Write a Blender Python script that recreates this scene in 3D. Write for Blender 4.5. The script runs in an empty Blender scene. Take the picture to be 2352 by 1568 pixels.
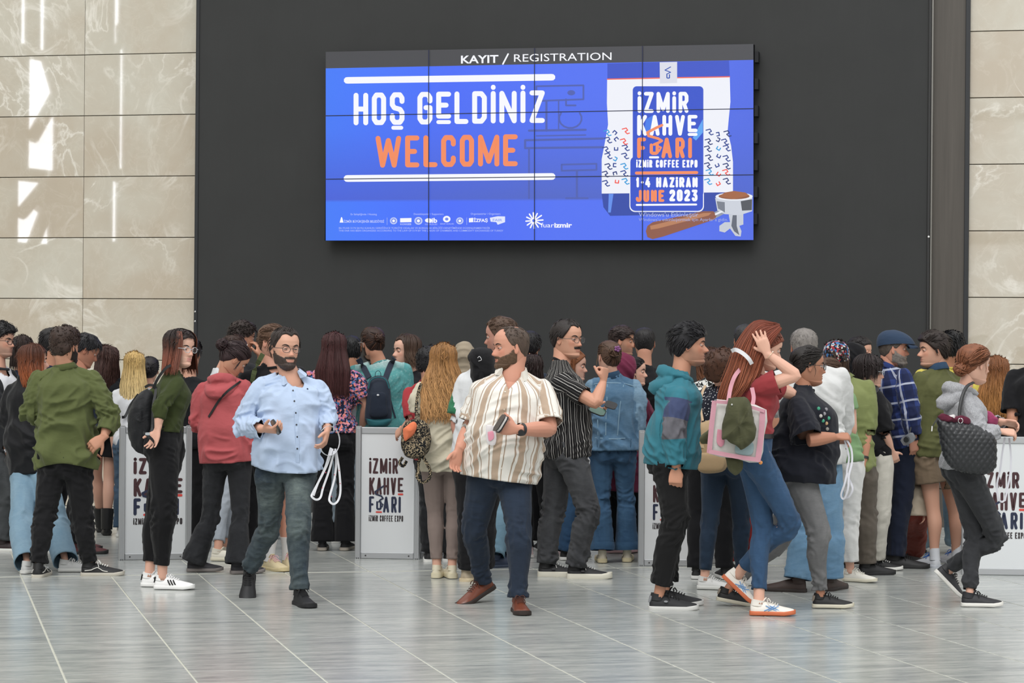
import bpy, bmesh, math, random
import numpy as np
from mathutils import Vector, Matrix
pi = math.pi
# ------------------------------------------------------------------ camera, world, light, exposure
FPX = 5553.0; CH = 1.63; HZ = 793.0; ROLL = .008            # focal length in pixels, lens height, horizon row of the 2352x1568 frame
S = bpy.context.scene; COL = S.collection
cam = bpy.data.cameras.new('camera'); camo = bpy.data.objects.new('camera', cam); COL.objects.link(camo)
cam.sensor_width = 36.0; cam.lens = FPX/2352*36.0; cam.shift_y = (HZ-784)/2352
camo.matrix_world = Matrix.Translation((0,0,CH)) @ Matrix.Rotation(-ROLL, 4, 'Y') @ Matrix.Rotation(pi/2, 4, 'X'); cam.clip_end = 200
S.camera = camo
S.view_settings.view_transform = 'Standard'; S.view_settings.look = 'None'
S.view_settings.exposure = 0.22; S.view_settings.gamma = 1.0; S.view_settings.use_curve_mapping = False
W = bpy.data.worlds.new('sky'); S.world = W; W.use_nodes = True
bg = W.node_tree.nodes['Background']; bg.inputs[0].default_value = (0.98, 0.99, 1.0, 1); bg.inputs[1].default_value = 1.2
def lamp(name, kind, loc, rot, power, size=1, sizey=None, col=(1,1,1)):
    l = bpy.data.lights.new(name, kind); o = bpy.data.objects.new(name, l); COL.objects.link(o)
    o.location = loc; o.rotation_euler = rot; l.energy = power; l.color = col
    if kind == 'AREA':
        l.shape = 'RECTANGLE'; l.size = size; l.size_y = sizey or size
    else: l.angle = size
    return o
lamp('daylight_sun', 'SUN', (0,0,10), (math.radians(38), math.radians(-14), 0), 1.3, math.radians(35), col=(1.0,.985,.96))

# ------------------------------------------------------------------ helpers
rnd = random.Random(7)
def unroll(px, py): u = px-1176; v = py-784; return u+ROLL*v, v-ROLL*u-(HZ-784)
def P(px, py, d):                              # world point seen at a photo pixel, d metres away
    u, v = unroll(px, py); return np.array([u/FPX*d, d, CH-v/FPX*d])
def gd(px, py): return FPX*CH/unroll(px, py)[1]  # distance of the floor at a photo pixel
_rt = np.random.RandomState(3).rand(65536)
def vnoise(p):
    p = np.asarray(p, float); i = np.floor(p).astype(np.int64); f = p-i; f = f*f*(3-2*f); out = 0
    for dx in (0,1):
        for dy in (0,1):
            for dz in (0,1):
                h = ((i[:,0]+dx)*73856093 ^ (i[:,1]+dy)*19349663 ^ (i[:,2]+dz)*83492791) & 0xffff
                w = (f[:,0] if dx else 1-f[:,0])*(f[:,1] if dy else 1-f[:,1])*(f[:,2] if dz else 1-f[:,2])
                out = out + w*_rt[h]
    return out
def sst(a, b, x):
    t = np.clip((np.asarray(x, float)-a)/(b-a), 0, 1); return t*t*(3-2*t)
def nrm(v):
    v = np.asarray(v, float); n = np.linalg.norm(v); return v/n if n > 1e-9 else v
def A(*a): return np.array(a, float)

class M:                                        # a bag of vertices and faces
    def __init__(s): s.v = []; s.f = []; s.n = 0; s.mi = []; s.at = []
    def add(s, v, f, mi=0, at=None):
        v = np.asarray(v, float).reshape(-1,3); s.v.append(v)
        s.f += [tuple(i+s.n for i in q) for q in f]; s.mi += [mi]*len(f)
        s.at.append(np.zeros((len(v),3)) if at is None else np.asarray(at, float).reshape(-1,3)*np.ones((len(v),1)))
        s.n += len(v); return s
    def put(s, m, mi=0, at=None): return s.add(m[0], m[1], mi, at)
    def get(s): return (np.vstack(s.v), s.f)
    def xf(s, R, t):
        s.v = [v@np.asarray(R).T + np.asarray(t) for v in s.v]; return s
def wloc(o):
    v = Vector(o.location)
    return v
def obj(name, m, mats, parent=None, smooth=True, attr=True, sharp=None):
    """link a bag (M or (v,f)) as ONE mesh object; vertices are in world space"""
    if isinstance(m, tuple): m = M().put(m)
    v = np.vstack(m.v); base = wloc(parent) if parent is not None else None
    me = bpy.data.meshes.new(name); me.from_pydata(v.tolist(), [], m.f)
    mats = mats if isinstance(mats, (list, tuple)) else [mats]
    for x in mats: me.materials.append(x)
    if len(mats) > 1: me.polygons.foreach_set('material_index', m.mi)
    me.polygons.foreach_set('use_smooth', [smooth]*len(m.f))
    if attr:
        a = me.attributes.new('gc', 'FLOAT_VECTOR', 'POINT'); a.data.foreach_set('vector', np.vstack(m.at).ravel())
    if smooth and name not in ('hair','beard','moustache','body','eye'): me.set_sharp_from_angle(angle=math.radians(sharp or 76))
    o = bpy.data.objects.new(name, me); return link2(o, parent)
ROOTS = {}
def link2(o, parent):
    COL.objects.link(o)
    if parent is not None:
        o.parent = parent
        t = ROOTS.get(parent.name, (0,0,0)); o.matrix_parent_inverse = Matrix.Translation(-Vector(t)); ROOTS[o.name] = t
        if parent.type == 'MESH': o.matrix_parent_inverse = Matrix.Identity(4)
    return o
def tag(o, label=None, cat=None, group=None, kind=None):
    if label: o['label'] = label
    if cat: o['category'] = cat
    if group: o['group'] = group
    if kind: o['kind'] = kind
    return o
def thing(name, label, cat, loc, group=None):
    o = bpy.data.objects.new(name, None); COL.objects.link(o); o.location = tuple(loc); o.empty_display_size = .2
    ROOTS[o.name] = tuple(float(c) for c in loc)
    return tag(o, label, cat, group)

def crom(K, sub):
    K = np.asarray(K, float)
    if len(K) == 2:
        t = np.linspace(0,1,sub+1)[:,None]; return K[0]*(1-t)+K[1]*t
    E = np.vstack([2*K[0]-K[1], K, 2*K[-1]-K[-2]]); out = []
    for i in range(len(K)-1):
        a,b,c,d = E[i:i+4]
        for j in range(sub):
            t = j/sub
            out.append(.5*((2*b)+(-a+c)*t+(2*a-5*b+4*c-d)*t*t+(-a+3*b-3*c+d)*t**3))
    out.append(K[-1]); return np.array(out)
def tube(path, rad, lat=None, n=12, sub=3, ex=2.0, cap=True, phase=0.0):
    """closed loft; rad rows: r | (lateral, front) | (lateral, front, back)"""
    path = np.asarray(path, float)
    R = np.array([[r,r,r] if np.isscalar(r) else ([r[0],r[1],r[1]] if len(r)==2 else list(r)) for r in rad], float)
    if sub > 1: path = crom(path, sub); R = np.maximum(crom(R, sub), 1e-4)
    k = len(path); T = np.gradient(path, axis=0)
    if lat is None:
        t0 = nrm(path[-1]-path[0]); lat = A(1,0,0) if abs(t0[0]) < .8 else A(0,1,0)
    th = np.arange(n)/n*2*pi+phase; c = np.cos(th); s = np.sin(th)
    sc = (np.abs(c)**ex+np.abs(s)**ex)**(-1/ex); c = c*sc; s = s*sc
    L = np.asarray(lat, float); V = []
    for i in range(k):
        t = nrm(T[i]); l = L if L.ndim == 1 else L[min(len(L)-1, int(round(i/(k-1)*(len(L)-1))))]
        X = nrm(l-t*np.dot(l,t)); Y = np.cross(t, X)
        V.append(path[i]+np.outer(c*R[i,0], X)+np.outer(s*np.where(s>0, R[i,1], R[i,2]), Y))
    V = np.vstack(V); F = []
    for i in range(k-1):
        for j in range(n):
            j2 = (j+1)%n; F.append((i*n+j, i*n+j2, (i+1)*n+j2, (i+1)*n+j))
    if cap:
        V = np.vstack([V, path[0], path[-1]]); a = k*n; b = a+1
        for j in range(n):
            j2 = (j+1)%n; F.append((a, j2, j)); F.append((b, (k-1)*n+j, (k-1)*n+j2))
    return V, F
def strip(path, w, nrmv, th=.003, sub=3, taper=None):
    """flat strap along a path: w wide, lying square to nrmv"""
    path = crom(np.asarray(path, float), sub) if sub > 1 else np.asarray(path, float)
    T = np.gradient(path, axis=0); V = []; k = len(path)
    N = np.asarray(nrmv, float)
    for i in range(k):
        n_ = N if N.ndim == 1 else N[min(len(N)-1, int(round(i/(k-1)*(len(N)-1))))]
        t = nrm(T[i]); X = nrm(np.cross(t, n_)); n2 = np.cross(X, t); ww = w*(taper[0]*(1-i/(k-1))+taper[1]*i/(k-1) if taper else 1)/2
        for a,b in ((-1,-1),(1,-1),(1,1),(-1,1)): V.append(path[i]+X*a*ww+n2*b*th/2)
    F = []
    for i in range(k-1):
        for j in range(4): j2=(j+1)%4; F.append((i*4+j, i*4+j2, i*4+4+j2, i*4+4+j))
    F += [(3,2,1,0), tuple(range(k*4-4,k*4))]
    return np.array(V), F
def ball(c, r, n=10, m=7, R=None):
    r = np.array([r,r,r] if np.isscalar(r) else r, float); V = [[0,0,1.0]]; F = []
    for i in range(1,m):
        a = pi*i/m
        for j in range(n): b = 2*pi*j/n; V.append([math.sin(a)*math.cos(b), math.sin(a)*math.sin(b), math.cos(a)])
    V.append([0,0,-1.0])
    for j in range(n): F.append((0,1+j,1+(j+1)%n)); e=1+(m-2)*n; F.append((len(V)-1, e+(j+1)%n, e+j))
    for i in range(m-2):
        for j in range(n): a=1+i*n+j; b=1+i*n+(j+1)%n; F.append((a,a+n,b+n,b))
    V = np.array(V)*r
    if R is not None: V = V@np.asarray(R).T
    return V+np.asarray(c), F
def box(x0,x1,y0,y1,z0,z1):
    V = [(x,y,z) for z in (z0,z1) for y in (y0,y1) for x in (x0,x1)]
    return np.array(V,float), [(0,2,3,1),(4,5,7,6),(0,1,5,4),(2,6,7,3),(0,4,6,2),(1,3,7,5)]
def bevbox(x0,x1,y0,y1,z0,z1,b=.004):
    """box whose front (-y) face is chamfered"""
    V = [(x0,y1,z0),(x1,y1,z0),(x1,y1,z1),(x0,y1,z1),(x0,y0+b,z0),(x1,y0+b,z0),(x1,y0+b,z1),(x0,y0+b,z1),
         (x0+b,y0,z0+b),(x1-b,y0,z0+b),(x1-b,y0,z1-b),(x0+b,y0,z1-b)]
    return np.array(V,float), [(0,3,2,1),(0,1,5,4),(1,2,6,5),(2,3,7,6),(3,0,4,7),(4,5,9,8),(5,6,10,9),(6,7,11,10),(7,4,8,11),(8,9,10,11)]

# ------------------------------------------------------------------ voxel union + smoothing (makes one skin out of overlapping lofts)
def remesh(m, vox, smooth=4):
    v, f = m.get() if isinstance(m, M) else m
    me = bpy.data.meshes.new('t'); me.from_pydata(v.tolist(), [], f)
    o = bpy.data.objects.new('t', me); COL.objects.link(o)
    r = o.modifiers.new('r','REMESH'); r.mode = 'VOXEL'; r.voxel_size = vox
    if smooth: q = o.modifiers.new('s','SMOOTH'); q.factor = .5; q.iterations = smooth
    dg = bpy.context.evaluated_depsgraph_get(); e = o.evaluated_get(dg); me2 = e.to_mesh()
    n = len(me2.vertices); V = np.empty(n*3); me2.vertices.foreach_get('co', V)
    L = np.empty(len(me2.loops), np.int64); me2.loops.foreach_get('vertex_index', L)
    V = V.reshape(-1,3); F = L.reshape(-1,4); e.to_mesh_clear()
    bpy.data.objects.remove(o); bpy.data.meshes.remove(me)
    return V, F
def vnormals(V, F):
    n = np.cross(V[F[:,2]]-V[F[:,0]], V[F[:,3]]-V[F[:,1]]); N = np.zeros_like(V)
    for k in range(4): np.add.at(N, F[:,k], n)
    return N/np.maximum(np.linalg.norm(N, axis=1), 1e-12)[:,None]
def vsmooth(F, x, it=3):
    n = len(x); c = np.zeros(n)
    for k in range(4): np.add.at(c, F[:,k], 1)
    x = x.astype(float)
    for _ in range(it):
        f = x[F].mean(1); y = np.zeros(n)
        for k in range(4): np.add.at(y, F[:,k], f)
        x = y/np.maximum(c,1)
    return x
def qmesh(name, V, F, mats, parent, at=None, mi=None):
    me = bpy.data.meshes.new(name); me.vertices.add(len(V)); me.vertices.foreach_set('co', V.ravel())
    me.loops.add(F.size); me.loops.foreach_set('vertex_index', F.ravel().astype(np.int32))
    me.polygons.add(len(F)); me.polygons.foreach_set('loop_start', np.arange(0, F.size, 4, dtype=np.int32))
    me.polygons.foreach_set('use_smooth', np.ones(len(F), bool))
    for x in (mats if isinstance(mats,(list,tuple)) else [mats]): me.materials.append(x)
    if mi is not None: me.polygons.foreach_set('material_index', mi.astype(np.int32))
    if at is not None:
        for k, a in at.items():
            q = me.attributes.new(k,'FLOAT_VECTOR','POINT'); q.data.foreach_set('vector', a.ravel())
    me.update(); me.validate()
    o = bpy.data.objects.new(name, me); return link2(o, parent)
def segdist(V, a, b):
    ab = b-a; t = np.clip((V-a)@ab/np.dot(ab,ab), 0, 1); return np.linalg.norm(V-(a+t[:,None]*ab), axis=1), t
def cutmesh(V, F, cuts, at, lip=.006):
    """cuts: list of (signed distance per vertex (>0 keep), direction towards the keep side). Clean edge + inner lip"""
    if not cuts: return V, F, at
    D = np.array([c[0] for c in cuts]); G = np.array([np.broadcast_to(np.asarray(c[1],float), V.shape) for c in cuts])
    dmin = D.min(0); which = D.argmin(0)
    F = F[(dmin[F] >= 0).all(1)]
    E = np.vstack([F[:,[0,1]],F[:,[1,2]],F[:,[2,3]],F[:,[3,0]]]); key = np.sort(E,1); kk = key[:,0]*(len(V)+1)+key[:,1]
    u, inv, cnt = np.unique(kk, return_inverse=True, return_counts=True); be = E[cnt[inv]==1]
    N = vnormals(V, F); bv = np.unique(be)
    dd = np.minimum(dmin[bv], .03); V = V.copy(); V[bv] -= G[which[bv],bv]*dd[:,None]
    new = {}; nv = V[bv]-N[bv]*lip; base = len(V)
    mp = np.full(len(V), -1); mp[bv] = base+np.arange(len(bv))
    V2 = np.vstack([V, nv]); F2 = np.vstack([F, np.stack([be[:,1], be[:,0], mp[be[:,0]], mp[be[:,1]]],1)])
    at = {k: np.vstack([a, a[bv]]) for k,a in at.items()}
    used = np.unique(F2); re = np.full(len(V2), -1); re[used] = np.arange(len(used))
    return V2[used], re[F2], {k:a[used] for k,a in at.items()}
# ------------------------------------------------------------------ materials
MC = {}
class NT:
    def __init__(s, name):
        s.m = bpy.data.materials.new(name); s.m.use_nodes = True; s.t = s.m.node_tree; s.b = s.t.nodes['Principled BSDF']
    def n(s, typ, **kw):
        x = s.t.nodes.new(typ)
        for k, v in kw.items():
            if k.startswith('i_'): x.inputs[k[2:].replace('_',' ')].default_value = v
            else: setattr(x, k, v)
        return x
    def l(s, a, b): s.t.links.new(a, b)
    def setb(s, **kw):
        for k, v in kw.items():
            i = s.b.inputs[k.replace('_',' ')]
            if hasattr(v, 'links') or isinstance(v, bpy.types.NodeSocket): s.l(v, i)
            else: i.default_value = v
    def attr(s, name='gc'):
        a = s.n('ShaderNodeAttribute', attribute_name=name); return a.outputs['Vector']
    def sep(s, v):
        x = s.n('ShaderNodeSeparateXYZ'); s.l(v, x.inputs[0]); return x.outputs
    def comb(s, x, y, z=0.0):
        c = s.n('ShaderNodeCombineXYZ')
        for i, q in enumerate((x,y,z)):
            if isinstance(q,(int,float)): c.inputs[i].default_value = q
            else: s.l(q, c.inputs[i])
        return c.outputs[0]
    def math(s, op, a, b=0.0, c=None):
        x = s.n('ShaderNodeMath', operation=op)
        for i, q in enumerate((a,b) if c is None else (a,b,c)):
            if isinstance(q,(int,float)): x.inputs[i].default_value = q
            else: s.l(q, x.inputs[i])
        return x.outputs[0]
    def mix(s, f, a, b):
        x = s.n('ShaderNodeMix', data_type='RGBA'); x.clamp_factor = True
        for i, q in ((0,f),(6,a),(7,b)):
            if isinstance(q,(int,float)): x.inputs[i].default_value = q
            elif isinstance(q, tuple): x.inputs[i].default_value = (*q[:3],1)
            else: s.l(q, x.inputs[i])
        return x.outputs[2]
    def noise(s, vec=None, scale=5, detail=3, rough=.5, dist=0.0):
        x = s.n('ShaderNodeTexNoise', i_Scale=scale, i_Detail=detail, i_Roughness=rough, i_Distortion=dist)
        if vec is not None: s.l(vec, x.inputs['Vector'])
        return x.outputs[0]
    def coord(s, k='Object', scale=(1,1,1), rot=(0,0,0)):
        c = s.n('ShaderNodeTexCoord'); m = s.n('ShaderNodeMapping'); s.l(c.outputs[k], m.inputs[0])
        m.inputs['Scale'].default_value = scale; m.inputs['Rotation'].default_value = rot; return m.outputs[0]
    def ramp(s, f, stops):
        r = s.n('ShaderNodeValToRGB'); s.l(f, r.inputs[0]); e = r.color_ramp.elements
        while len(e) < len(stops): e.new(.5)
        for i,(p,c) in enumerate(stops): e[i].position = p; e[i].color = (*c[:3],1) if isinstance(c,tuple) else (c,c,c,1)
        return r.outputs[0]
    def band(s, x, lo, hi):                      # 1 between lo and hi
        a = s.math('GREATER_THAN', x, lo); b = s.math('LESS_THAN', x, hi); return s.math('MULTIPLY', a, b)
    def bump(s, h, strength=.3, dist=.01, nrm_=None):
        x = s.n('ShaderNodeBump', i_Strength=strength, i_Distance=dist); s.l(h, x.inputs['Height'])
        if nrm_ is not None: s.l(nrm_, x.inputs['Normal'])
        s.l(x.outputs[0], s.b.inputs['Normal']); return x.outputs[0]
def srgb(h):
    if isinstance(h, str):
        h = h.lstrip('#'); c = [int(h[i:i+2],16)/255 for i in (0,2,4)]
    else: c = h
    return tuple((x/12.92 if x <= .04045 else ((x+.055)/1.055)**2.4) for x in c)
def cached(f):
    def g(*a, **k):
        key = (f.__name__, a, tuple(sorted(k.items())))
        if key not in MC: MC[key] = f(*a, **k)
        return MC[key]
    return g
@cached
def plain(name, h, rough=.6, metal=0.0, spec=.5, emis=0.0, alpha=1.0):
    m = NT(name); c = srgb(h); m.setb(Base_Color=(*c,1), Roughness=rough, Metallic=metal)
    m.b.inputs['Specular IOR Level'].default_value = spec
    if emis: m.setb(Emission_Color=(*c,1), Emission_Strength=emis)
    if alpha < 1: m.setb(Alpha=alpha)
    return m.m
def fabbase(m, col, bs=70, bstr=.25, rough=.85, fold=.35):
    """cloth: the colour socket, weave bump, soft crease bump"""
    co = m.coord('Object'); w = m.noise(co, 900, 2); f = m.noise(m.coord('Object', (7,7,12), (.3,.25,0)), 1.1, 3, .5, .5)
    h = m.math('ADD', m.math('MULTIPLY', w, .10), m.math('MULTIPLY', f, fold*2.0)); m.bump(h, .55, .014)
    v = m.noise(co, 6, 4); cc = m.n('ShaderNodeHueSaturation', i_Saturation=.93); m.l(m.math('ADD', m.math('MULTIPLY', v, .22), .84), cc.inputs['Value'])
    if isinstance(col, tuple): cc.inputs['Color'].default_value = (*col,1)
    else: m.l(col, cc.inputs['Color'])
    m.setb(Base_Color=cc.outputs[0], Roughness=rough); m.b.inputs['Specular IOR Level'].default_value = .18
    m.b.inputs['Sheen Weight'].default_value = .08
@cached
def cloth(h, name='cloth', rough=.88, fold=.35):
    m = NT(name); fabbase(m, srgb(h), rough=rough, fold=fold); return m.m
@cached
def denim(h, fade='', name='denim', amt=.55):
    m = NT(name); c = srgb(h); f = srgb(fade) if fade else tuple(min(1,x*1.7+.03) for x in c)
    g = m.sep(m.attr('gc')); co = m.coord('Object')
    n1 = m.noise(m.coord('Object',(3,3,1.3)), 2.2, 4, .6); n2 = m.noise(m.coord('Object',(14,14,46)), 2.0, 4, .65, .5)
    w = m.noise(co, 420, 2)
    fac = m.math('ADD', m.math('MULTIPLY', n1, .9), m.math('MULTIPLY', n2, .40)); fac = m.math('SUBTRACT', fac, .58)
    fac = m.math('MULTIPLY', m.math('ADD', fac, m.math('MULTIPLY', w, .15)), amt*1.7)
    z = g[2]                                      # painted wear: thigh fronts and knees
    fac = m.math('ADD', fac, m.math('MULTIPLY', m.math('MULTIPLY', z, m.math('ADD', m.math('MULTIPLY', n2, 1.2), .3)), amt*1.0))
    col = m.mix(fac, c, f); fabbase(m, col, rough=.85, fold=.45); return m.m
@cached
def skin(h='c89878', lip='a8655e', stub='6a5a52', sd=0.0):
    m = NT('skin'); c = srgb(h); a = m.attr('gc'); g = m.sep(a)
    n = m.noise(m.coord('Object'), 28, 3); n2 = m.noise(m.coord('Object'), 9, 3)
    red = tuple(x*y for x,y in zip(c,(1.03,.84,.78)))
    col = m.mix(m.math('MULTIPLY', n2, .55), c, red)
    col = m.mix(m.math('MULTIPLY', g[0], .65), col, srgb(lip))
    st = m.math('MULTIPLY', g[1], m.math('ADD', m.math('MULTIPLY', n, .35), .45)); col = m.mix(st, col, srgb(stub))
    col = m.mix(m.math('MULTIPLY', g[2], .55), col, tuple(x*y for x,y in zip(c,(1.0,.55,.48))))
    m.setb(Base_Color=col, Roughness=.52); m.b.inputs['Subsurface Weight'].default_value = .0
    m.b.inputs['Subsurface Radius'].default_value = (.012,.005,.003); m.b.inputs['Subsurface Scale'].default_value = 1.0
    m.b.inputs['Specular IOR Level'].default_value = .35
    m.bump(m.noise(m.coord('Object'), 220, 2), .12, .002); return m.m
@cached
def hairm(h, tip='', spread=.5):
    m = NT('hair'); c = srgb(h); t = srgb(tip) if tip else c; g = m.sep(m.attr('gc'))
    k = sum(c)/3
    dark = tuple(x*.45 for x in c); lite = tuple(min(1,x*1.75+.012) for x in c)
    if tip:
        b = m.mix(m.ramp(g[1], [(.18,0.0),(.75,1.0)]), c, t)
        dk = m.mix(1.0, b, b); hs = m.n('ShaderNodeHueSaturation'); m.l(b, hs.inputs['Color']); m.l(m.math('ADD', m.math('MULTIPLY', g[0], 1.1*spread+.2), 1-.6*spread), hs.inputs['Value']); col = hs.outputs[0]
    else: col = m.mix(g[0], m.mix(spread, c, dark), m.mix(spread, c, lite))
    n = m.noise(m.coord('Object',(1,1,.25)), 260, 3, .6)
    hs2 = m.n('ShaderNodeHueSaturation'); m.l(col, hs2.inputs['Color']); m.l(m.math('ADD', m.math('MULTIPLY', n, .9), .55), hs2.inputs['Value'])
    m.setb(Base_Color=hs2.outputs[0], Roughness=.48); m.b.inputs['Specular IOR Level'].default_value = .35
    m.bump(n, .6, .004); return m.m
def pattern(fn):
    def g(*a):
        key = (fn.__name__, a)
        if key not in MC:
            m = NT(fn.__name__); col = fn(m, *a); fabbase(m, col); MC[key] = m.m
        return MC[key]
    return g
def stripes(m, u, seq, base):
    """seq: (period, [(lo,hi,colour)...]) in metres"""
    per, bands = seq; f = m.math('MODULO', m.math('ADD', u, 20*per), per); col = srgb(base)
    for lo,hi,c in bands: col = m.mix(m.band(f, lo, hi), col, srgb(c))
    return col
@pattern
def beige_stripe(m):
    g = m.sep(m.attr('gc')); w = m.math('MULTIPLY', m.noise(m.attr('gc'), 9, 2), .012)
    return stripes(m, m.math('ADD', g[0], w), (.092, [(.0,.030,'b7a08a'),(.040,.045,'a9937f'),(.078,.082,'a9937f')]), 'e6e2da')
@pattern
def black_stripe(m):
    g = m.sep(m.attr('gc')); w = m.math('MULTIPLY', m.noise(m.attr('gc'), 14, 2), .010)
    return stripes(m, m.math('ADD', g[0], w), (.056, [(.0,.0045,'b9b6b2'),(.018,.0205,'5a5855'),(.036,.040,'a8a5a0')]), '171618')
@pattern
def plaid(m):
    g = m.sep(m.attr('gc')); c = srgb('20346f'); u,v = g[0],g[1]
    def bd(x, per, lo, hi): return m.band(m.math('MODULO', m.math('ADD', x, 40*per), per), lo, hi)
    col = m.mix(m.math('MULTIPLY', bd(u,.125,.0,.055), .75), c, srgb('141c3c')); col = m.mix(m.math('MULTIPLY', bd(v,.125,.0,.055), .6), col, srgb('141c3c'))
    for x in (u,v):
        col = m.mix(m.math('MULTIPLY', bd(x,.125,.068,.082), .62), col, srgb('d4d8e4'))
        col = m.mix(m.math('MULTIPLY', bd(x,.125,.073,.077), .5), col, srgb('6f86bb'))
    return col
@pattern
def floral(m):
    co = m.coord('Object'); d = m.noise(co, 30, 2); 
    v = m.n('ShaderNodeTexVoronoi', i_Scale=74.0); m.l(co, v.inputs['Vector']); s = m.sep(v.outputs['Color'])
    col = m.ramp(s[0], [(0,srgb('222a45')),(.30,srgb('3a6ea8')),(.46,srgb('d98a92')),(.62,srgb('b06a9a')),(.8,srgb('e07a62')),(1,srgb('cfa7b8'))])
    m.t.nodes[-1].color_ramp.interpolation = 'CONSTANT'
    return m.mix(m.math('GREATER_THAN', d, .60), col, srgb('1d2440'))
@pattern
def polka(m):
    g = m.attr('gc'); v = m.n('ShaderNodeTexVoronoi', i_Scale=40.0, i_Randomness=.8); m.l(g, v.inputs['Vector']); v.voronoi_dimensions = '2D'
    return m.mix(m.math('LESS_THAN', v.outputs['Distance'], .15), srgb('20222e'), srgb('d8d8dc'))
@pattern
def tiedye(m, a, b, lo, hi):
    g = m.sep(m.attr('gc')); n = m.noise(m.coord('Object'), 7, 3)
    f = m.math('ADD', g[1], m.math('MULTIPLY', m.math('SUBTRACT', n, .5), .08)); mr = m.n('ShaderNodeMapRange'); m.l(f, mr.inputs[0])
    mr.inputs[1].default_value = lo; mr.inputs[2].default_value = hi
    sp = m.noise(m.coord('Object'), 60, 4, .7)
    return m.mix(m.math('ADD', mr.outputs[0], m.math('MULTIPLY', m.math('GREATER_THAN', sp, .56), .15)), srgb(a), srgb(b))
@pattern
def leafprint(m):
    n = m.noise(m.coord('Object'), 34, 2, .5, 1.5); return m.mix(m.math('GREATER_THAN', n, .5), srgb('dcdcd8'), srgb('26282a'))
@pattern
def bagprint(m):
    n = m.noise(m.coord('Object'), 42, 2, .5, 1.2); return m.mix(m.band(n, .50,.56), srgb('1c1c1c'), srgb('b9a583'))
@pattern
def capprint(m):
    co = m.coord('Object'); v = m.n('ShaderNodeTexVoronoi', i_Scale=70.0); m.l(co, v.inputs['Vector']); s = m.sep(v.outputs['Color'])
    r = m.ramp(s[0], [(0,srgb('181a20')),(.35,srgb('9a2233')),(.55,srgb('2f6da8')),(.75,srgb('c9c4bb')),(.9,srgb('181a20'))]); m.t.nodes[-1].color_ramp.interpolation='CONSTANT'
    g = m.sep(m.attr('gc')); return m.mix(g[0], srgb('17191f'), r)
@pattern
def heather(m, a, b):
    n = m.noise(m.coord('Object',(1,1,1)), 160, 3, .7); return m.mix(m.ramp(n,[(.35,0.0),(.65,1.0)]), srgb(a), srgb(b))
@pattern
def blocksleeve(m, a, b, c):
    """hoodie with two colour blocks on the upper sleeve: gc.z is 1..2 on arms, gc.y metres below the shoulder"""
    g = m.sep(m.attr('gc')); arm = m.math('GREATER_THAN', g[2], .9)
    col = m.mix(m.math('MULTIPLY', arm, m.band(g[1], .02,.145)), srgb(a), srgb(b))
    return m.mix(m.math('MULTIPLY', arm, m.band(g[1], .145,.265)), col, srgb(c))
@pattern
def raglan(m, a, b):
    g = m.sep(m.attr('gc')); arm = m.math('GREATER_THAN', g[2], .9); return m.mix(m.math('MULTIPLY', arm, m.math('GREATER_THAN', g[1], .10)), srgb(a), srgb(b))
@pattern
def openfront(m, a, b, w):
    """open shirt a over tee b: lc.x lateral, lc.y forward"""
    g = m.sep(m.attr('lc')); g2 = m.sep(m.attr('gc'))
    f = m.math('MULTIPLY', m.math('LESS_THAN', m.math('ABSOLUTE', g[0]), w), m.math('GREATER_THAN', g[1], 0.0))
    return m.mix(m.math('MULTIPLY', f, m.math('LESS_THAN', g2[2], .5)), srgb(a), srgb(b))
# ------------------------------------------------------------------ heads
HZL = [-.118,-.112,-.100,-.085,-.065,-.045,-.020,.005,.030,.055,.080,.100,.114,.122]
HWM = [.004,.022,.041,.053,.061,.066,.071,.0745,.0765,.0765,.071,.057,.035,.002]
HWF = [.004,.018,.034,.046,.055,.062,.068,.0725,.075,.075,.070,.056,.035,.002]
HYF = [.046,.068,.085,.090,.0885,.088,.0865,.085,.090,.091,.081,.060,.033,.004]
HYB = [.034,.006,-.024,-.047,-.064,-.079,-.091,-.098,-.102,-.102,-.095,-.076,-.049,-.006]
def hprof(fem):
    zz = np.linspace(-.118,.122,481); o = []
    for t in (HWF if fem else HWM, HYF, HYB):
        y = np.interp(zz, HZL, t); k = np.ones(25)/25; yp = np.concatenate([np.full(12,y[0]), y, np.full(12,y[-1])]); ys = np.convolve(yp,k,'valid')
        w = sst(-.118,-.108,zz)*(1-sst(.112,.120,zz)); o.append(ys*w+y*(1-w))
    return zz, o
HP = [hprof(0), hprof(1)]
def hsurf(th, z, fem=0):
    """skull surface: th 0 = front, + towards the person's right"""
    zz,(w,f,b) = HP[fem]; W_ = np.interp(z,zz,w); F_ = np.interp(z,zz,f); B_ = np.interp(z,zz,b)
    s = np.sin(th); c = np.cos(th); n = 2.25; k = (np.abs(s)**n+np.abs(c)**n)**(-1/n); s = s*k; c = c*k
    yc = np.minimum(-.012, (F_+B_)/2+.0) + 0*z; yc = np.where(z<-.085, (F_+B_)/2, yc)
    return np.stack([W_*s, np.where(c>0, yc+(F_-yc)*c, yc+(yc-B_)*c), z+0*th], -1)
def gs(x, s): return np.exp(-.5*(x/s)**2)
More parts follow.
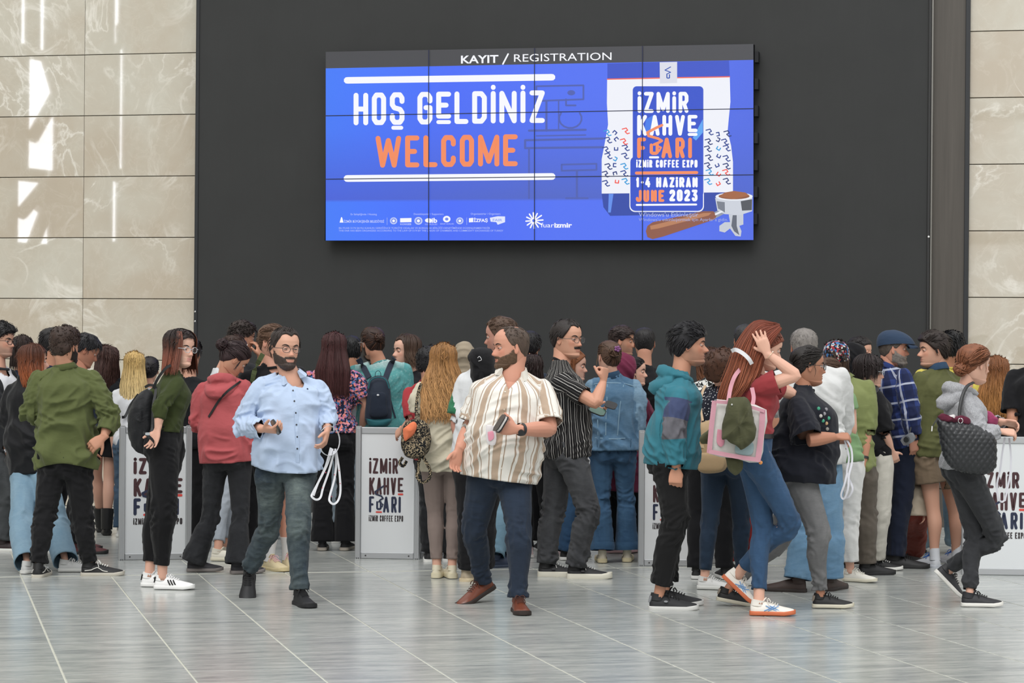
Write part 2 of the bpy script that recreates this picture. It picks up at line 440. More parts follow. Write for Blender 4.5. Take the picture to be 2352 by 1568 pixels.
def face_bumps(p, fem=0, nose=1.0):
    x,y,z = p[:,0],p[:,1],p[:,2]; fr = sst(.02,.06,y); d = 0*x; ax = np.abs(x)
    # nose: bridge to tip
    nz = sst(.034,-.026,z)*(1-sst(-.028,-.042,z)*1.0); nh = (.003+.021*sst(.030,-.028,z))*nz*nose
    wd = .0062+.0062*sst(.02,-.03,z)
    d += nh*gs(x, wd)
    d += .0065*nose*gs(ax-.0125,.0052)*gs(z+.032,.006)
    d -= .0115*gs(ax-.031,.0135)*gs(z-.008,.0095)            # sockets
    d += .0035*gs(ax-.026,.017)*gs(z-.028,.007)*(1 if not fem else .4)
    d += .004*gs(ax-.048,.014)*gs(z+.014,.014)               # cheekbones
    d += .0045*gs(x,.019)*gs(z+.0545,.0045)+.0052*gs(x,.016)*gs(z+.0655,.0050)
    d -= .0042*gs(x,.021)*gs(z+.0600,.0016)
    d -= .0022*gs(x,.03)*gs(z+.077,.005); d += .0062*gs(x,.016)*gs(z+.094,.010)
    d -= .0018*gs(x,.004)*gs(z+.047,.006)
    q = p.copy(); q[:,1] += d*fr; return q
def head_grid(nz, na, fem, nose=1.0):
    u = np.linspace(0,1,nz); zc = .5*(1-np.cos(pi*u)); z = -.118+.24*(.62*u+.38*zc)
    t = -pi+2*pi*np.arange(na)/na; th = t-.42*np.sin(t)
    TH, Z = np.meshgrid(th, z); p = face_bumps(hsurf(TH.ravel(), Z.ravel(), fem), fem, nose)
    F = [(i*na+j, (i+1)*na+j, (i+1)*na+(j+1)%na, i*na+(j+1)%na) for i in range(nz-1) for j in range(na)]
    x,y,zq = p[:,0],p[:,1],p[:,2]; fr = (y>.05)*1.0; ax = np.abs(x)
    lips = fr*np.maximum(gs(zq+.0545,.0034), gs(zq+.0655,.0044))*(1-sst(.017,.025,ax)); lips = sst(.35,.75,lips)
    blush = fr*(gs(ax-.047,.014)*gs(zq+.018,.014)*.6+gs(x,.012)*gs(zq+.025,.010)*.7)
    return p, F, np.stack([lips, 0*lips, blush], 1), (TH.ravel(), Z.ravel())
def beardmask(th, z, style):
    a = np.degrees(np.abs(th)); top = np.interp(a, [0,18,26,40,62,80,92], [-.072,-.070,-.050,-.042,-.030,.002,.010])
    m = sst(.006,-.006, z-top)*(1-sst(84,96,a))
    mo = sst(32,24,a)*sst(-.0365,-.041,z)*sst(-.0545,-.051,z); goat = sst(30,22,a)*sst(-.069,-.075,z)
    if style == 'moustache': return mo
    if style == 'goatee': return np.maximum(np.maximum(mo, goat), m*.25)
    return np.maximum(m, mo)
def stubmask(th, z):
    a = np.degrees(np.abs(th)); top = np.interp(a, [0,18,26,40,62,80,92], [-.044,-.044,-.048,-.040,-.030,-.002,.008])
    return sst(.022,-.022, z-top)*(1-sst(70,98,a))
def rot3(yaw, pitch=0, roll=0):
    """columns = person's right, forward, up in world; yaw 0 faces the camera, 90 faces image right; pitch + looks down; roll + leans to own right"""
    a = math.radians(yaw+180); Rz = np.array([[math.cos(a),-math.sin(a),0],[math.sin(a),math.cos(a),0],[0,0,1]])
    b = -math.radians(pitch); Rx = np.array([[1,0,0],[0,math.cos(b),-math.sin(b)],[0,math.sin(b),math.cos(b)]])
    c = math.radians(roll); Ry = np.array([[math.cos(c),0,math.sin(c)],[0,1,0],[-math.sin(c),0,math.cos(c)]])
    return Rz@Rx@Ry
HL = {  # hairlines by |angle|: front .. nape
 'full':[(0,.066),(25,.066),(45,.058),(62,.030),(78,.000),(92,.018),(108,-.030),(140,-.058),(180,-.064)],
 'recede':[(0,.078),(20,.092),(40,.088),(58,.045),(74,.005),(92,.016),(108,-.030),(140,-.058),(180,-.062)],
 'bald':[(0,.110),(30,.109),(50,.090),(65,.040),(78,.004),(92,.018),(108,-.03),(140,-.055),(180,-.060)],
 'fem':[(0,.084),(20,.080),(40,.066),(60,.036),(78,.002),(92,.016),(108,-.03),(140,-.06),(180,-.068)],
 'low':[(0,.052),(25,.052),(45,.046),(62,.020),(78,-.015),(92,-.02),(108,-.045),(140,-.07),(180,-.078)]}
def hair_cap(fem, line, t, noise_=.004, nscale=40, nz=14, na=44, seed=0, sc=1.0):
    """shell over the scalp. t=(front,side,back,top) thickness"""
    hl = HL[line]; t_ = np.linspace(-pi, pi, na, endpoint=False); V=[]; 
    a = np.degrees(np.abs(t_)); z0 = np.interp(a, [q[0] for q in hl], [q[1] for q in hl])
    tf,ts,tb,tt = t
    th_e = np.interp(a, [0,60,95,180], [tf,ts,ts,tb])
    for i in range(nz+1):
        u = i/nz; z = z0+(.1215-z0)*u**1.1; p = hsurf(t_, z, fem)
        up = sst(.05,.115,z); thk = (th_e*(1-up)+tt*up)*sst(0,.16,u+.02)
        c = np.array([0,-.008,.015]); n = p-c; n /= np.linalg.norm(n,axis=1)[:,None]
        ns = vnoise(np.stack([p[:,0]*nscale+seed, p[:,1]*nscale, p[:,2]*nscale*.6],1))-.5
        V.append(p+n*(thk+ns*noise_*2*sst(0,.1,u)-(.003 if i==0 else 0))[:,None])
    V = np.vstack(V); F = [(i*na+j, (i+1)*na+j, (i+1)*na+(j+1)%na, i*na+(j+1)%na) for i in range(nz) for j in range(na)]
    F.append(tuple(nz*na+j for j in range(na)[::-1]))
    return V, F, (t_, z0)
def lock(path, r0, n=4, flat=.5, taper=(.5,1,.9,.25)):
    k = len(path); rr = np.interp(np.linspace(0,1,k), np.linspace(0,1,len(taper)), taper)*r0
    T = np.gradient(path, axis=0); V = []
    lat = nrm(np.cross(T[0], path[0]-np.array([0,-.01,0.0]))+1e-6)
    for i in range(k):
        t = nrm(T[i]); X = nrm(lat-t*np.dot(lat,t)); Y = np.cross(t,X)
        for j in range(n): a = 2*pi*j/n; V.append(path[i]+X*math.cos(a)*rr[i]+Y*math.sin(a)*rr[i]*flat)
    F = [(i*n+j, i*n+(j+1)%n, (i+1)*n+(j+1)%n, (i+1)*n+j) for i in range(k-1) for j in range(n)]
    return np.array(V), F
def short_locks(m, fem, line, R, N=160, L=.035, r=.0045, comb='back', lift=.35, thick=.010, zmin=-.02):
    hl = HL[line]
    for _ in range(N):
        th = R.uniform(-pi,pi); z0 = np.interp(abs(math.degrees(th)), [q[0] for q in hl],[q[1] for q in hl])
        z = z0+(.118-z0)*R.random()**.7
        if z < zmin: continue
        p = hsurf(np.array([th]), np.array([z]), fem)[0]; n = nrm(p-A(0,-.008,.015))
        g = {'back':A(0,-1,.1),'fwd':A(0,1,-.1),'down':A(0,0,-1),'side':A(.9,.25,-.2),'up':A(0,.3,1),'mess':A(R.uniform(-1,1),R.uniform(-1,1),R.uniform(-.6,.4))}[comb]
        if comb in ('back','side','up') and abs(th)>1.3 and z<.06: g = A(0,-.5,-1)
        g = g+A(*[R.uniform(-.25,.25) for _ in range(3)]); g = nrm(g-n*np.dot(g,n)); l = L*R.uniform(.6,1.25)
        b = p+n*thick*.5; pts = np.array([b+g*l*t+n*(lift*l*math.sin(t*2.2)*.55) for t in (0,.33,.66,1)])
        m.put(lock(pts, r*R.uniform(.7,1.3)), at=[[R.random(), .3*R.random(), 0]])
def long_hair(m, fem, R, Ryaw, length=.35, th0=75, t=.012, spread=.02, N=340, wave=.02, r=.0044, out=0.0, front=0, zstart=.10, narrow=0.0, ends=.03):
    """curtain of locks from the crown down over the back; head frame, hangs straight down"""
    def pt(th, z, extra=0.0):
        zz = np.maximum(z, 0.005); p = hsurf(np.array([th]), np.array([zz]), fem)[0]
        n = A(math.sin(th), math.cos(th), 0)*.85; 
        if z > .05: n = nrm(p-A(0,-.008,.015))
        p = p+n*(t+extra)*(1-sst(.116,.122,z)*.3)
        if z < .005:
            f = min(1, -(z-.005)/.16); g = max(0,-(z-.005)-.10)/max(.01,length)
            p[0] *= 1+(spread/.075)*f-narrow*g; p[1] = p[1]*(1-.15*f)-out*f
            p[2] = z
        return p
    th0 = math.radians(th0); k = 16
    # base sheet
    na = 22; V=[]; rows = 12
    for i in range(rows):
        u = i/(rows-1); 
        for j in range(na):
            th = th0+(2*pi-2*th0)*j/(na-1); th_ = (th+pi)%(2*pi)-pi
            z = .119-(.119+length-ends)*u**.95; V.append(pt(th_, z, -.004))
    F = [(i*na+j, (i+1)*na+j, (i+1)*na+j+1, i*na+j+1) for i in range(rows-1) for j in range(na-1)]
    m.add(V, F, at=[[.35,.35,0]])
    V2 = [v*A(.93,.9,1) for v in V]; m.add(V2, [q[::-1] for q in F], at=[[.2,.4,0]])
    for _ in range(N):
        th = R.uniform(th0-.1, 2*pi-th0+.1); th = (th+pi)%(2*pi)-pi; L_ = length+R.uniform(-ends,ends); ph = R.uniform(0,6); w = wave*R.uniform(.6,1.3)
        zs = [.120-(.120+L_)*(q/(k-1)) for q in range(k)]; pts = []
        ex = R.uniform(-.002,.006); f2 = R.uniform(34,48)
        for q,z in enumerate(zs):
            dth = w*1.3*math.sin(ph+z*f2)*sst(.06,-.10,z); pts.append(pt(th+dth, z, ex+w*.05*math.cos(ph+z*f2)*sst(.05,-.1,z)))
        pts = np.array(pts); m.put(lock(pts, r*R.uniform(.6,1.3), taper=(.35,1,1,.9,.7,.2)), at=np.stack([np.full(k*4, R.random()), np.repeat(np.linspace(0,1,k),4), np.zeros(k*4)],1))
    if front:
        for sgn in (-1,1):
            for _ in range(int(N*.12)):
                th = sgn*R.uniform(math.radians(42), th0); L_ = front*R.uniform(.8,1.1)
                pts = np.array([pt(th, z, .003) for z in np.linspace(.10,-L_,k)]); m.put(lock(pts, r*.8), at=[[R.random(),.5,0]])
def bun(m, c, r, R, N=22):
    c = np.asarray(c,float); m.put(ball(c, r*.86, 12, 8), at=[[.3,.2,0]])
    for _ in range(N):
        ax = nrm(A(R.gauss(0,1),R.gauss(0,1),R.gauss(0,1))); u = nrm(np.cross(ax, A(.3,.5,.8))); w = np.cross(ax,u); s = R.uniform(0,6)
        pts = np.array([c+(u*math.cos(s+a)+w*math.sin(s+a))*r*R.uniform(.92,1.04) for a in np.linspace(0,3.4,9)])
        m.put(lock(pts, r*.22), at=[[R.random(), .2, 0]])
def sweep(guides, N, r, seed, jit=.004, taper=(.3,1,1,.8,.25), wave=0.0):
    """locks that run between two or more guide curves (world points)"""
    R = random.Random(seed); G = [crom(g, 5) for g in guides]; m = M(); k = len(G[0])
    for _ in range(N):
        u = R.random()*(len(G)-1); i = min(int(u), len(G)-2); f = u-i; b = G[i]*(1-f)+G[i+1]*f; n = max(5,int(k*R.uniform(.8,1.0))); pts = b[:n]+np.array([R.gauss(0,jit) for _ in range(3)])*np.linspace(.4,1.6,n)[:,None]
        if wave: pts = pts+np.stack([np.sin(np.linspace(0,9,n)+R.uniform(0,6))*wave, np.cos(np.linspace(0,9,n)+R.uniform(0,6))*wave, np.zeros(n)],1)*np.linspace(.2,1,n)[:,None]
        m.put(lock(pts, r*R.uniform(.6,1.3), taper=taper), at=np.stack([np.full(n*4, R.random()), np.repeat(np.linspace(0,1,n),4), np.zeros(n*4)],1))
    return m
def build_hair(person, hc, Rh, Ry, hs, st, seed, fem, mat_):
    R = random.Random(seed); m = M(); style = st[0]; kw = st[1] if len(st)>1 else {}
    hang = M()
    if style in ('short','crop','quiff','curly','fade','thin'):
        line = kw.get('line','full')
        t = {'short':(.014,.007,.010,.016),'crop':(.005,.004,.004,.005),'quiff':(.022,.009,.012,.026),'curly':(.020,.016,.016,.026),'fade':(.006,.002,.002,.010),'thin':(.006,.006,.007,.004)}[style]
        t = kw.get('t', t)
        v,f,_ = hair_cap(fem, line, t, noise_={'curly':.009,'short':.004,'quiff':.006}.get(style,.0018), nscale={'curly':60}.get(style,45), seed=seed)
        m.add(v, f, at=np.stack([vnoise(v*90+seed), np.full(len(v),.2), np.zeros(len(v))],1))
        if style == 'short': short_locks(m, fem, line, R, 420, .032, .0030, kw.get('comb','back'), kw.get('lift',.25), max(t))
        if style == 'quiff': short_locks(m, fem, line, R, 480, .045, .0036, kw.get('comb','back'), kw.get('lift',.4), max(t))
        if style == 'curly':
            for _ in range(380):
                i = R.randrange(len(v)); c = v[i]
                if c[2] < -.055: continue
                u = nrm(A(R.gauss(0,1),R.gauss(0,1),R.gauss(0,1))); w = nrm(np.cross(u, c)); rr = R.uniform(.007,.014)
                pts = np.array([c+(u*math.cos(a)+w*math.sin(a))*rr for a in np.linspace(0,4.6,7)]); m.put(lock(pts,.0033), at=[[R.random(),.2,0]])
        if style in ('crop','fade','thin'): short_locks(m, fem, line, R, 240, .013, .0026, 'down' if style!='fade' else 'up', .2, max(t))
    if style in ('long','bob'):
        v,f,_ = hair_cap(fem, kw.get('line','fem'), (.008,.010,.012,.013), .002, seed=seed)
        m.add(v, f, at=[[.4,.05,0]]); short_locks(m, fem, kw.get('line','fem'), R, 200, .06, .0035, 'side' if style=='bob' else 'back', .02, .014)
        k2 = {k:w for k,w in kw.items() if k in ('length','th0','t','spread','N','wave','r','out','front','narrow','ends')}
        long_hair(hang, fem, R, Ry, **k2)
    if style in ('updo','pony'):
        v,f,_ = hair_cap(fem, kw.get('line','fem' if fem else 'full'), (.007,.007,.009,.010), .003, 30, seed=seed)
        m.add(v, f, at=np.stack([vnoise(v*70+seed), np.full(len(v),.1), np.zeros(len(v))],1))
        bc = kw.get('bun', (0,-.115,.02,.034)); 
        for _ in range(230):                                   # combed towards the knot
            i = R.randrange(len(v)*3//4); p0 = v[i]; tgt = A(*bc[:3]); pts=[]
            for q in np.linspace(0,.6,5):
                p = p0*(1-q)+tgt*q; d = p-A(0,-.008,.015); h0 = np.linalg.norm(p0-A(0,-.008,.015)); p = A(0,-.008,.015)+nrm(d)*(h0*(1-q*.55)+np.linalg.norm(tgt-A(0,-.008,.015))*q*.5+.003); pts.append(p)
            m.put(lock(np.array(pts), .0042, taper=(.3,1,1,.5)), at=[[R.random(), R.random()*.3, 0]])
        if style == 'updo': bun(m, bc[:3], bc[3], R, kw.get('n',26))
        if kw.get('tail'):
            for _ in range(60):
                L_ = kw['tail']*R.uniform(.75,1.05); o = A(R.uniform(-.02,.02),R.uniform(-.015,.015),0)
                pts = np.array([A(*bc[:3])+o*(1+q*1.2)+A(0,-.025*math.sin(min(1,q*2)*1.5),-L_*q) for q in np.linspace(0,1,8)]); hang.put(lock(pts,.007), at=np.stack([np.full(32,R.random()), np.repeat(np.linspace(0,1,8),4), np.zeros(32)],1))
        for _ in range(kw.get('wisps',6)):
            s = R.choice((-1,1)); p = hsurf(np.array([s*1.25]), np.array([.04]), fem)[0]
            pts = np.array([p+A(s*.006,.002,0)+A(s*.004*q, R.uniform(-.006,.012)*q, -.10*q) for q in np.linspace(0,1,6)]); m.put(lock(pts,.0022), at=[[R.random(),.6,0]])
    if style == 'bald': return None
    m.xf(Rh*hs, hc)
    if hang.n: hang.xf(Ry*hs, hc); m.put(hang.get(), at=np.vstack(hang.at))
    return obj('hair', m, mat_, person)
def cap_shell(m, fem, zl, t, na=40, nz=12, top=1.0, at=None, hook=None):
    t_ = np.linspace(-pi,pi,na,endpoint=False); V=[]
    for i in range(nz+1):
        u = i/nz; z0 = np.array([zl(abs(math.degrees(q))) for q in t_]); z = z0+(.1215-z0)*u; p = hsurf(t_, z, fem)
        c = A(0,-.008,.015); n = p-c; n /= np.linalg.norm(n,axis=1)[:,None]; q = p+n*t
        if hook: q = hook(q, u)
        V.append(q)
    V = np.vstack(V); F = [(i*na+j,(i+1)*na+j,(i+1)*na+(j+1)%na,i*na+(j+1)%na) for i in range(nz) for j in range(na)]; F.append(tuple(nz*na+j for j in range(na)[::-1]))
    m.add(V,F,at=at)
# ------------------------------------------------------------------ hands and shoes
def hand_lofts(m, w, D, N, side, s=1.0, curl=(25,30,20), spread=3, thumb=(.6,.75,.35), idx=None, palm=True):
    """w wrist, D along the hand, N palm normal, side +1 right / -1 left"""
    D = nrm(D); N = nrm(N-D*np.dot(N,D)); Sx = np.cross(D,N)*side
    m.put(tube([w-D*.03*s, w+D*.01*s, w+D*.045*s, w+D*.088*s, w+D*.098*s], [(.027*s,.020*s),(.029*s,.019*s),(.040*s,.017*s),(.043*s,.0145*s),(.038*s,.011*s)], lat=Sx, n=12, ex=2.6))
    m.put(tube([w+D*.02*s+Sx*.014*s, w+D*.05*s+Sx*.030*s+N*.006*s, w+D*.07*s+Sx*.03*s+N*.006*s],[.014*s,.017*s,.011*s], n=8, sub=2))
    for k,(o,L,r) in enumerate(((.031,.072,.0092),(.0105,.080,.0095),(-.011,.074,.009),(-.031,.058,.008))):
        c = curl if idx is None or k not in idx else idx[k]
        d = nrm(D+Sx*o*spread); p = w+D*.088*s+Sx*o*s; pts=[p-D*.015*s, p]; a = 0
        for j,(q,ff) in enumerate(zip(c,(.46,.30,.24))):
            a += math.radians(q); dd = d*math.cos(a)+N*math.sin(a); pts.append(pts[-1]+dd*L*ff*s)
        m.put(tube(pts, [r*s,r*s*1.02,r*s*.97,r*s*.88,r*s*.74], n=8, sub=2))
    t = nrm(D*thumb[0]+Sx*thumb[1]+N*thumb[2]); p = w+D*.028*s+Sx*.024*s; t2 = nrm(t*.85+D*.35+N*.1); pts=[p, p+t*.040*s, p+t*.040*s+t2*.030*s, p+t*.040*s+t2*.053*s]
    m.put(tube(pts,[.0125*s,.0115*s,.0105*s,.008*s], n=8, sub=2))
def shoe(person, ank, yaw, pitch, s, c, roll=0):
    """c: dict upper, sole, laces colours; ankle joint at ank"""
    st = c.get('style','sneaker'); hi = c.get('high',0)
    sec = [(-.068,.012,.030,.062),(-.060,.028,.020,.078),(-.040,.036,.018,.088),(-.012,.038,.018,.090),(.030,.039,.018,.088),(.070,.042,.018,.078),(.110,.048,.018,.064),(.150,.0505,.018,.054),(.185,.046,.020,.047),(.208,.032,.023,.041),(.217,.012,.028,.034)]
    up = M(); n = 14; V=[]
    for (y,w,z0,z1) in sec:
        zc = z0; h = z1-z0
        for j in range(n):
            a = 2*pi*j/n; cx, cz = math.cos(a), math.sin(a); k = (abs(cx)**2.4+abs(cz)**2.4)**(-1/2.4); cx*=k; cz*=k
            V.append((w*cx*(1 if cz<.2 else 1-.28*(cz-.2)), y, zc+ (h*cz if cz>0 else .008*cz)))
    k = len(sec); F = [(i*n+j,(i+1)*n+j,(i+1)*n+(j+1)%n,i*n+(j+1)%n) for i in range(k-1) for j in range(n)]
    F += [tuple(range(n)), tuple(range((k-1)*n,k*n))[::-1]]
    up.add(V,F)
    up.put(tube([(0,-.022,.060),(0,-.020,.084),(0,-.018+.004*hi,.098+.045*hi)],[(.037,.046),(.035,.043),(.036,.042)], lat=A(1,0,0), n=14, sub=2))
    up.put(tube([(0,.010,.080),(0,.026,.104+.03*hi),(0,.036,.112+.03*hi)],[(.020,.008),(.020,.006),(.017,.003)], lat=A(1,0,0), n=8, sub=2))
    so = M(); V=[]; th_ = c.get('th',.022); ss = [(-.074,.016),(-.066,.034),(-.040,.042),(-.01,.042),(.030,.041),(.070,.044),(.110,.050),(.150,.054),(.188,.050),(.214,.036),(.225,.014)]
    for (y,w) in ss:
        toe = max(0,(y-.15))*.14
        for (a,z) in ((-.96,0.0),(-1,.006),(-1,th_*.8),(-.94,th_+.004),(.94,th_+.004),(1,th_*.8),(1,.006),(.96,0.0)): V.append((a*w,y,z+toe))
    n2 = 8; k = len(ss); F = [(i*n2+j,i*n2+(j+1)%n2,(i+1)*n2+(j+1)%n2,(i+1)*n2+j) for i in range(k-1) for j in range(n2)]; F += [tuple(range(n2))[::-1], tuple(range((k-1)*n2,k*n2))]
    so.add(V,F)
    la = M()
    if c.get('laces'):
        for i in range(5):
            y = .042+i*.0155; z = .093-i*.0052; wv = .020+.001*i
            la.put(tube([(-wv,y,z-.007),(-wv*.5,y+.004,z),(0,y+.006,z+.002),(wv*.5,y+.004,z),(wv,y,z-.007)],[.0028]*5,n=5,sub=1,lat=A(0,1,0)))
        for sgn in (-1,1): la.put(tube([(0,.040,.098),(sgn*.02,.05,.106),(sgn*.032,.062,.088)],[.0026]*3,n=5,sub=2))
        la.put(tube([(-.014,.038,.1),(-.03,.046,.078),(-.034,.05,.062)],[.0026]*3,n=5,sub=2)); la.put(tube([(.014,.038,.1),(.03,.046,.078),(.034,.05,.062)],[.0026]*3,n=5,sub=2))
    ac = M()
    if c.get('mark') == 'stripes3':
        for sgn in (-1,1):
            for i in range(3):
                y = .035+i*.020; ac.put(tube([(sgn*.040,y+.020,.030),(sgn*.0425,y+.010,.048),(sgn*.036,y,.068)],[(.0015,.0055)]*3,lat=A(1,0,0),n=6,sub=1))
    if c.get('mark') == 'wave':
        for sgn in (-1,1): ac.put(tube([(sgn*.038,-.045,.040),(sgn*.041,.0,.045),(sgn*.041,.04,.062),(sgn*.043,.075,.040),(sgn*.046,.11,.034)],[.0028]*5,n=5,sub=2))
    if c.get('mark') == 'cross':
        for sgn in (-1,1):
            for a,b in ((.02,.09),(.045,.115),(.10,.03),(.125,.055)): ac.put(tube([(sgn*.041,a,.030),(sgn*.041,(a+b)/2,.046),(sgn*.036,b,.064)],[.0028]*3,n=5,sub=1))
    if c.get('mark') == 'badge':
        for sgn in (-1,1): ac.put(tube([(sgn*.040,.028,.056),(sgn*.0455,.028,.056)],[(.012,.006)]*2,lat=A(0,1,0),n=10,sub=1))
    if c.get('heel'): ac.put(tube([(0,-.070,.045),(0,-.062,.066),(0,-.058,.086)],[(.022,.006),(.028,.010),(.026,.010)],lat=A(1,0,0),n=10,sub=1))
    R = rot3(yaw, pitch, roll); Kk = 1.0*s; t = np.asarray(ank)-R@(A(0,-.015,.088)*Kk)
    for q in (up,so,la,ac):
        if q.n: q.xf(R*Kk, t)
    sh = obj('shoe', up, plain('shoe_upper', c['upper'], c.get('rough',.6)), person)
    obj('sole', so, plain('sole', c.get('sole','dddddd'), .7), sh)
    if la.n: obj('laces', la, plain('laces', c['laces'], .8), sh)
    if ac.n: obj('side_stripe' if c.get('mark') else 'heel_tab', ac, plain('accent', c.get('mc','111111'), .6), sh)
    return sh
# ------------------------------------------------------------------ a person
ARMT = [(-.02,.055),(.10,.050),(.20,.045),(.27,.041),(.33,.043),(.40,.039),(.48,.030),(.54,.0255)]   # metres down the arm: radius
def skelet(q):
    """joints from photo points; every entry may be left to its default"""
    d = q['d']; hx,hy = q['head'][:2]; hd = d+q.get('hoff',0)
    hc = P(hx,hy,hd); H = q.get('H', hc[2]+.135*q.get('hs',1.0)); s = H/1.75; q['s'] = s; yaw = q.get('yaw',0)
    Rb = rot3(yaw); rt, fw = Rb[:,0], Rb[:,1]
    def PP(k, dflt):
        if k in q: t = q[k]; return P(t[0],t[1],d+(t[2] if len(t)>2 else 0))
        return dflt
    J = {'hc':hc}
    J['nb'] = PP('neck', hc-A(0,0,.205*s)-fw*.035*s); nb = J['nb']
    pel = PP('pel', A(nb[0], nb[1], .50*H)+fw*.02*s) if 'pel' in q else A(nb[0],nb[1],.50*H)
    J['pel'] = pel
    up = nrm(nb-pel); J['up'] = up; L = np.linalg.norm(nb-pel); J['L'] = L
    if 'tr' in q: Rt = rot3(q['tr']); 
    else: Rt = Rb
    J['rt'] = nrm(Rt[:,0]-up*np.dot(Rt[:,0],up)); J['fw'] = np.cross(up, J['rt']); J['hrt'] = rt; J['hfw'] = fw
    sw = q.get('sw', .158 if q.get('fem') else .178)*s; sc = pel+up*L*.895
    for sgn,k in ((1,'R'),(-1,'L')):
        sh = sc+J['rt']*sw*sgn+J['fw']*q.get('shf',0)*s
        if 'sh'+k in q: t = q['sh'+k]; sh = P(t[0],t[1],d+(t[2] if len(t)>2 else 0))
        J['sh'+k] = sh
        a = q.get('arm'+k)
        if a is None:
            el = sh+A(0,0,-.27*s)+J['rt']*sgn*.035*s-J['fw']*.02*s; wr = el+A(0,0,-.235*s)+J['fw']*.05*s
        elif a == 'fold':
            el = sh+A(0,0,-.26*s)+J['rt']*sgn*.03*s; wr = el+J['fw']*.20*s-J['rt']*sgn*.10*s+A(0,0,.03)
        elif a == 'phone':
            el = sh+A(0,0,-.26*s)+J['rt']*sgn*.02*s+J['fw']*.05; wr = el+J['fw']*.20*s-J['rt']*sgn*.08*s+A(0,0,.12)
        elif a == 'back':
            el = sh+A(0,0,-.26*s)+J['rt']*sgn*.06*s-J['fw']*.06; wr = el+A(0,0,-.17*s)-J['rt']*sgn*.14*s-J['fw']*.06
        else:
            el = P(a[0][0],a[0][1],d+a[0][2]); wr = P(a[1][0],a[1][1],d+a[1][2])
        J['el'+k] = el; J['wr'+k] = wr
        hw = q.get('hw', .088)*s; hip = pel+rt*hw*sgn; J['hip'+k] = hip
        f = q.get('foot'+k)
        if f is None: f = dict(w=A(hip[0],hip[1],0)+rt*sgn*.02+fw*.0, yaw=yaw+sgn*8)
        else:
            f = dict(f); f.setdefault('yaw', yaw); dd = gd(f['x'],f['y'])+f.get('off',0); f['w'] = P(f['x'],f['y'],dd); f['w'][2] = 0
        J['foot'+k] = f; ak = f['w']+A(0,0,(.088*s*.98)+f.get('lift',0)); J['an'+k] = ak
        kn = q.get('knee'+k)
        if kn is None: kn = (hip+ak)/2+fw*.035*s+A(0,0,.015)
        elif len(kn)==1: kn = (hip+ak)/2+fw*kn[0]*s
        else:
            dm = (hip[1]+ak[1])/2; kn = P(kn[0],kn[1],dm+(kn[2] if len(kn)>2 else 0))
        J['kn'+k] = kn
    return J
TOR = { # t: lateral, front, back
 'm':[(-.16,.080,.065,.070),(-.06,.150,.090,.105),(.06,.165,.100,.120),(.22,.160,.105,.100),(.40,.152,.108,.086),(.58,.160,.115,.100),(.74,.170,.118,.108),(.83,.163,.100,.102),(.90,.132,.080,.086),(.95,.098,.064,.072),(1.0,.074,.055,.060),(1.05,.058,.05,.05)],
 'f':[(-.16,.080,.065,.070),(-.06,.155,.088,.115),(.06,.170,.092,.125),(.22,.150,.092,.095),(.40,.126,.088,.076),(.58,.138,.112,.088),(.72,.148,.122,.092),(.82,.142,.094,.088),(.90,.116,.070,.076),(.95,.086,.058,.064),(1.0,.064,.05,.053),(1.05,.050,.045,.045)]}
def torso_sections(q, J, ease, t0, t1, hemw=None, belly=None):
    T = TOR['f' if q.get('fem') else 'm']; s = q['s']; g = q.get('g',1.0); b = q.get('belly',0) if belly is None else belly
    ts = [t[0] for t in T]; tt = [t0]+[x for x in ts if t0+.03 < x < t1-.02]+[t1]; P_=[]; R_=[]; lat=[]
    for t in tt:
        w,f,k = (np.interp(t, ts, [r[i] for r in T]) for i in (1,2,3))
        e = ease(t) if callable(ease) else ease; gg = 1+(g-1)*(1-sst(.80,1.0,t))
        f += b*gs(t-.30,.24); w = w*gg*s+e; f = f*gg*s+e; k = k*(1+(gg-1)*.7)*s+e
        if hemw is not None and t < .45: w = max(w, hemw[0]); f = max(f, hemw[1]); k = max(k, hemw[1]*.92)
        P_.append(J['pel']+J['up']*J['L']*t); R_.append((w,f,k))
        u = sst(.05,.6,t); lat.append(J['hrt']*(1-u)+J['rt']*u)
    return P_, R_, lat
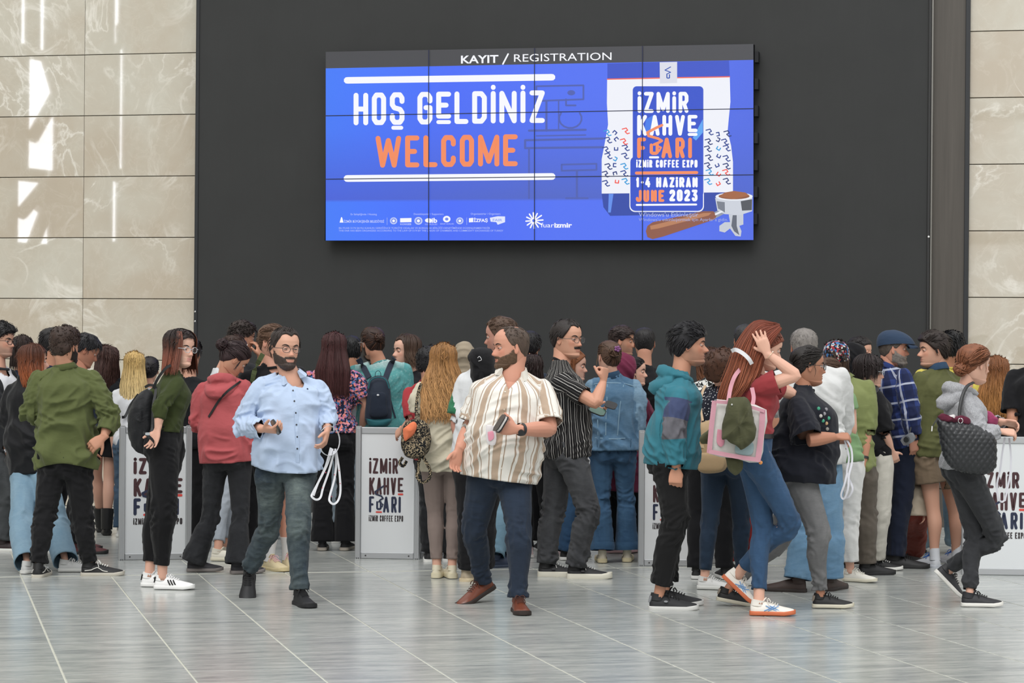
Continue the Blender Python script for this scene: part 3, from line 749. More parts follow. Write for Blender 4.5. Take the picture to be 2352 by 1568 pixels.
def person(label, **q):
    base_d = q['d']; J = skelet(q); s = q['s']; fem = 1 if q.get('fem') else 0; lod = q.get('lod',1); seed = abs(hash_(label))%9973
    base = A((J['anL'][0]+J['anR'][0])/2, (J['anL'][1]+J['anR'][1])/2, 0); pr = thing('person', label, 'person', base, q.get('group'))
    vox = {0:.0075,1:.0105,2:.0145}[lod]; hs = q.get('hs', 1.0)*(1.0 if q.get('H') is None else 1.0)*(.97 if fem else 1.0)
    skm = skin(*q.get('skin', ('c89878',))); R = random.Random(seed)
    Rh = rot3(*q['look']) if 'look' in q else rot3(q.get('yaw',0)); Ry = rot3((q['look'][0] if 'look' in q else q.get('yaw',0)))
    hc = J['hc']; body = M(); q['Rh0'] = Rh
    # head
    nz,na = ((62,60) if lod==0 else (44,44) if lod==1 else (30,30)); hp,hf,hat,(TH,Z) = head_grid(nz,na,fem,q.get('nose',1.0))
    bd = q.get('beard')
    if bd: hat[:,1] = beardmask(TH,Z,bd[0])*bd[2]
    elif not fem: hat[:,1] = stubmask(TH,Z)*q.get('stubble',.25)
    body.add((hp@(Rh*hs).T)+hc, hf, at=hat)
    for sg in (-1,1):
        e,f = ball((0,0,0),(.0065,.0175,.031), 12, 8)
        e[:,1] += .004*(e[:,2]>0); e[:,0] -= .0052*gs(e[:,1],.008)*gs(e[:,2]-.003,.015)*(e[:,0]>0); e[:,1] *= (1+.18*(e[:,2]/.031))
        e[:,0] *= sg
        if sg < 0: f = [x[::-1] for x in f]
        a = math.radians(22*sg); Rr = np.array([[math.cos(a),-math.sin(a),0],[math.sin(a),math.cos(a),0],[0,0,1]]); 
        e = e@Rr.T+A(.0765*sg,-.006,.000); body.add((e@(Rh*hs).T)+hc, f, at=[[0,0,.35]])
        for lo,hi,rr in ((9,88,.0140),(-88,-17,.0136)):
            vv=[]; ff=[]; na2=9; ne=5
            for i in range(ne):
                for j in range(na2):
                    el_ = math.radians(lo+(hi-lo)*i/(ne-1)); az = math.radians(-80+160*j/(na2-1)); el2 = el_*1.0
                    if lo>0 and i==0: el2 = math.radians(11-18*(abs(j-4)/4)**2)
                    vv.append((.031*sg+rr*math.cos(el2)*math.sin(az), .0705+rr*math.cos(el2)*math.cos(az), .008+rr*math.sin(el2)))
            ff = [(i*na2+j,i*na2+j+1,(i+1)*na2+j+1,(i+1)*na2+j) for i in range(ne-1) for j in range(na2-1)]
            body.add((np.array(vv)@(Rh*hs).T)+hc, ff, at=[[0,0,.3]])
    # neck
    nr = (.046 if fem else .057)*s*q.get('neckg',1.0); nb = J['nb']; nt = hc+Rh@(A(0,-.030,-.045)*hs)
    nm = nb*.45+nt*.55
    body.put(tube([nb-J['up']*.10, nb-J['up']*.02, nm, nt, hc+Rh@(A(0,-.02,.0)*hs)], [(nr*1.7,nr*1.3),(nr*1.22,nr*1.08),nr*1.0,(nr*.98,nr*1.08),nr*.9], lat=J['rt'], n=18), at=[[0,0,.1]])
    # torso core (kept below the clothes)
    P_,R_,lat = torso_sections(q, J, -.020, -.10, 1.03, belly=q.get('belly',0)*.6); body.put(tube(P_,R_,lat=np.array(lat),n=16,sub=2,ex=2.3))
    top = q.get('top'); bot = q.get('bot')
    bare_leg = bot and bot.get('len',2.0) < 1.9
    for k,sg in (('R',1),('L',-1)):
        hip,kn,an = J['hip'+k],J['kn'+k],J['an'+k]; sh,el,wr = J['sh'+k],J['el'+k],J['wr'+k]; lg = q.get('legg',1.0)*(1.0 if bare_leg else .72)
        back = -J['hfw']
        if bare_leg or lod<2:
            lp = [hip, hip*.67+kn*.33, hip*.33+kn*.67, kn, kn+(an-kn)*.30+back*.014*s, kn+(an-kn)*.60+back*.006*s, an+(kn-an)*.12, an-A(0,0,.02)]
            body.put(tube(lp,[.084*s*lg,.078*s*lg,.064*s*lg,.052*s*lg,.055*s*lg,.043*s*lg,.034*s*min(1,lg*1.1),.034*s*min(1,lg*1.1)],lat=J['hrt'],n=12,sub=3), at=[[0,0,.12]])
        # arm with hand
        sl = top.get('sl',.62) if top else 0; lens = np.linalg.norm(el-sh); lf = np.linalg.norm(wr-el); g_ = (.86 if fem else 1.0)*q.get('armg',1.0)
        arm = M(); hd = q.get('hand'+k, {}); rr = [r for _,r in ARMT]
        ar = [sh, sh*.63+el*.37, sh*.25+el*.75, el, el*.76+wr*.24, el*.45+wr*.55, el*.15+wr*.85, wr]
        st = 0 if sl < .9 else (3 if sl < 1.4 else 5)
        vis = q.get('arms', True)
        if vis:
            pa = ar[st:]; ra = [x*s*g_*(.80 if (i_==0 and st==0) else 1) for i_,x in enumerate(rr[st:])]
            elb = []
            arm.put(tube(pa, ra, n=12, sub=3))
            D0 = nrm(wr-el); D = np.asarray(hd['D'],float) if 'D' in hd else D0
            if 'D' in hd: D = J['rt']*0+A(*hd['D'])
            N = A(*hd['N']) if 'N' in hd else -J['rt']*sg+J['fw']*.15
            kw = {x:hd[x] for x in ('curl','spread','thumb','idx') if x in hd}
            hand_lofts(arm, wr, nrm(D), N, sg, s*(.93 if fem else 1.02), **kw)
            v,f = remesh(arm, .0048 if lod==0 else (.0062 if lod==1 else .0085), 2)
            body.add(v, f.tolist(), at=[[0,0,.15]])
        if not bare_leg or 'sock' not in (bot or {}): pass
    bo = obj('body', body, skm, pr)
    # eyes
    for sg in (-1,1):
        m = M(); V,F = ball((0,0,0), .0128, 14, 12); z = V[:,2].copy(); V = V[:,[0,2,1]]*A(1,1,1); F = [x[::-1] for x in F]
        gz = q.get('gaze',0); a = math.radians(gz); V = V@np.array([[math.cos(a),math.sin(a),0],[-math.sin(a),math.cos(a),0],[0,0,1]])
        V = V+A(.031*sg,.0705,.008); m.add(V@(Rh*hs).T+hc, F)
        fz = [z[list(f)].mean()/.0128 for f in F]; m.mi = [2 if c>.92 else (1 if c>.72 else 0) for c in fz]
        obj('eye', m, [plain('sclera','b9aea6',.25), plain('iris','3c2a1e',.2), plain('pupil','0a0808',.2)], bo)
    if lod < 2:
        for sg in (-1,1):
            th = np.radians(np.linspace(9,40,7))*sg; z = np.array([.0225,.026,.029,.031,.031,.029,.025]); p = face_bumps(hsurf(th,z,fem),fem)+A(0,.001,0)
            p = p@(Rh*hs).T+hc; obj('eyebrow', tube(p,[(.001,.001),(.0035,.002),(.004,.002),(.004,.002),(.0035,.002),(.0025,.002),(.001,.001)],lat=Rh[:,2],n=6,sub=1), plain('brow', q.get('browc','1d1613'), .8), bo)
    if bd:
        m = M(); nz2,na2 = (70,64) if lod==0 else (46,48); hp2,hf2,_,(T2,Z2) = head_grid(nz2,na2,fem,1.0); mk = beardmask(T2,Z2,bd[0])
        n = vnormals(hp2, np.array(hf2)); ns = vnoise(hp2*170+seed)
        off = (bd[1]*(sst(.2,.9,mk))*(.6+.8*ns)*(1+.8*gs(hp2[:,0],.03)*sst(-.07,-.11,Z2))-.0022*(1-sst(.1,.5,mk))); v = hp2+n*off[:,None]
        keep = [f for f in hf2 if all(mk[i]>.02 for i in f)]; used = sorted({i for f in keep for i in f}); ri = {o:i for i,o in enumerate(used)}
        m.add(v[used]@(Rh*hs).T+hc, [tuple(ri[i] for i in f) for f in keep], at=np.stack([ns[used],np.full(len(used),.2),np.zeros(len(used))],1)); obj('moustache' if bd[0]=='moustache' else 'beard', m, hairm(bd[3] if len(bd)>3 else q['hair'][0]), pr)
    if 'hair' in q and q['hair']:
        hh = q['hair']; hm = hairm(*(hh[0] if isinstance(hh[0],tuple) else (hh[0],))); build_hair(pr, hc, Rh, Ry, hs, hh[1:], seed, fem, hm)
    if top: make_top(pr, q, J, top, vox, seed)
    if bot: make_bot(pr, q, J, bot, vox, seed)
    sc = q.get('shoes')
    if sc:
        for k in 'RL':
            f = J['foot'+k]; shoe(pr, J['an'+k], f['yaw'], f.get('pitch',0), s*q.get('shoe_s',1.0)*(.93 if fem else 1.03), sc, f.get('roll',0))
    if q.get('glasses'): glasses(pr, hc, Rh, hs, *q['glasses'])
    q['J'] = J; q['Rh'] = Rh; q['hsc'] = hs; q['obj'] = pr; return pr, q
def hash_(s):
    h = 5381
    for c in s: h = (h*33+ord(c)) & 0xffffffff
    return h
def folds(V, N, along, ang, amp, seed, fa=22.0, fr=1.2, diag=.9):
    """soft ridged creases running mostly across the limb, patchy"""
    w = vnoise(np.stack([np.cos(ang)*1.1+seed*1.7, np.sin(ang)*1.1, along*4.5],1))
    sl_ = (vnoise(V*3.1+seed)-.5)*2.2
    p = np.stack([np.cos(ang)*fr+seed, np.sin(ang)*fr, along*fa+diag*np.sin(ang+seed)*2.4+sl_*2.2],1)
    n = vnoise(p); r = (1-np.abs(2*n-1))**3
    p2 = np.stack([np.cos(ang)*2.2+seed+9, np.sin(ang)*2.2, along*fa*.45-diag*np.cos(ang*2)*1.2+sl_],1); r2 = (1-np.abs(2*vnoise(p2)-1))**2
    return ((r-.2)*2.6*sst(.28,.62,w)+(r2-.35)*1.5)*amp

def make_top(pr, q, J, c, vox, seed):
    s = q['s']; fem = q.get('fem'); sl = c.get('sl',.62); ez = c.get('ease',.018); hem = c.get('hem',-.06); L = J['L']; hw = c.get('hemw'); neck_t = c.get('neck_t', .985)
    m = M(); ease = lambda t: ez*(1-.65*sst(.80,.96,t))
    P_,R_,lat = torso_sections(q, J, ease, hem-.05, 1.06, hemw=hw); m.put(tube(P_,R_,lat=np.array(lat),n=22,sub=3,ex=2.3))
    segs = []; g_ = (.86 if fem else 1.0)*q.get('armg',1.0); cuts = []; se = c.get('sease', ez*.9)
    for k,sg in (('R',1),('L',-1)):
        sh,el,wr = J['sh'+k],J['el'+k],J['wr'+k]
        trap = J['pel']+J['up']*L*.965+J['rt']*sg*.040*s; rs0 = .049*s*g_+se*.25; m.put(tube([trap, trap*.5+sh*.5+J['up']*.004*s, sh-J['up']*.004],[.044*s,.044*s,rs0*.8],n=12,sub=2)); m.put(ball(sh, rs0, 14, 10))
        if sl > 0:
            end = sl+.055; pts=[]; rs=[]
            for a in (0,.37,.75,1.0,1.24,1.55,1.85,2.0):
                if a > end: break
                p = sh+(el-sh)*a if a<=1 else el+(wr-el)*(a-1); r = np.interp(a,(0,.37,.75,1.0,1.24,1.55,1.85,2.0),[x for _,x in ARMT])*s*g_
                flare = c.get('flare',.0)*sst(.2,1,a/max(.01,sl)) ; r = (r+se*(.35+.65*sst(0,.3,a))+flare)*(.93 if a==0 else 1)
                if c.get('cuff') and a > sl-.25: r = max(r-se*.5, r*.8)
                pts.append(p); rs.append(r)
            p_end = sh+(el-sh)*end if end<=1 else el+(wr-el)*(end-1)
            if np.linalg.norm(p_end-pts[-1]) > .01: pts.append(p_end); rs.append(rs[-1])
            m.put(tube(pts, rs, n=14, sub=3))
        segs.append((k,sh,el,wr))
    V,F = remesh(m, vox, c.get('smooth',5))
    up = J['up']; tv = ((V-J['pel'])@up); d_t, _ = segdist(V, J['pel'], J['nb']); loc = V-J['pel']
    ang = np.arctan2(loc@J['rt'], loc@J['fw']*1.35); N = vnormals(V,F)
    idv = np.zeros(len(V)); U = ang*.155*s*q.get('g',1); Vv = tv.copy(); amp = np.full(len(V), c.get('fold',.008)); A_ang = ang.copy(); along = tv.copy()
    disp = folds(V,N,tv,ang, c.get('fold',.008)*(.5+.7*gs(tv/L-.28,.22)+.4*gs(tv/L-.1,.1)), seed)
    hz = []
    for k,sh,el,wr in segs:
        d1,t1 = segdist(V,sh,el); d2,t2 = segdist(V,el,wr); lat_ = (V-sh)@J['rt']*(1 if k=='R' else -1)
        da = np.minimum(d1,d2); a = np.where(d1<d2, t1, 1+t2); w_t = np.interp(tv/L, [x[0] for x in TOR['m']],[x[1] for x in TOR['m']])*s
        ra_ = np.interp(a,(0,.37,.75,1.0,1.24,1.55,1.85,2.0),[x for _,x in ARMT])*s*g_+se+c.get('flare',0)
        x_ = loc@J['rt']; y_ = loc@J['fw']; TT = TOR['f' if fem else 'm']; tq = tv/L; gg_ = 1+(q.get('g',1)-1)*(1-sst(.80,1.0,tq)); W_ = np.interp(tq,[r[0] for r in TT],[r[1] for r in TT])*s*gg_+ez; Fq = np.interp(tq,[r[0] for r in TT],[r[2] for r in TT])*s*gg_+ez+q.get('belly',0)*gs(tq-.30,.24)*s; Bq = np.interp(tq,[r[0] for r in TT],[r[3] for r in TT])*s*gg_+ez
        if hw: W_ = np.where(tq<.45, np.maximum(W_,hw[0]), W_); Fq = np.where(tq<.45, np.maximum(Fq,hw[1]), Fq); Bq = np.where(tq<.45, np.maximum(Bq,hw[1]*.92), Bq)
        YD = np.where(y_>0,Fq,Bq); et = np.abs(np.sqrt((x_/W_)**2+(y_/YD)**2)-1)*np.minimum(W_,YD); ontorso = (et-.014 < np.abs(da-ra_)) & (tq < .70)
        isarm = ~ontorso & (da < ra_+.014) & ((lat_ > -.005*s) | (a > .5)) & (a < sl+.15)
        ax1 = nrm(el-sh); ax2 = nrm(wr-el); axv = np.where((d1<d2)[:,None], ax1, ax2); o = np.where((d1<d2)[:,None], V-sh, V-el); rad = o-axv*np.sum(o*axv,1)[:,None]
        ref = J['rt']*(1 if k=='R' else -1); ref2 = J['fw']; e1 = ref-axv*(axv@ref)[:,None]; e1/=np.maximum(1e-6,np.linalg.norm(e1,axis=1))[:,None]; e2 = np.cross(axv,e1)
        aa = np.arctan2(np.sum(rad*e2,1), np.sum(rad*e1,1)); va = np.where(d1<d2, t1*np.linalg.norm(el-sh), np.linalg.norm(el-sh)+t2*np.linalg.norm(wr-el))
        idv = np.where(isarm, 1.0, idv); U = np.where(isarm, aa*.06*s, U); Vv = np.where(isarm, va, Vv)
        am = c.get('sfold',.007)*(.45+.8*gs(a-1,.25)+.6*sst(1.5,1.95,a)); dz = folds(V,N,va,aa,am,seed+31, 30); disp = np.where(isarm, dz, disp)
        if sl > 0:
            cp = sh+(el-sh)*sl if sl<=1 else el+(wr-el)*(sl-1); ax = ax1 if sl<=1 else ax2
            dist = (cp-V)@ax; rc = np.linalg.norm((V-cp)+dist[:,None]*ax,axis=1); r_e = np.interp(sl,(0,.37,.75,1.0,1.24,1.55,1.85,2.0),[x for _,x in ARMT])*s*g_+se+c.get('flare',0); dist = np.where((rc < r_e+.03) & (dist > -.06) & (dist<.09) & ~ontorso, dist, 1.0); cuts.append((dist, -ax))
    disp = vsmooth(F, disp, 1); idc = vsmooth(F, idv, 5); sleeve = idv; idv = np.where(idc > .5, 1.0, 0.0)
    hzv = hem*L
    if c.get('tails'): hzv = hem*L - c['tails']*np.cos(2*ang)
    under = (idv < .5) | (tv < (hem+.02)*L)
    cuts.append((np.where(idv<.5, tv-hzv, 1.0), up))
    nr = (.049 if fem else .060)*s*q.get('neckg',1)*c.get('nko',1.0)
    na_ = nrm(J['hc']+q['Rh0']@A(0,-.03,-.06)-J['nb']); rel = V-J['nb']; rad_ = rel-(rel@na_)[:,None]*na_-J['fw']*.004; rl = np.linalg.norm(rad_*1.0,axis=1)
    fwd = sst(.0,1,(rad_@J['fw'])/np.maximum(rl,1e-6)); dist = rl-nr*(1+c.get('scoop',.10)*fwd); dist = np.where((tv > L*.84)&(idv<.5), dist, np.where(tv>L*.93, dist, 1.0))
    cuts.append((dist, rad_/np.maximum(rl,1e-6)[:,None]))
    dist = (J['nb']+na_*.030*s*c.get('standh',1)-V)@na_; cuts.append((np.where((rl<nr*1.7)&(tv>L*.9), dist, 1.0), -na_))
    if c.get('vneck'):                                         # open collar: a wedge down the chest
        x = np.abs(loc@J['rt']); yv = loc@J['fw']; apex = J['L']*neck_t-c['vneck']; dist = x-(tv-apex)*.62; nn = nrm(J['rt'])
        dist = np.where((yv>0)&(idv<.5)&(tv>apex-.03)&(x<.09), dist, 1.0); sgn_ = np.sign(loc@J['rt'])[:,None]
        cuts.append((dist*.85, np.sign(loc@J['rt'])[:,None]*nn))
    if c.get('hand'): pass
    V = V+N*disp[:,None]
    at = {'gc':np.stack([U,Vv if c.get('vshoulder',1) else Vv,idv],1), 'lc':np.stack([loc@J['rt'],loc@J['fw'],tv],1)}
    V,F,at = cutmesh(V,F,cuts,at)
    o = qmesh(c.get('name','shirt'), V,F, c['mat'], pr, at)
    dg = c.get('trim')
    if c.get('collar'): collar(o, q, J, c)
    if c.get('hood'): hood(o, q, J, c)
    if c.get('band'):
        for k,sh,el,wr in segs:
            a0 = sl; cp = sh+(el-sh)*sl if sl<=1 else el+(wr-el)*(sl-1); ax = nrm(el-sh) if sl<=1 else nrm(wr-el)
            r = (np.interp(sl,(0,.37,.75,1.0,1.24,1.55,1.85,2.0),[x for _,x in ARMT])*s*g_+se*.9+c.get('flare',0))
            obj('cuff', tube([cp-ax*c['band'], cp-ax*c['band']*.5, cp-ax*.001],[r*.96,r*1.03,r*.94],n=18,sub=2,cap=False), c.get('cmat',c['mat']), o)
    return o
def collar(o, q, J, c):
    s = q['s']; kind = c['collar']; m = M(); mt = c.get('colmat', c['mat']); nr = (.049 if q.get('fem') else .060)*s*q.get('neckg',1)*c.get('nko',1.0)
    ax = nrm(J['hc']+q['Rh0']@A(0,-.03,-.06)-J['nb']); rt = nrm(J['rt']-ax*np.dot(J['rt'],ax)); fw = np.cross(ax, rt); nb = J['nb']+J['fw']*.004; sc = c.get('scoop',.10)
    if kind == 'crew':
        pts = [nb+rt*math.cos(a)*nr*1.04+fw*math.sin(a)*nr*(1.04+sc*max(0,math.sin(a)))+ax*(.010-.024*math.sin(a)-.006*abs(math.cos(a)))*s for a in np.linspace(0,2*pi,29)]
        V,F = tube(pts,[(.010,.005)]*29,lat=ax,n=8,sub=1,cap=False); m.add(V,F)
    else:
        gap = c.get('gap',.40); na = 36; V=[]; h = c.get('colh',.034)*s; vn = c.get('vneck',0)
        for i in range(na+1):
            a = pi/2+gap+(2*pi-2*gap)*i/na; sn = math.sin(a); f_ = abs(math.cos((a-pi/2)/2)); fr = max(0,sn)
            dx = rt*math.cos(a)+fw*sn; drop = (.004-.030*sn*(1 if sn>0 else .5))*s-vn*.22*f_**6; r0 = nr*(1.0+sc*fr+vn*1.2*f_**4)
            base = nb+dx*r0*1.03+ax*(drop-.016*s); topp = nb+dx*r0*1.02+ax*(drop+h*.9); outr = nb+dx*(r0*1.10+.003)+ax*(drop+h)
            low = nb+dx*(r0*1.32+.008+.016*f_**8)+ax*(drop-.002*s-.036*s*f_**6)+rt*math.copysign(.014*f_**8*s, math.cos(a))
            V += [base,topp,outr,low,low-ax*.004-dx*.004]
        F = [(i*5+j,i*5+j+1,(i+1)*5+j+1,(i+1)*5+j) for i in range(na) for j in range(4)]; F += [(0,1,2,3),(na*5+3,na*5+2,na*5+1,na*5)]
        m.add(V,F)
    obj('collar', m, mt, o)
def hood(o, q, J, c):
    s = q['s']; up,fw,rt = J['up'],J['fw'],J['rt']; nb = J['pel']+up*J['L']*.97; k = c.get('hoods',1.0)*s; m = M()
    # thrown-back hood: thick soft roll round the neck that opens into a pouch behind
    n = 22; pts=[]; rr=[]
    for i in range(n+1):
        a = pi/2+.45+(2*pi-.9)*i/n; b = max(0,-math.sin(a)); dx = rt*math.cos(a)*(.088+.012*b)+fw*math.sin(a)*(.075+.035*b)
        pts.append(nb+dx*k+up*(.018-.030*max(0,math.sin(a))+.012*b)*k); rr.append((.020+.020*b)*k)
    m.put(tube(pts, rr, n=12, sub=1))
    pts=[]; rr=[]
    for i in range(n+1):
        a = pi+.25+(pi-.5)*i/n; b = max(0,-math.sin(a)); dx = rt*math.cos(a)*.105+fw*math.sin(a)*(.135)
        pts.append(nb+dx*k+up*(.000-.075*b)*k); rr.append((.020+.030*b)*k)
    m.put(tube(pts, rr, n=12, sub=1)); c0 = nb-fw*.095*k-up*.045*k; m.put(ball(c0,(.085*k,.050*k,.060*k),14,10,R=np.stack([rt,fw,up],1)))
    V,F = remesh(m, .009 if q.get('lod',1)<2 else .013, 3); N = vnormals(V,F); l = V-nb; a = np.arctan2(l@rt, l@fw); V = V+N*((1-np.abs(2*vnoise(np.stack([a*1.2,(l@up)*26,np.linalg.norm(l,axis=1)*16+3],1))-1))**2*.009-.003)[:,None]
    at = {'gc':np.stack([a*.1,0*a,0*a],1)}
    qmesh('hood', V,F, c['mat'], o, at)
LEGP = {'skinny':(.004,.004,.004,.005,.006),'slim':(.010,.010,.012,.014,.018),'straight':(.012,.014,.018,.022,.030),'wide':(.012,.022,.034,.044,.058),'flare':(.004,.004,.006,.020,.055),'jogger':(.014,.018,.022,.018,.006),'baggy':(.02,.03,.036,.040,.042),'short':(.02,.034,.03,.03,.03)}
def make_bot(pr, q, J, c, vox, seed):
    s = q['s']; fem = q.get('fem'); L = J['L']; e = LEGP[c.get('fit','straight')]; ln = c.get('len',1.93); wt = c.get('waist',.20); m = M(); ez = c.get('ease',.006); lg = q.get('legg',1.0)
    P_,R_,lat = torso_sections(q, J, ez, -.13, wt+.05, belly=0); m.put(tube(P_,R_,lat=np.array(lat),n=20,sub=3,ex=2.3))
    if fem or 1:
        for sg in (-1,1): m.put(ball(J['pel']+J['hrt']*sg*.075*s-J['hfw']*(.050 if fem else .035)*s-A(0,0,.005*s),(.085*s*q.get('g',1),.088*s,.10*s),12,9,R=np.stack([J['hrt'],J['hfw'],A(0,0,1)],1)))
    seg=[]
    for k,sg in (('R',1),('L',-1)):
        hip,kn,an = J['hip'+k],J['kn'+k],J['an'+k]; b = -J['hfw']; an2 = an-(kn-an)*0; seg.append((k,hip,kn,an))
        pts=[hip+A(0,0,.05*s), hip-A(0,0,.03*s), hip*.58+kn*.42, kn, kn+(an-kn)*.30+b*.014*s, kn+(an-kn)*.62+b*.006*s, an+(kn-an)*.12, an-(kn-an)*.09]
        rs=[.080*s*lg+e[0],.092*s*lg+e[0],.080*s*lg+e[1],.058*s*lg+e[2],.056*s*lg+e[3],.044*s+e[3]*.5+e[4]*.5,.036*s+e[4],.036*s+e[4]]
        end = ln+.16
        if ln < 1.6:
            cum = [0,.07,.42,1.0,1.30,1.62,1.88,2.06]; kk = max(i for i,a in enumerate(cum) if a <= end)+1; pe = hip+(kn-hip)*end if end<=1 else kn+(an-kn)*(end-1)
            r_e = np.interp(end,cum,rs)+c.get('flare',0); pts = pts[:kk]+[pe]; rs = [r+c.get('flare',0)*i/kk for i,r in enumerate(rs[:kk])]+[r_e]
        m.put(tube(pts,rs,lat=J['hrt'],n=14,sub=3))
    V,F = remesh(m, vox, 4); N = vnormals(V,F); loc = V-J['pel']; up = J['up']; tv = loc@up; ang = np.arctan2(loc@J['hrt'], loc@J['hfw'])
    ds=[]
    for k,h,kn,an in seg:
        d1,t1 = segdist(V,h,kn); d2,t2 = segdist(V,kn,an-(kn-an)*.1); ds.append((np.minimum(d1,d2), np.where(d1<d2,t1,1+t2*1.1), kn, h, an))
    wR = ds[0][0] < ds[1][0]; a = np.where(wR, ds[0][1], ds[1][1]); cuts=[]; disp = np.zeros(len(V)); wear = np.zeros(len(V)); U = ang*.15
    for i,(dd,aa_,kn,h,an) in enumerate(ds):
        me = wR if i==0 else ~wR; ax = np.where((aa_<1)[:,None], nrm(kn-h), nrm(an-kn)); o_ = V-np.where((aa_<1)[:,None], h, kn); rad = o_-ax*np.sum(o_*ax,1)[:,None]
        e1 = J['hrt']-ax*(ax@J['hrt'])[:,None]; e2 = J['hfw']-ax*(ax@J['hfw'])[:,None]; th = np.arctan2(np.sum(rad*e2,1),np.sum(rad*e1,1))
        va = aa_*.43*s; am = c.get('fold',.007)*(.30+.9*gs(aa_-1.0,.16)+1.0*sst(1.45,1.95,aa_)*(1 if c.get('fit') not in ('wide','flare','short') else .25)+.7*gs(aa_-.08,.12))
        fd = folds(V,N,va,th,am,seed+77*i,30,1.2,.5); disp = np.where(me, fd, disp); U = np.where(me, th*.07, U)
        front = sst(0,1,np.sin(th)*1.0); wear = np.where(me, front**1.5*(.75*gs(aa_-.48,.22)+.5*gs(aa_-1.05,.12)), wear)
        kk, ann = kn, an; cp = h+(kn-h)*ln if ln<=1 else kn+(an-kn)*(ln-1); axc = nrm(kn-h) if ln<=1 else nrm(an-kn); dl = (cp-V)@axc; rc = np.linalg.norm((V-cp)+dl[:,None]*axc,axis=1)
        dist = np.where(me & (rc < (.075 if ln>1.5 else .14)+e[4]+c.get('flare',0)) & (dl<.10), dl, 1.0); cuts.append((dist,-axc))
    disp = vsmooth(F, disp, 1); cuts.append(((wt*L-tv), -up)); V = V+N*disp[:,None]
    at = {'gc':np.stack([U,a*.43,wear],1)}
    V,F,at = cutmesh(V,F,cuts,at); o = qmesh(c.get('name','trousers'),V,F,c['mat'],pr,at)
    if c.get('cuffs'):
        for k,h,kn,an in seg:
            ax = nrm(an-kn); cp = kn+(an-kn)*(ln-1); r = .036*s+e[4]+.004
            obj('cuff', tube([cp-ax*c['cuffs'],cp-ax*c['cuffs']*.5,cp],[r*.98,r*1.04,r],n=18,sub=2,cap=False,lat=J['hrt']), c.get('cmat',c['mat']), o)
    if c.get('pockets'):                                      # back pockets as stitched patches
        for sg in (-1,1):
            cc = J['pel']+J['hrt']*sg*.078*s+A(0,0,.045*s)-J['hfw']*(.155 if fem else .150)*s
            hw_,hh_ = .055*s,.065*s; pts=[cc+J['hrt']*x*hw_+A(0,0,z*hh_)+J['hfw']*(abs(x)*.012+(.012 if z<0 else 0)*.5) for x,z in ((-1,1),(-.9,-.75),(0,-1.1),(.9,-.75),(1,1),(-1,1))]
            obj('pocket', tube(pts,[.0022]*6,n=5,sub=1), c.get('pmat',c['mat']), o)
    if c.get('belt'):
        t = wt-.03; PP,RR,ll = torso_sections(q,J,ez+.014,t-.02,t+.04,belly=0); obj('belt', tube(PP,RR,lat=np.array(ll),n=28,sub=1,ex=2.3,cap=False), plain('belt',c['belt'],.45), pr)
    return o
def glasses(pr, hc, Rh, hs, col, kind='round', on='eyes'):
    m = M(); g = M(); dz = 0 if on=='eyes' else .062; dy = 0 if on=='eyes' else -.012; tl = 0
    for sg in (-1,1):
        w,h = (.023,.0185) if kind=='round' else (.0265,.0185); ex = 2.2 if kind=='round' else 3.2; pts=[]
        for a in np.linspace(0,2*pi,21):
            c,s_ = math.cos(a),math.sin(a); k = (abs(c)**ex+abs(s_)**ex)**(-1/ex); pts.append(A(.0325*sg+w*c*k, .0985-.0035*(abs(.0325*sg+w*c*k)/.05)**2, .004+h*s_*k))
        pts = np.array(pts); m.put(tube(pts,[.0016 if kind=='round' else .0024]*21,n=6,sub=1,cap=False,lat=A(0,1,0)))
        c0 = pts[:-1].mean(0); g.add(np.vstack([pts[:-1],c0[None]]), [(20,i,(i+1)%20) for i in range(20)])
        m.put(tube([A(sg*.0555,.094,.010),A(sg*.074,.084,.011),A(sg*.082,.05,.011),A(sg*.0835,.0,.010),A(sg*.082,-.022,-.008)],[.0018]*5,n=6,sub=2))
    m.put(tube([A(-.0105,.099,.006),A(0,.1015,.010),A(.0105,.099,.006)],[.0016]*3,n=6,sub=2))
    for q in (m,g): q.xf(np.eye(3),A(0,dy,dz)); q.xf(Rh*hs,hc)
    o = obj('glasses' if on=='eyes' else 'sunglasses', m, plain('frame',col,.35), pr)
    obj('lens', g, plain('lens', 'dfe6e8' if on=='eyes' and kind!='sun' else '151515', .08, alpha=.05 if on=='eyes' else .95), o)
# ------------------------------------------------------------------ the setting
SL = .2326; D0 = 23.02; AL = math.atan(SL)      # the back wall runs from 24 m (left) to 22 m (right)
WM = Matrix.Translation((0, D0, 0)) @ Matrix.Rotation(-AL, 4, 'Z')
def WL(px, py, off=0.0):
    """photo pixel -> wall frame (x along, z up) on the plane off metres in front of the wall"""
    u, v = unroll(px, py); D = D0-off/math.cos(AL); d = D/(1+SL*u/FPX); X = u/FPX*d; w = A(X, d, CH-v/FPX*d)
    l = WM.inverted() @ Vector(w); return l.x, l.z
def wobj(name, m, mats, parent=None, smooth=False, kind=None):
    if isinstance(m, tuple): m = M().put(m)
    me = bpy.data.meshes.new(name); me.from_pydata(np.vstack(m.v).tolist(), [], m.f)
    for x in (mats if isinstance(mats,(list,tuple)) else [mats]): me.materials.append(x)
    if isinstance(mats,(list,tuple)) and len(mats)>1: me.polygons.foreach_set('material_index', m.mi)
    if smooth: me.polygons.foreach_set('use_smooth',[True]*len(m.f))
    o = bpy.data.objects.new(name, me); COL.objects.link(o)
    if parent is None: o.matrix_world = WM
    else: o.parent = parent
    if kind: o['kind'] = kind
    return o
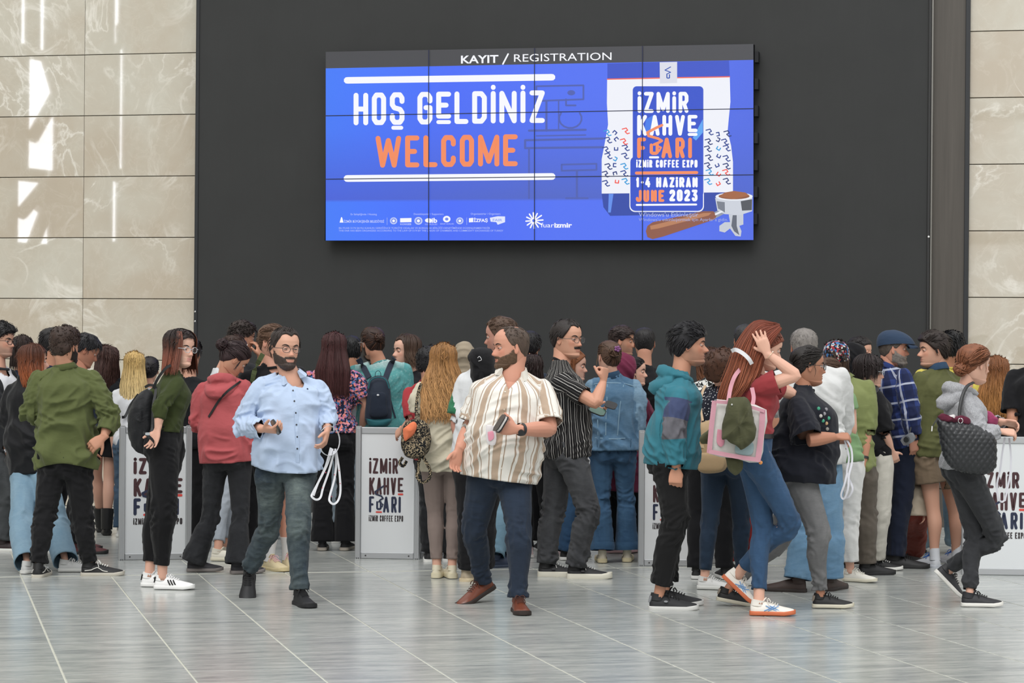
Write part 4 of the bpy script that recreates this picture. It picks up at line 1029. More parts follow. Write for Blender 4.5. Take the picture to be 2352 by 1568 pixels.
def marble():
    m = NT('marble'); co = m.n('ShaderNodeTexCoord'); oi = m.n('ShaderNodeObjectInfo'); mul = m.n('ShaderNodeVectorMath', operation='SCALE'); mul.inputs['Scale'].default_value = 37.0
    cb = m.comb(oi.outputs['Random'], oi.outputs['Random'], 0.0); m.l(cb, mul.inputs[0]); ad = m.n('ShaderNodeVectorMath', operation='ADD'); m.l(co.outputs['Object'], ad.inputs[0]); m.l(mul.outputs[0], ad.inputs[1]); v = ad.outputs[0]
    a = m.noise(v, 1.5, 5, .6, .4); w1 = m.noise(v, 1.3, 6, .55, 1.6); r1 = m.math('ABSOLUTE', m.math('SUBTRACT', w1, .5)); vein = m.ramp(r1, [(0,1.0),(.012,.55),(.035,0.0)])
    w2 = m.noise(v, 3.4, 5, .6, 1.2); r2 = m.math('ABSOLUTE', m.math('SUBTRACT', w2, .52)); v2 = m.ramp(r2, [(0,.55),(.02,.15),(.06,0.0)])
    tone = m.math('ADD', m.math('MULTIPLY', oi.outputs['Random'], .5), m.math('MULTIPLY', m.math('SUBTRACT', a, .5), 1.9))
    col = m.mix(m.math('ADD', tone, .1), srgb('b9ae9d'), srgb('c8c6ba')); 
    gap = m.ramp(m.noise(v, 1.1, 2), [(.42,0.0),(.62,1.0)])
    col = m.mix(m.math('MULTIPLY', m.math('MULTIPLY', vein, gap), .8), col, srgb('e6e3da')); col = m.mix(m.math('MULTIPLY', v2, .30), col, srgb('dcd8cc'))
    col = m.mix(m.math('MULTIPLY', m.noise(v, 24, 4, .7), .16), col, srgb('a4937c'))
    m.setb(Base_Color=col, Roughness=.022); m.b.inputs['Specular IOR Level'].default_value = .6; return m.m
MARB = marble()
def blackpanel():
    m = NT('black_board'); n = m.noise(m.coord('Object'), 2.2, 4, .6); n2 = m.noise(m.coord('Object',(30,30,1.2)), 1.6, 3)
    m.setb(Base_Color=m.mix(m.math('ADD', m.math('MULTIPLY', n, .8), m.math('MULTIPLY', n2, .25)), srgb('282929'), srgb('323333')), Roughness=.62); m.b.inputs['Specular IOR Level'].default_value = .35
    m.bump(m.noise(m.coord('Object'), 1.2, 3), .15, .02); return m.m
def darkwood():
    m = NT('smoked_panel'); n = m.noise(m.coord('Object',(16,16,.7)), 1.8, 5, .6, .5)
    m.setb(Base_Color=m.mix(n, srgb('3f3a35'), srgb('57524c')), Roughness=.45); return m.m
# back wall core and marble cladding
ZT = 9.0
core = wobj('wall_back', box(-11, 9, .06, .5, 0, ZT), plain('grout','6d6454',.9), kind='structure')
def marble_panel(x0, x1, z0, z1, parent=core):
    return wobj('marble_panel', bevbox(x0+.002, x1-.002, 0, .07, z0+.0035, z1-.0035, .003), MARB, parent)
xl,_ = WL(193, 300); xe,_ = WL(453, 300); pitch = .609
zl = [WL(300, y)[1] for y in (124,265,406,547,686)]; dz = (zl[0]-zl[4])/4; z00 = zl[4]
for i in range(-7, 10):
    z0 = z00+dz*(i); z1 = z0+dz
    if z0 < -.6 or z0 > ZT: continue
    for (a,b) in ((xl-1.22*5,xl-1.22*4),(xl-1.22*4,xl-1.22*3),(xl-1.22*3,xl-1.22*2),(xl-2.44,xl-1.22),(xl-1.22,xl),(xl,xl+1.22)):
        if b < -9.2: continue
        marble_panel(a, b, max(0,z0), z1)
xr,_ = WL(2228, 300); zr = WL(2290, 683)[1]; dzr = WL(2290, 530)[1]-zr
for i in range(-8, 10):
    z0 = zr+dzr*i; z1 = z0+dzr
    if z1 < .05 or z0 > ZT: continue
    for j in range(4): marble_panel(xr-.02+j*1.22, xr-.02+(j+1)*1.22, max(0,z0), z1)
# black feature wall, trims and the smoked strip on its right
bx0 = WL(456,300,.10)[0]; bx1 = WL(2132,300,.10)[0]; sx1 = WL(2224,300,.03)[0]
bw = wobj('wall_black', box(bx0, bx1, -.10, .05, 0, ZT), blackpanel(), kind='structure')
wobj('edge_trim', bevbox(bx0-.03, bx0+.004, -.115, .03, 0, ZT, .004), plain('edge_black','26282b',.4), bw)
wobj('edge_trim', bevbox(bx1-.004, bx1+.022, -.115, .03, 0, ZT, .004), plain('edge_metal','3b3b3b',.3,.6), bw)
wobj('bright_bead', bevbox(bx1+.024, bx1+.040, -.105, .03, 0, ZT, .003), plain('bead','86847f',.3,.7), bw)
for pz in (WL(452,716)[1], WL(452,738)[1]): wobj('screw', ball((bx0-.014,-.118,pz),(.010,.006,.010),8,6), plain('screw','c9c9c7',.3,.8), bw, True)
wobj('screw', ball((bx1+.012,-.118,WL(2133,545)[1]),(.010,.006,.010),8,6), plain('screw','e9e9e7',.3,.3), bw, True)
sp = wobj('wall_strip', box(bx1+.03, sx1, -.03, .05, 0, ZT), darkwood(), kind='structure')
wobj('edge_trim', bevbox(sx1-.03, sx1+.012, -.05, .04, 0, ZT, .004), plain('edge_black','26282b',.4), sp)
# floor: slab, stone tiles with pale joints
FA = math.radians(13.74); dv = A(-math.sin(FA), math.cos(FA)); cv = A(math.cos(FA), math.sin(FA))
def stone():
    m = NT('floor_stone'); co = m.n('ShaderNodeTexCoord'); oi = m.n('ShaderNodeObjectInfo'); cb = m.comb(m.math('MULTIPLY', oi.outputs['Random'], 31.0), m.math('MULTIPLY', oi.outputs['Random'], 17.0), 0.0)
    mp = m.n('ShaderNodeMapping'); mp.inputs['Scale'].default_value = (1.1, 7.5, 1); mp.inputs['Rotation'].default_value = (0,0,-FA*.0); ad = m.n('ShaderNodeVectorMath', operation='ADD'); m.l(co.outputs['Object'], ad.inputs[0]); m.l(cb, ad.inputs[1]); m.l(ad.outputs[0], mp.inputs[0]); v = mp.outputs[0]
    a = m.noise(v, 1.5, 5, .62, .35); b = m.noise(v, 7, 5, .7, .2); c = m.noise(ad.outputs[0], 1.1, 3); mp2 = m.n('ShaderNodeMapping'); mp2.inputs['Scale'].default_value = (2.0,34,1); m.l(ad.outputs[0], mp2.inputs[0]); e = m.noise(mp2.outputs[0], 3.0, 4, .7)
    f = m.math('ADD', m.math('MULTIPLY', a, 1.0), m.math('MULTIPLY', b, .75)); f = m.math('ADD', f, m.math('MULTIPLY', e, .55)); f = m.math('SUBTRACT', f, .65)
    col = m.ramp(f, [(.16,srgb('767b7b')),(.38,srgb('989c9a')),(.56,srgb('b0b3ae')),(.80,srgb('c9cac4'))])
    col = m.mix(m.math('MULTIPLY', c, .25), col, srgb('b0b3b1'))
    m.setb(Base_Color=col, Roughness=m.math('ADD', m.math('MULTIPLY', b, .12), .14)); m.b.inputs['Specular IOR Level'].default_value = .5
    m.bump(e, .05, .004); return m.m
ST = stone()
def pale():
    m = NT('joint'); m.setb(Base_Color=m.mix(m.noise(m.coord('Object'), 9, 3), srgb('b4b5a8'), srgb('d0d0c4')), Roughness=.4); return m.m
bm = bmesh.new(); 
fl = bpy.data.objects.new('floor', bpy.data.meshes.new('floor')); v,f = box(-14,14,-12,26,-.2,-.0022); fl.data.from_pydata(v.tolist(),[],f); fl.data.materials.append(pale()); COL.objects.link(fl); fl['kind']='structure'
TW, TL = .613, 1.257; ox = A(*P(148,1565,11.72)[:2])@cv; oy = 17.06
tv_, tf_ = bevbox(0,1,0,1,0,1)
def tile_mesh(L, W_):
    V = [(0,0,-.012),(W_,0,-.012),(W_,L,-.012),(0,L,-.012),(0,0,-.0012),(W_,0,-.0012),(W_,L,-.0012),(0,L,-.0012),(.002,.002,0),(W_-.002,.002,0),(W_-.002,L-.002,0),(.002,L-.002,0)]
    me = bpy.data.meshes.new('floor_tile'); me.from_pydata(V,[],[(0,1,5,4),(1,2,6,5),(2,3,7,6),(3,0,4,7),(4,5,9,8),(5,6,10,9),(6,7,11,10),(7,4,8,11),(8,9,10,11)]); me.materials.append(ST); return me
G = .005; tm = tile_mesh(TL-.0022, TW-2*G); tms = tile_mesh(TL-.06, TW-2*G); nt = 0; far = M()
for j in range(-8, 8):
    y0 = oy+j*TL
    for i in range(-14, 24):
        x0 = ox+i*TW; c = cv*(x0+TW/2)+dv*(y0+TL/2); d = c[1]
        if d > 25 or d < 6: continue
        hw = 1176/FPX*d
        o_ = cv*(x0+G)+dv*(y0+.0011); short = (j==0)
        if d > 10.2 and abs(c[0]) < hw+.7:
            o = bpy.data.objects.new('floor_tile', tms if short else tm); COL.objects.link(o); o.parent = fl; o.rotation_euler = (0,0,FA); st = o_+(dv*.06 if short else 0); o.location = (st[0],st[1],0); nt += 1
        elif abs(c[0]) < 9:
            R2 = np.array([[cv[0],dv[0],0],[cv[1],dv[1],0],[0,0,1]]); V = np.array([v.co for v in tm.vertices])@R2.T+A(o_[0],o_[1],0); far.add(V, [tuple(p.vertices) for p in tm.polygons])
ff = obj('outer_floor_tiles', far, ST, fl, smooth=False, attr=False); ff['kind'] = 'stuff'
print('tiles', nt)
# the hall behind and around the camera: side walls, roof band, glazed front with braces
hw_ = plain('hall_paint','b9b5ac',.8); wf = wobj('wall_front', box(0,.01,0,.01,0,.01), hw_, kind='structure'); wf.matrix_world = Matrix.Identity(4)
m = M(); FY = -10.0
m.put(box(-20,20,FY-.3,FY,0,1.0)); m.put(box(-20,20,FY-.3,FY,9.6,10.4)); 
for x in (-20,-16.6,-13.2,-9.0,-7.4,-3,1.5,6,10.5,15,19.4): m.put(box(x,x+.55 if x not in (-9.0,) else x+.9,FY-.3,FY,1,9.6))
for x in (-12.65,): 
    for (a,b) in (((x,4.2),(x+3.6,7.4)),((x,7.0),(x+2.6,9.6)),((x+.9,1),(x+3.4,4.2))):
        m.put(tube([(a[0],FY+.1,a[1]),(b[0],FY+.1,b[1])],[.16,.16],n=8,sub=1))
m.put(box(-20,20,FY-.3,FY,4.0,4.25)); m.put(box(-20,20,FY-.3,FY,6.8,7.0))
me = bpy.data.meshes.new('wf'); me.from_pydata(np.vstack(m.v).tolist(),[],m.f); me.materials.append(plain('steel_frame','8f8d88',.6)); wf.data = me
o = wobj('wall_right', box(14,14.3,-10,26,0,4.5), hw_, kind='structure'); o.matrix_world = Matrix.Identity(4)
XL = -14.0
def mir(px, py):                                # the point of the left wall whose reflection shows at this pixel of the marble
    u,v = unroll(px,py); dd = nrm(A(u/FPX,1,-v/FPX)); n_ = A(-math.sin(AL),-math.cos(AL),0); dq = D0/(1+SL*u/FPX); p = A(u/FPX*dq,dq,CH-v/FPX*dq); r = dd-2*(dd@n_)*n_; t = (XL-p[0])/r[0]; q = p+r*t; return q[1], q[2]
m = M(); wins = [(58,126,128,392),(32,112,408,562),(33,41,128,392),(268,284,60,392),(250,268,410,560),(84,104,-60,120),(40,60,-60,105),(255,275,-60,105)]
R_w = [(min(mir(a,c)[0],mir(b,c)[0]),max(mir(a,c)[0],mir(b,c)[0]),min(mir(a,c)[1],mir(a,e)[1]),max(mir(a,c)[1],mir(a,e)[1])) for a,b,c,e in wins]

wl = wobj('wall_left', box(XL-.3,XL-.02,-10,26,0,14), hw_, kind='structure'); wl.matrix_world = Matrix.Identity(4)
for k,(y0,y1,z0,z1) in enumerate(R_w):
    o = wobj('window_%d'%(k+1), box(XL-.02,XL,y0,y1,z0,z1), plain('daylit_glass','f2f6ff',.3,emis=11.0), kind='structure'); o.matrix_world = Matrix.Identity(4)
    m = M(); 
    for (a,b) in (((y0,z0),(y0,z1)),((y1,z0),(y1,z1)),((y0,z0),(y1,z0)),((y0,z1),(y1,z1))): m.put(tube([(XL+.03,a[0],a[1]),(XL+.03,b[0],b[1])],[.05,.05],n=6,sub=1))
    wobj('window_frame', m, plain('steel_frame','8f8d88',.6), o)
for (a,b,c,e) in ((60,318,118,215),(118,215,92,128),(34,492,105,408),(62,562,112,430),(75,480,112,408)):
    p = mir(a,b); q = mir(c,e); wobj('brace', tube([(XL+.12,p[0],p[1]),(XL+.12,q[0],q[1])],[.11,.11],n=8,sub=1), plain('steel_frame','8f8d88',.6), wl)
# ------------------------------------------------------------------ lettering
FONT = {'H':[[(0,0),(0,1)],[(1,0),(1,1)],[(0,.5),(1,.5)]],'O':[[(0,.12),(0,.88),(.22,1),(.78,1),(1,.88),(1,.12),(.78,0),(.22,0),(0,.12)]],
'S':[[(1,.76),(1,.88),(.78,1),(.22,1),(0,.88),(0,.64),(.2,.53),(.8,.47),(1,.36),(1,.12),(.78,0),(.22,0),(0,.12),(0,.24)]],
'G':[[(1,.76),(1,.88),(.78,1),(.22,1),(0,.88),(0,.12),(.22,0),(.78,0),(1,.12),(1,.52),(.6,.52)]],'E':[[(1,1),(0,1),(0,0),(1,0)],[(0,.5),(.75,.5)]],
'L':[[(0,1),(0,0),(1,0)]],'D':[[(0,0),(0,1),(.7,1),(1,.86),(1,.14),(.7,0),(0,0)]],'I':[[(.5,0),(.5,1)]],'N':[[(0,0),(0,1),(1,0),(1,1)]],'Z':[[(0,1),(1,1),(0,0),(1,0)]],
'W':[[(0,1),(.22,0),(.5,.92),(.78,0),(1,1)]],'C':[[(1,.76),(1,.88),(.78,1),(.22,1),(0,.88),(0,.12),(.22,0),(.78,0),(1,.12),(1,.24)]],'M':[[(0,0),(0,1),(.5,.1),(1,1),(1,0)]],
'K':[[(0,0),(0,1)],[(1,1),(.06,.45)],[(.3,.6),(1,0)]],'A':[[(0,0),(.5,1),(1,0)],[(.22,.30),(.78,.30)]],'V':[[(0,1),(.5,0),(1,1)]],'F':[[(0,0),(0,1),(1,1)],[(0,.5),(.8,.5)]],
'U':[[(0,1),(0,.12),(.22,0),(.78,0),(1,.12),(1,1)]],'R':[[(0,0),(0,1),(.75,1),(1,.86),(1,.60),(.75,.47),(0,.47)],[(.55,.47),(1,0)]],'P':[[(0,0),(0,1),(.75,1),(1,.86),(1,.60),(.75,.47),(0,.47)]],
'X':[[(0,0),(1,1)],[(0,1),(1,0)]],'J':[[(1,1),(1,.12),(.78,0),(.22,0),(0,.12),(0,.24)]],'2':[[(0,.80),(0,.88),(.22,1),(.78,1),(1,.88),(1,.62),(0,.08),(0,0),(1,0)]],
'0':[[(0,.12),(0,.88),(.22,1),(.78,1),(1,.88),(1,.12),(.78,0),(.22,0),(0,.12)]],'3':[[(0,1),(1,1),(.45,.56),(.78,.56),(1,.42),(1,.12),(.78,0),(.22,0),(0,.14)]],
'1':[[(.2,.8),(.6,1),(.6,0)]],'4':[[(.62,1),(0,.36),(0,.28),(1,.28)],[(.8,.55),(.8,0)]],'-':[[(0,.5),(1,.5)]],'T':[[(.5,0),(.5,1)],[(0,1),(1,1)]],'Y':[[(0,1),(.5,.45),(1,1)],[(.5,.45),(.5,0)]],'B':[[(0,0),(0,1),(.7,1),(.95,.86),(.95,.64),(.75,.52),(1,.40),(1,.14),(.7,0),(0,0)]]}
def strokes(lines, t):
    """thick polylines -> flat polygons (2-D)"""
    V=[]; F=[]; global DISC; DISC = []
    for ln in lines:
        ln = [np.array(p,float) for p in ln]
        for a,b in zip(ln[:-1],ln[1:]):
            d = nrm(b-a); n = np.array([-d[1],d[0]])*t/2; k = len(V); V += [a+n,a-n,b-n,b+n]; F.append((k,k+1,k+2,k+3))
        for p in ln:
            k = len(V); V += [p+np.array([math.cos(a),math.sin(a)])*t/2*1.02 for a in (pi/8+np.arange(8)*pi/4)]; F.append(tuple(range(k,k+8))); DISC += list(range(k,k+8))
    return V,F
class Art:                                       # flat print laid out in photo pixels, mapped on a plane
    def __init__(s, mp): s.mp = mp; s.by = {}
    def poly(s, V, F, col, z, dsc=None):
        m = s.by.setdefault((col,z), M()); ds = set(dsc or ()); s.k = (getattr(s,'k',0)+1)%7
        m.add([s.mp(p[0],p[1],z+(.35 if i in ds else 0)+.03*s.k) for i,p in enumerate(V)], F)
    def line(s, pts, t, col, z=1): V,F = strokes([pts], t); s.poly(V,F,col,z,DISC)
    def area(s, pts, col, z=1): s.poly(pts, [tuple(range(len(pts)))], col, z)
    def disc(s, x, y, rx, ry, col, z=1, n=18): s.area([(x+rx*math.cos(a),y+ry*math.sin(a)) for a in np.arange(n)/n*2*pi], col, z)
    def glyph(s, ch, x0, x1, y0, y1, t, col, z=2, tilt=0.0, dot=None):
        L = [[(x0+t/2+(x1-x0-t)*p[0], y1-t/2-(y1-y0-t)*p[1]+tilt*(x0+(x1-x0)*p[0])) for p in ln] for ln in FONT[ch]]
        if ch == 'I': L = [[((x0+x1)/2, p[1]) for p in ln] for ln in L]
        V,F = strokes(L, t); s.poly(V,F,col,z,DISC)
    def word(s, txt, x0, x1, y0, y1, t, col, z=2, tilt=0.0, wi=.34):
        """i = dotted capital i; e = E with the detached foot; widths share the space"""
        w = {'i':wi,'I':wi,'M':1.35,'W':1.6,' ':.55,'1':.7,'-':.55}; ws = [w.get(c,1) for c in txt]; gap = .28; tot = sum(ws)+gap*(len(txt)-1); k = (x1-x0)/tot; x = x0
        for c,q in zip(txt,ws):
            a,b = x, x+q*k; x = b+gap*k
            if c == ' ': continue
            if c == 'i':
                m_ = (a+b)/2; h = y1-y0; s.glyph('I', a,b, y0+h*.20,y1,t,col,z,tilt); s.line([(m_,y0+t*.35+tilt*m_),(m_,y0+t*.45+tilt*m_)],t,col,z)
            elif c == 'e':
                h = y1-y0; s.glyph('E',a,b,y0,y1-h*.17,t*.95,col,z,tilt); s.line([(a+t*.4,y1-t*.35+tilt*a),(b-t*.4,y1-t*.35+tilt*b)],t*.8,s.foot or col,z)
            else: s.glyph(c,a,b,y0,y1,t,col,z,tilt)
    foot = None
    def text(s, txt, x, y, size, col, z=2, bold=0.0, align='LEFT', width=None, tilt=0.0):
        cu = bpy.data.curves.new('t','FONT'); cu.body = txt; cu.size = 1; cu.align_x = align; cu.offset = bold; cu.resolution_u = 3
        o = bpy.data.objects.new('t',cu); COL.objects.link(o); dg = bpy.context.evaluated_depsgraph_get(); me = bpy.data.meshes.new_from_object(o.evaluated_get(dg))
        V = np.array([v.co[:] for v in me.vertices]); F = [tuple(p.vertices) for p in me.polygons]; bpy.data.objects.remove(o)
        if not len(V): return
        w = V[:,0].max()-V[:,0].min(); kx = size if width is None else width/w
        s.poly([(x+v[0]*kx, y-v[1]*size+tilt*v[0]*kx) for v in V], F, col, z)
    def emit(s, parent, name, mk, maker=None):
        for (col,z),m in s.by.items(): (maker or wobj)(name, m, mk(col), parent)
def logo_block(a, X, Y, c1, c2, red, t, part=None):
    """stacked fair lettering; X,Y map unit coords (0..1 wide, 0..1 tall) to pixels"""
    pass
# ------------------------------------------------------------------ video wall
OFF = .24; so_ = .10
def sm(x, y, z=0): a = WL(x, y, OFF+z*.0016); return (a[0], -(OFF+z*.0016), a[1])
def sy(x, f): # rows of the wall at column x : f 0 top,1 first joint,2 second,3 bottom
    k = (x-747)/985; return (119-18*k, 266-16.5*k, 411.5-10*k, 553.3-1.2*k)[f]
vw = bpy.data.objects.new('video_wall', None); COL.objects.link(vw); vw.matrix_world = WM @ Matrix.Translation((WL(1240,550,.2)[0], -.1, WL(1240,550,.2)[1]))
tag(vw, 'large blue video wall with white and orange welcome text hanging on the black wall', 'screen')
def vobj(name, m, mats, parent=None):
    o = wobj(name, m, mats, vw); o.matrix_parent_inverse = (Matrix.Translation((WL(1240,550,.2)[0], -.1, WL(1240,550,.2)[1]))).inverted(); return o
def screenmat(name, fn, e=.86):
    m = NT(name); m.setb(Base_Color=(.01,.01,.012,1), Roughness=.25); c = fn(m)
    if isinstance(c, tuple): m.b.inputs['Emission Color'].default_value = (*c,1)
    else: m.l(c, m.b.inputs['Emission Color'])
    m.setb(Emission_Strength=e); return m.m
def bluefn(m):
    g = m.sep(m.coord('Object')); x,z = g[0],g[2]; x0 = WL(747,300,OFF)[0]; x1 = WL(1731,300,OFF)[0]; zt = WL(1240,137,OFF)[1]; zb = WL(1240,553,OFF)[1]
    u = m.math('MULTIPLY', m.math('SUBTRACT', x, x0), 1/(x1-x0)); v = m.math('MULTIPLY', m.math('SUBTRACT', z, zb), 1/(zt-zb))
    top = m.ramp(u, [(0,srgb('3f7af6')),(.10,srgb('4276fa')),(.3,srgb('466af6')),(.55,srgb('4e6ff0')),(.8,srgb('4f6eee')),(1,srgb('4b67e0'))])
    lowc = m.ramp(u, [(0,srgb('435ed4')),(.5,srgb('4c62c0')),(1,srgb('4660c8'))])
    f = m.ramp(v, [(.22,0.0),(.235,1.0),(.36,.75),(.62,.15),(.85,0.0)]); c = m.mix(f, top, lowc)
    n = m.noise(m.coord('Object'), 1.5, 2); return m.mix(m.math('MULTIPLY', n, .15), c, srgb('3a62f0'))
SB = screenmat('screen_blue', bluefn); SG = screenmat('screen_grey', lambda m: srgb('4b4c50'), .68)
for r in range(3):
    for c in range(4):
        xs = (747,984.5,1227.5,1475.5,1731.5); a,b = xs[c],xs[c+1]
        m = M(); g = 1.1
        if r == 0:
            yt = [sy(a,0),sy(b,0)]; ym = [157-(a-747)/985*19.5, 157-(b-747)/985*19.5]; yb = [sy(a,1)-g,sy(b,1)-g]
            for (p,q,i) in ((yt,ym,1),(ym,yb,0)):
                V = [sm(a+g,p[0]),sm(b-g,p[1]),sm(b-g,q[1]),sm(a+g,q[0])]; m.add(V,[(0,3,2,1)],mi=i)
        else:
            m.add([sm(a+g,sy(a,r)+g),sm(b-g,sy(b,r)+g),sm(b-g,sy(b,r+1)-g),sm(a+g,sy(a,r+1)-g)],[(0,3,2,1)],mi=0)
        # casing behind the glass
        z0 = min(sm(a,sy(a,r+1))[2],sm(b,sy(b,r+1))[2]); z1 = max(sm(a,sy(a,r))[2],sm(b,sy(b,r))[2]); xa,xb = sm(a+g,300)[0], sm(b-g,300)[0]
        q = M().add([(xa,-OFF+.001,sm(a,sy(a,r+1)-g)[2]),(xb,-OFF+.001,sm(b,sy(b,r+1)-g)[2]),(xb,-OFF+.001,sm(b,sy(b,r)+g)[2]),(xa,-OFF+.001,sm(a,sy(a,r)+g)[2]),
            (xa,-OFF+.07,sm(a,sy(a,r+1)-g)[2]),(xb,-OFF+.07,sm(b,sy(b,r+1)-g)[2]),(xb,-OFF+.07,sm(b,sy(b,r)+g)[2]),(xa,-OFF+.07,sm(a,sy(a,r)+g)[2])],[(0,4,7,3),(1,2,6,5),(0,1,5,4),(3,7,6,2),(4,5,6,7)],mi=2)
        m.add(np.vstack(q.v), q.f, mi=2); vobj('display_panel', m, [SB,SG,plain('casing','101113',.5)])
m = M().put(box(sm(760,300)[0],sm(1720,300)[0],-OFF+.08,-.10,sm(760,540)[2],sm(760,135)[2])); vobj('mounting_frame', m, plain('casing','101113',.5))
for k in range(7):
    zc = sm(1731,130+k*62)[2]; xx = sm(1731,300)[0]; vobj('side_clip', box(xx+.001,xx+.035,-OFF+.02,-.11,zc-.05,zc+.05), plain('clip','1c1d20',.4,.4))
art = Art(sm); Wt='f4f5fb'; Or='f08a5c'; T1=-.0155
def C1(X): return 730+X/3.267
def L1(Y): return 90+Y/3.267
tl = lambda x: -.0145*(x-C1(268))
def g1(ch, X0, X1, Y0, Y1, col, t=11.4): art.glyph(ch, C1(X0), C1(X1), L1(Y0), L1(Y1), t, col, 3, 0)
def rowy(X, Yl, slope=-.0135): return Yl+slope*(X-268)
for ch,X0,X1 in (('H',268,378),('O',405,512),('S',540,650),('G',747,860),('L',1025,1130),('D',1158,1268),('I',1297,1335),('N',1362,1492),('I',1520,1558),('Z',1588,1703)):
    g1(ch,X0,X1,rowy(X0,402),rowy(X0,646),Wt)
g1('E',888,1000,rowy(888,402),rowy(888,604),Wt)
for a,b,y in ((894,994,rowy(888,630)),(556,636,rowy(540,668))): art.line([(C1(a)+3,L1(y)),(C1(b)-3,L1(y))],9.0,Wt,3)
for x in (1316,1539): art.line([(C1(x),L1(361)-.5),(C1(x),L1(361)+.5)],11.0,Wt,3)
for ch,X0,X1 in (('W',433,625),('E',655,762),('L',792,898),('C',925,1035),('O',1065,1172),('M',1202,1362),('E',1390,1500)): g1(ch,X0,X1,rowy(X0,727,-.012),rowy(X0,966,-.012),Or)
art.line([(797,184.5),(1268,177.3)],15,Wt,3); art.line([(797,409.8),(1268,405.2)],15.5,Wt,3)
art.text('KAYIT', 1057, 145.5, 25, Wt, 3, .022, width=86, tilt=-.02); art.line([(1155,147),(1167,124)],3.6,Wt,3); art.text('REGISTRATION', 1178, 142, 25, Wt, 3, .0, width=224, tilt=-.02)
# faint line drawing of an espresso machine on a table, behind the text
Gh='4a5cae'
for pts,t in (([(1232,198),(1340,196)],4),([(1232,198),(1232,232)],4),([(1340,196),(1340,228)],4),([(1232,232),(1340,228)],4),([(1255,232),(1255,300)],5),([(1283,232),(1283,300)],3),([(1300,228),(1300,242),(1322,242)],4),
    ([(1215,300),(1345,298)],5),([(1232,312),(1345,310)],3),([(1206,322),(1385,318)],5),([(1206,322),(1206,340),(1385,338)],5),([(1215,340),(1215,455)],4),([(1290,378),(1370,376),(1370,390),(1290,392),(1290,378)],4),([(1325,392),(1325,455)],5),([(1300,455),(1350,455)],4)): art.line(pts,t,Gh,1)
art.line([(1310+26*math.cos(a),272+22*math.sin(a)) for a in np.linspace(-.6,pi+.6,12)],4,Gh,1); art.disc(1312,213,9,6,Gh,1)
# coffee bag
def C2(X): return 1340+X/3.267
def B(pts): return [(C2(x),L1(y)) for x,y in pts]
art.area(B([(180,182),(1092,160),(1098,282),(180,298)]),'3550c4',1)
art.area(B([(178,298),(1098,280),(1103,470),(1090,600),(1082,690),(1108,800),(1122,920),(1122,1148),(137,1158),(137,900),(160,780),(185,640),(176,480)]),'eceef6',2)
art.area(B([(137,1158),(1122,1148),(1110,1230),(1000,1310),(200,1325),(150,1260)]),'2a45a4',2)
art.area(B([(190,1160),(225,1160),(205,1300),(185,1300)]),'5d8be8',3)
art.line(B([(180,300),(572,292)]),2.6,'f0654a',3); art.line(B([(703,289),(1096,282)]),2.6,'f0654a',3)
art.area(B([(572,173),(703,170),(703,328),(574,332)]),'d9dbe6',4)
art.line(B([(654,208),(612,232),(654,248),(625,262)]),2.2,'2f55b0',5); art.glyph('U',C2(622),C2(650),L1(262),L1(296),2.6,'2f55b0',5)
def rr(x0,y0,x1,y1,r,n=5):
    o=[]
    for cx,cy,a0 in ((x1-r,y0+r,-90),(x1-r,y1-r,0),(x0+r,y1-r,90),(x0+r,y0+r,180)):
        for i in range(n+1): a = math.radians(a0+90*i/n); o.append((cx+r*math.cos(a),cy+r*math.sin(a)))
    return o
art.area(rr(C2(345),L1(900),C2(904),L1(1296),13),'eceef6',3); art.area(rr(C2(352),L1(880),C2(897),L1(1288),12),'2c4ec8',4)
art.area(rr(C2(370),L1(353),C2(900),L1(1180),9),'2c4ec8',4)
art.area(B([(896,600),(896,700),(845,760),(820,740)]),'5aa2f0',5); art.area(B([(470,600),(540,560),(500,720),(455,690)]),'3f78e6',5)
w2 = lambda t,X0,X1,Y0,Y1,col,th,**k: art.word(t,C2(X0),C2(X1),L1(Y0),L1(Y1),th,col,6,-.012*0,**k)
art.foot = None
w2('iZMiR',408,788,395,553,Wt,8.6); w2('KAHVe',403,856,568,724,Wt,8.6)
for ch,a,b in (('F',403,470),('A',585,665),('R',690,760),('I',785,815)): art.glyph(ch,C2(a),C2(b),L1(738),L1(893),8.6,Or,6)
art.glyph('U',C2(497),C2(566),L1(782),L1(868),7.5,Or,6); art.line(B([(500,886),(560,886)]),5,Wt,6); art.line(B([(568,806),(583,812),(568,840)]),4,Or,6)
art.line(B([(590,645),(545,665),(480,700),(488,725),(560,745),(588,762),(560,778),(530,790)]),6,Or,7)
w2('iZMiR COFFEE EXPO',398,856,905,963,Wt,3.6,wi=.3); art.line(B([(398,1004),(850,1000)]),7,Or,6)
w2('1-4 HAZiRAN',393,857,1035,1112,Wt,5.4); w2('JUNE',393,607,1130,1220,Or,6.4); w2('2023',645,856,1128,1216,Wt,6.4); art.line(B([(400,1243),(846,1240)]),4.4,Wt,6)
R_ = random.Random(5)
def squig(X,Y,s,col,k):
    if k%2==0: art.line(B([(X-s,Y-.6*s),(X+.1*s,Y-.9*s),(X+.5*s,Y-.3*s),(X-.2*s,Y+.1*s),(X+.4*s,Y+.7*s),(X+s,Y+.5*s)]),2.5,col,3)
    else:
        a = R_.uniform(0,6); c,q = math.cos(a),math.sin(a); art.line(B([(X+c*u-q*w,Y+q*u+c*w) for u,w in ((-s*.5,-s*.35),(-s*.5,s*.35),(s*.4,s*.35),(s*.4,-s*.35))]),2.6,col,3)
for side in ((150,345),(912,1105)):
    k=0
    for Y in range(700,1120,62):
        for X in range(side[0]+28,side[1]-10,66):
            squig(X+R_.uniform(-10,10),Y+R_.uniform(-12,12),27,R_.choice(('24408f','24408f','1f3476','f0554a','2f9ad8')),k); k+=1
        k+=1
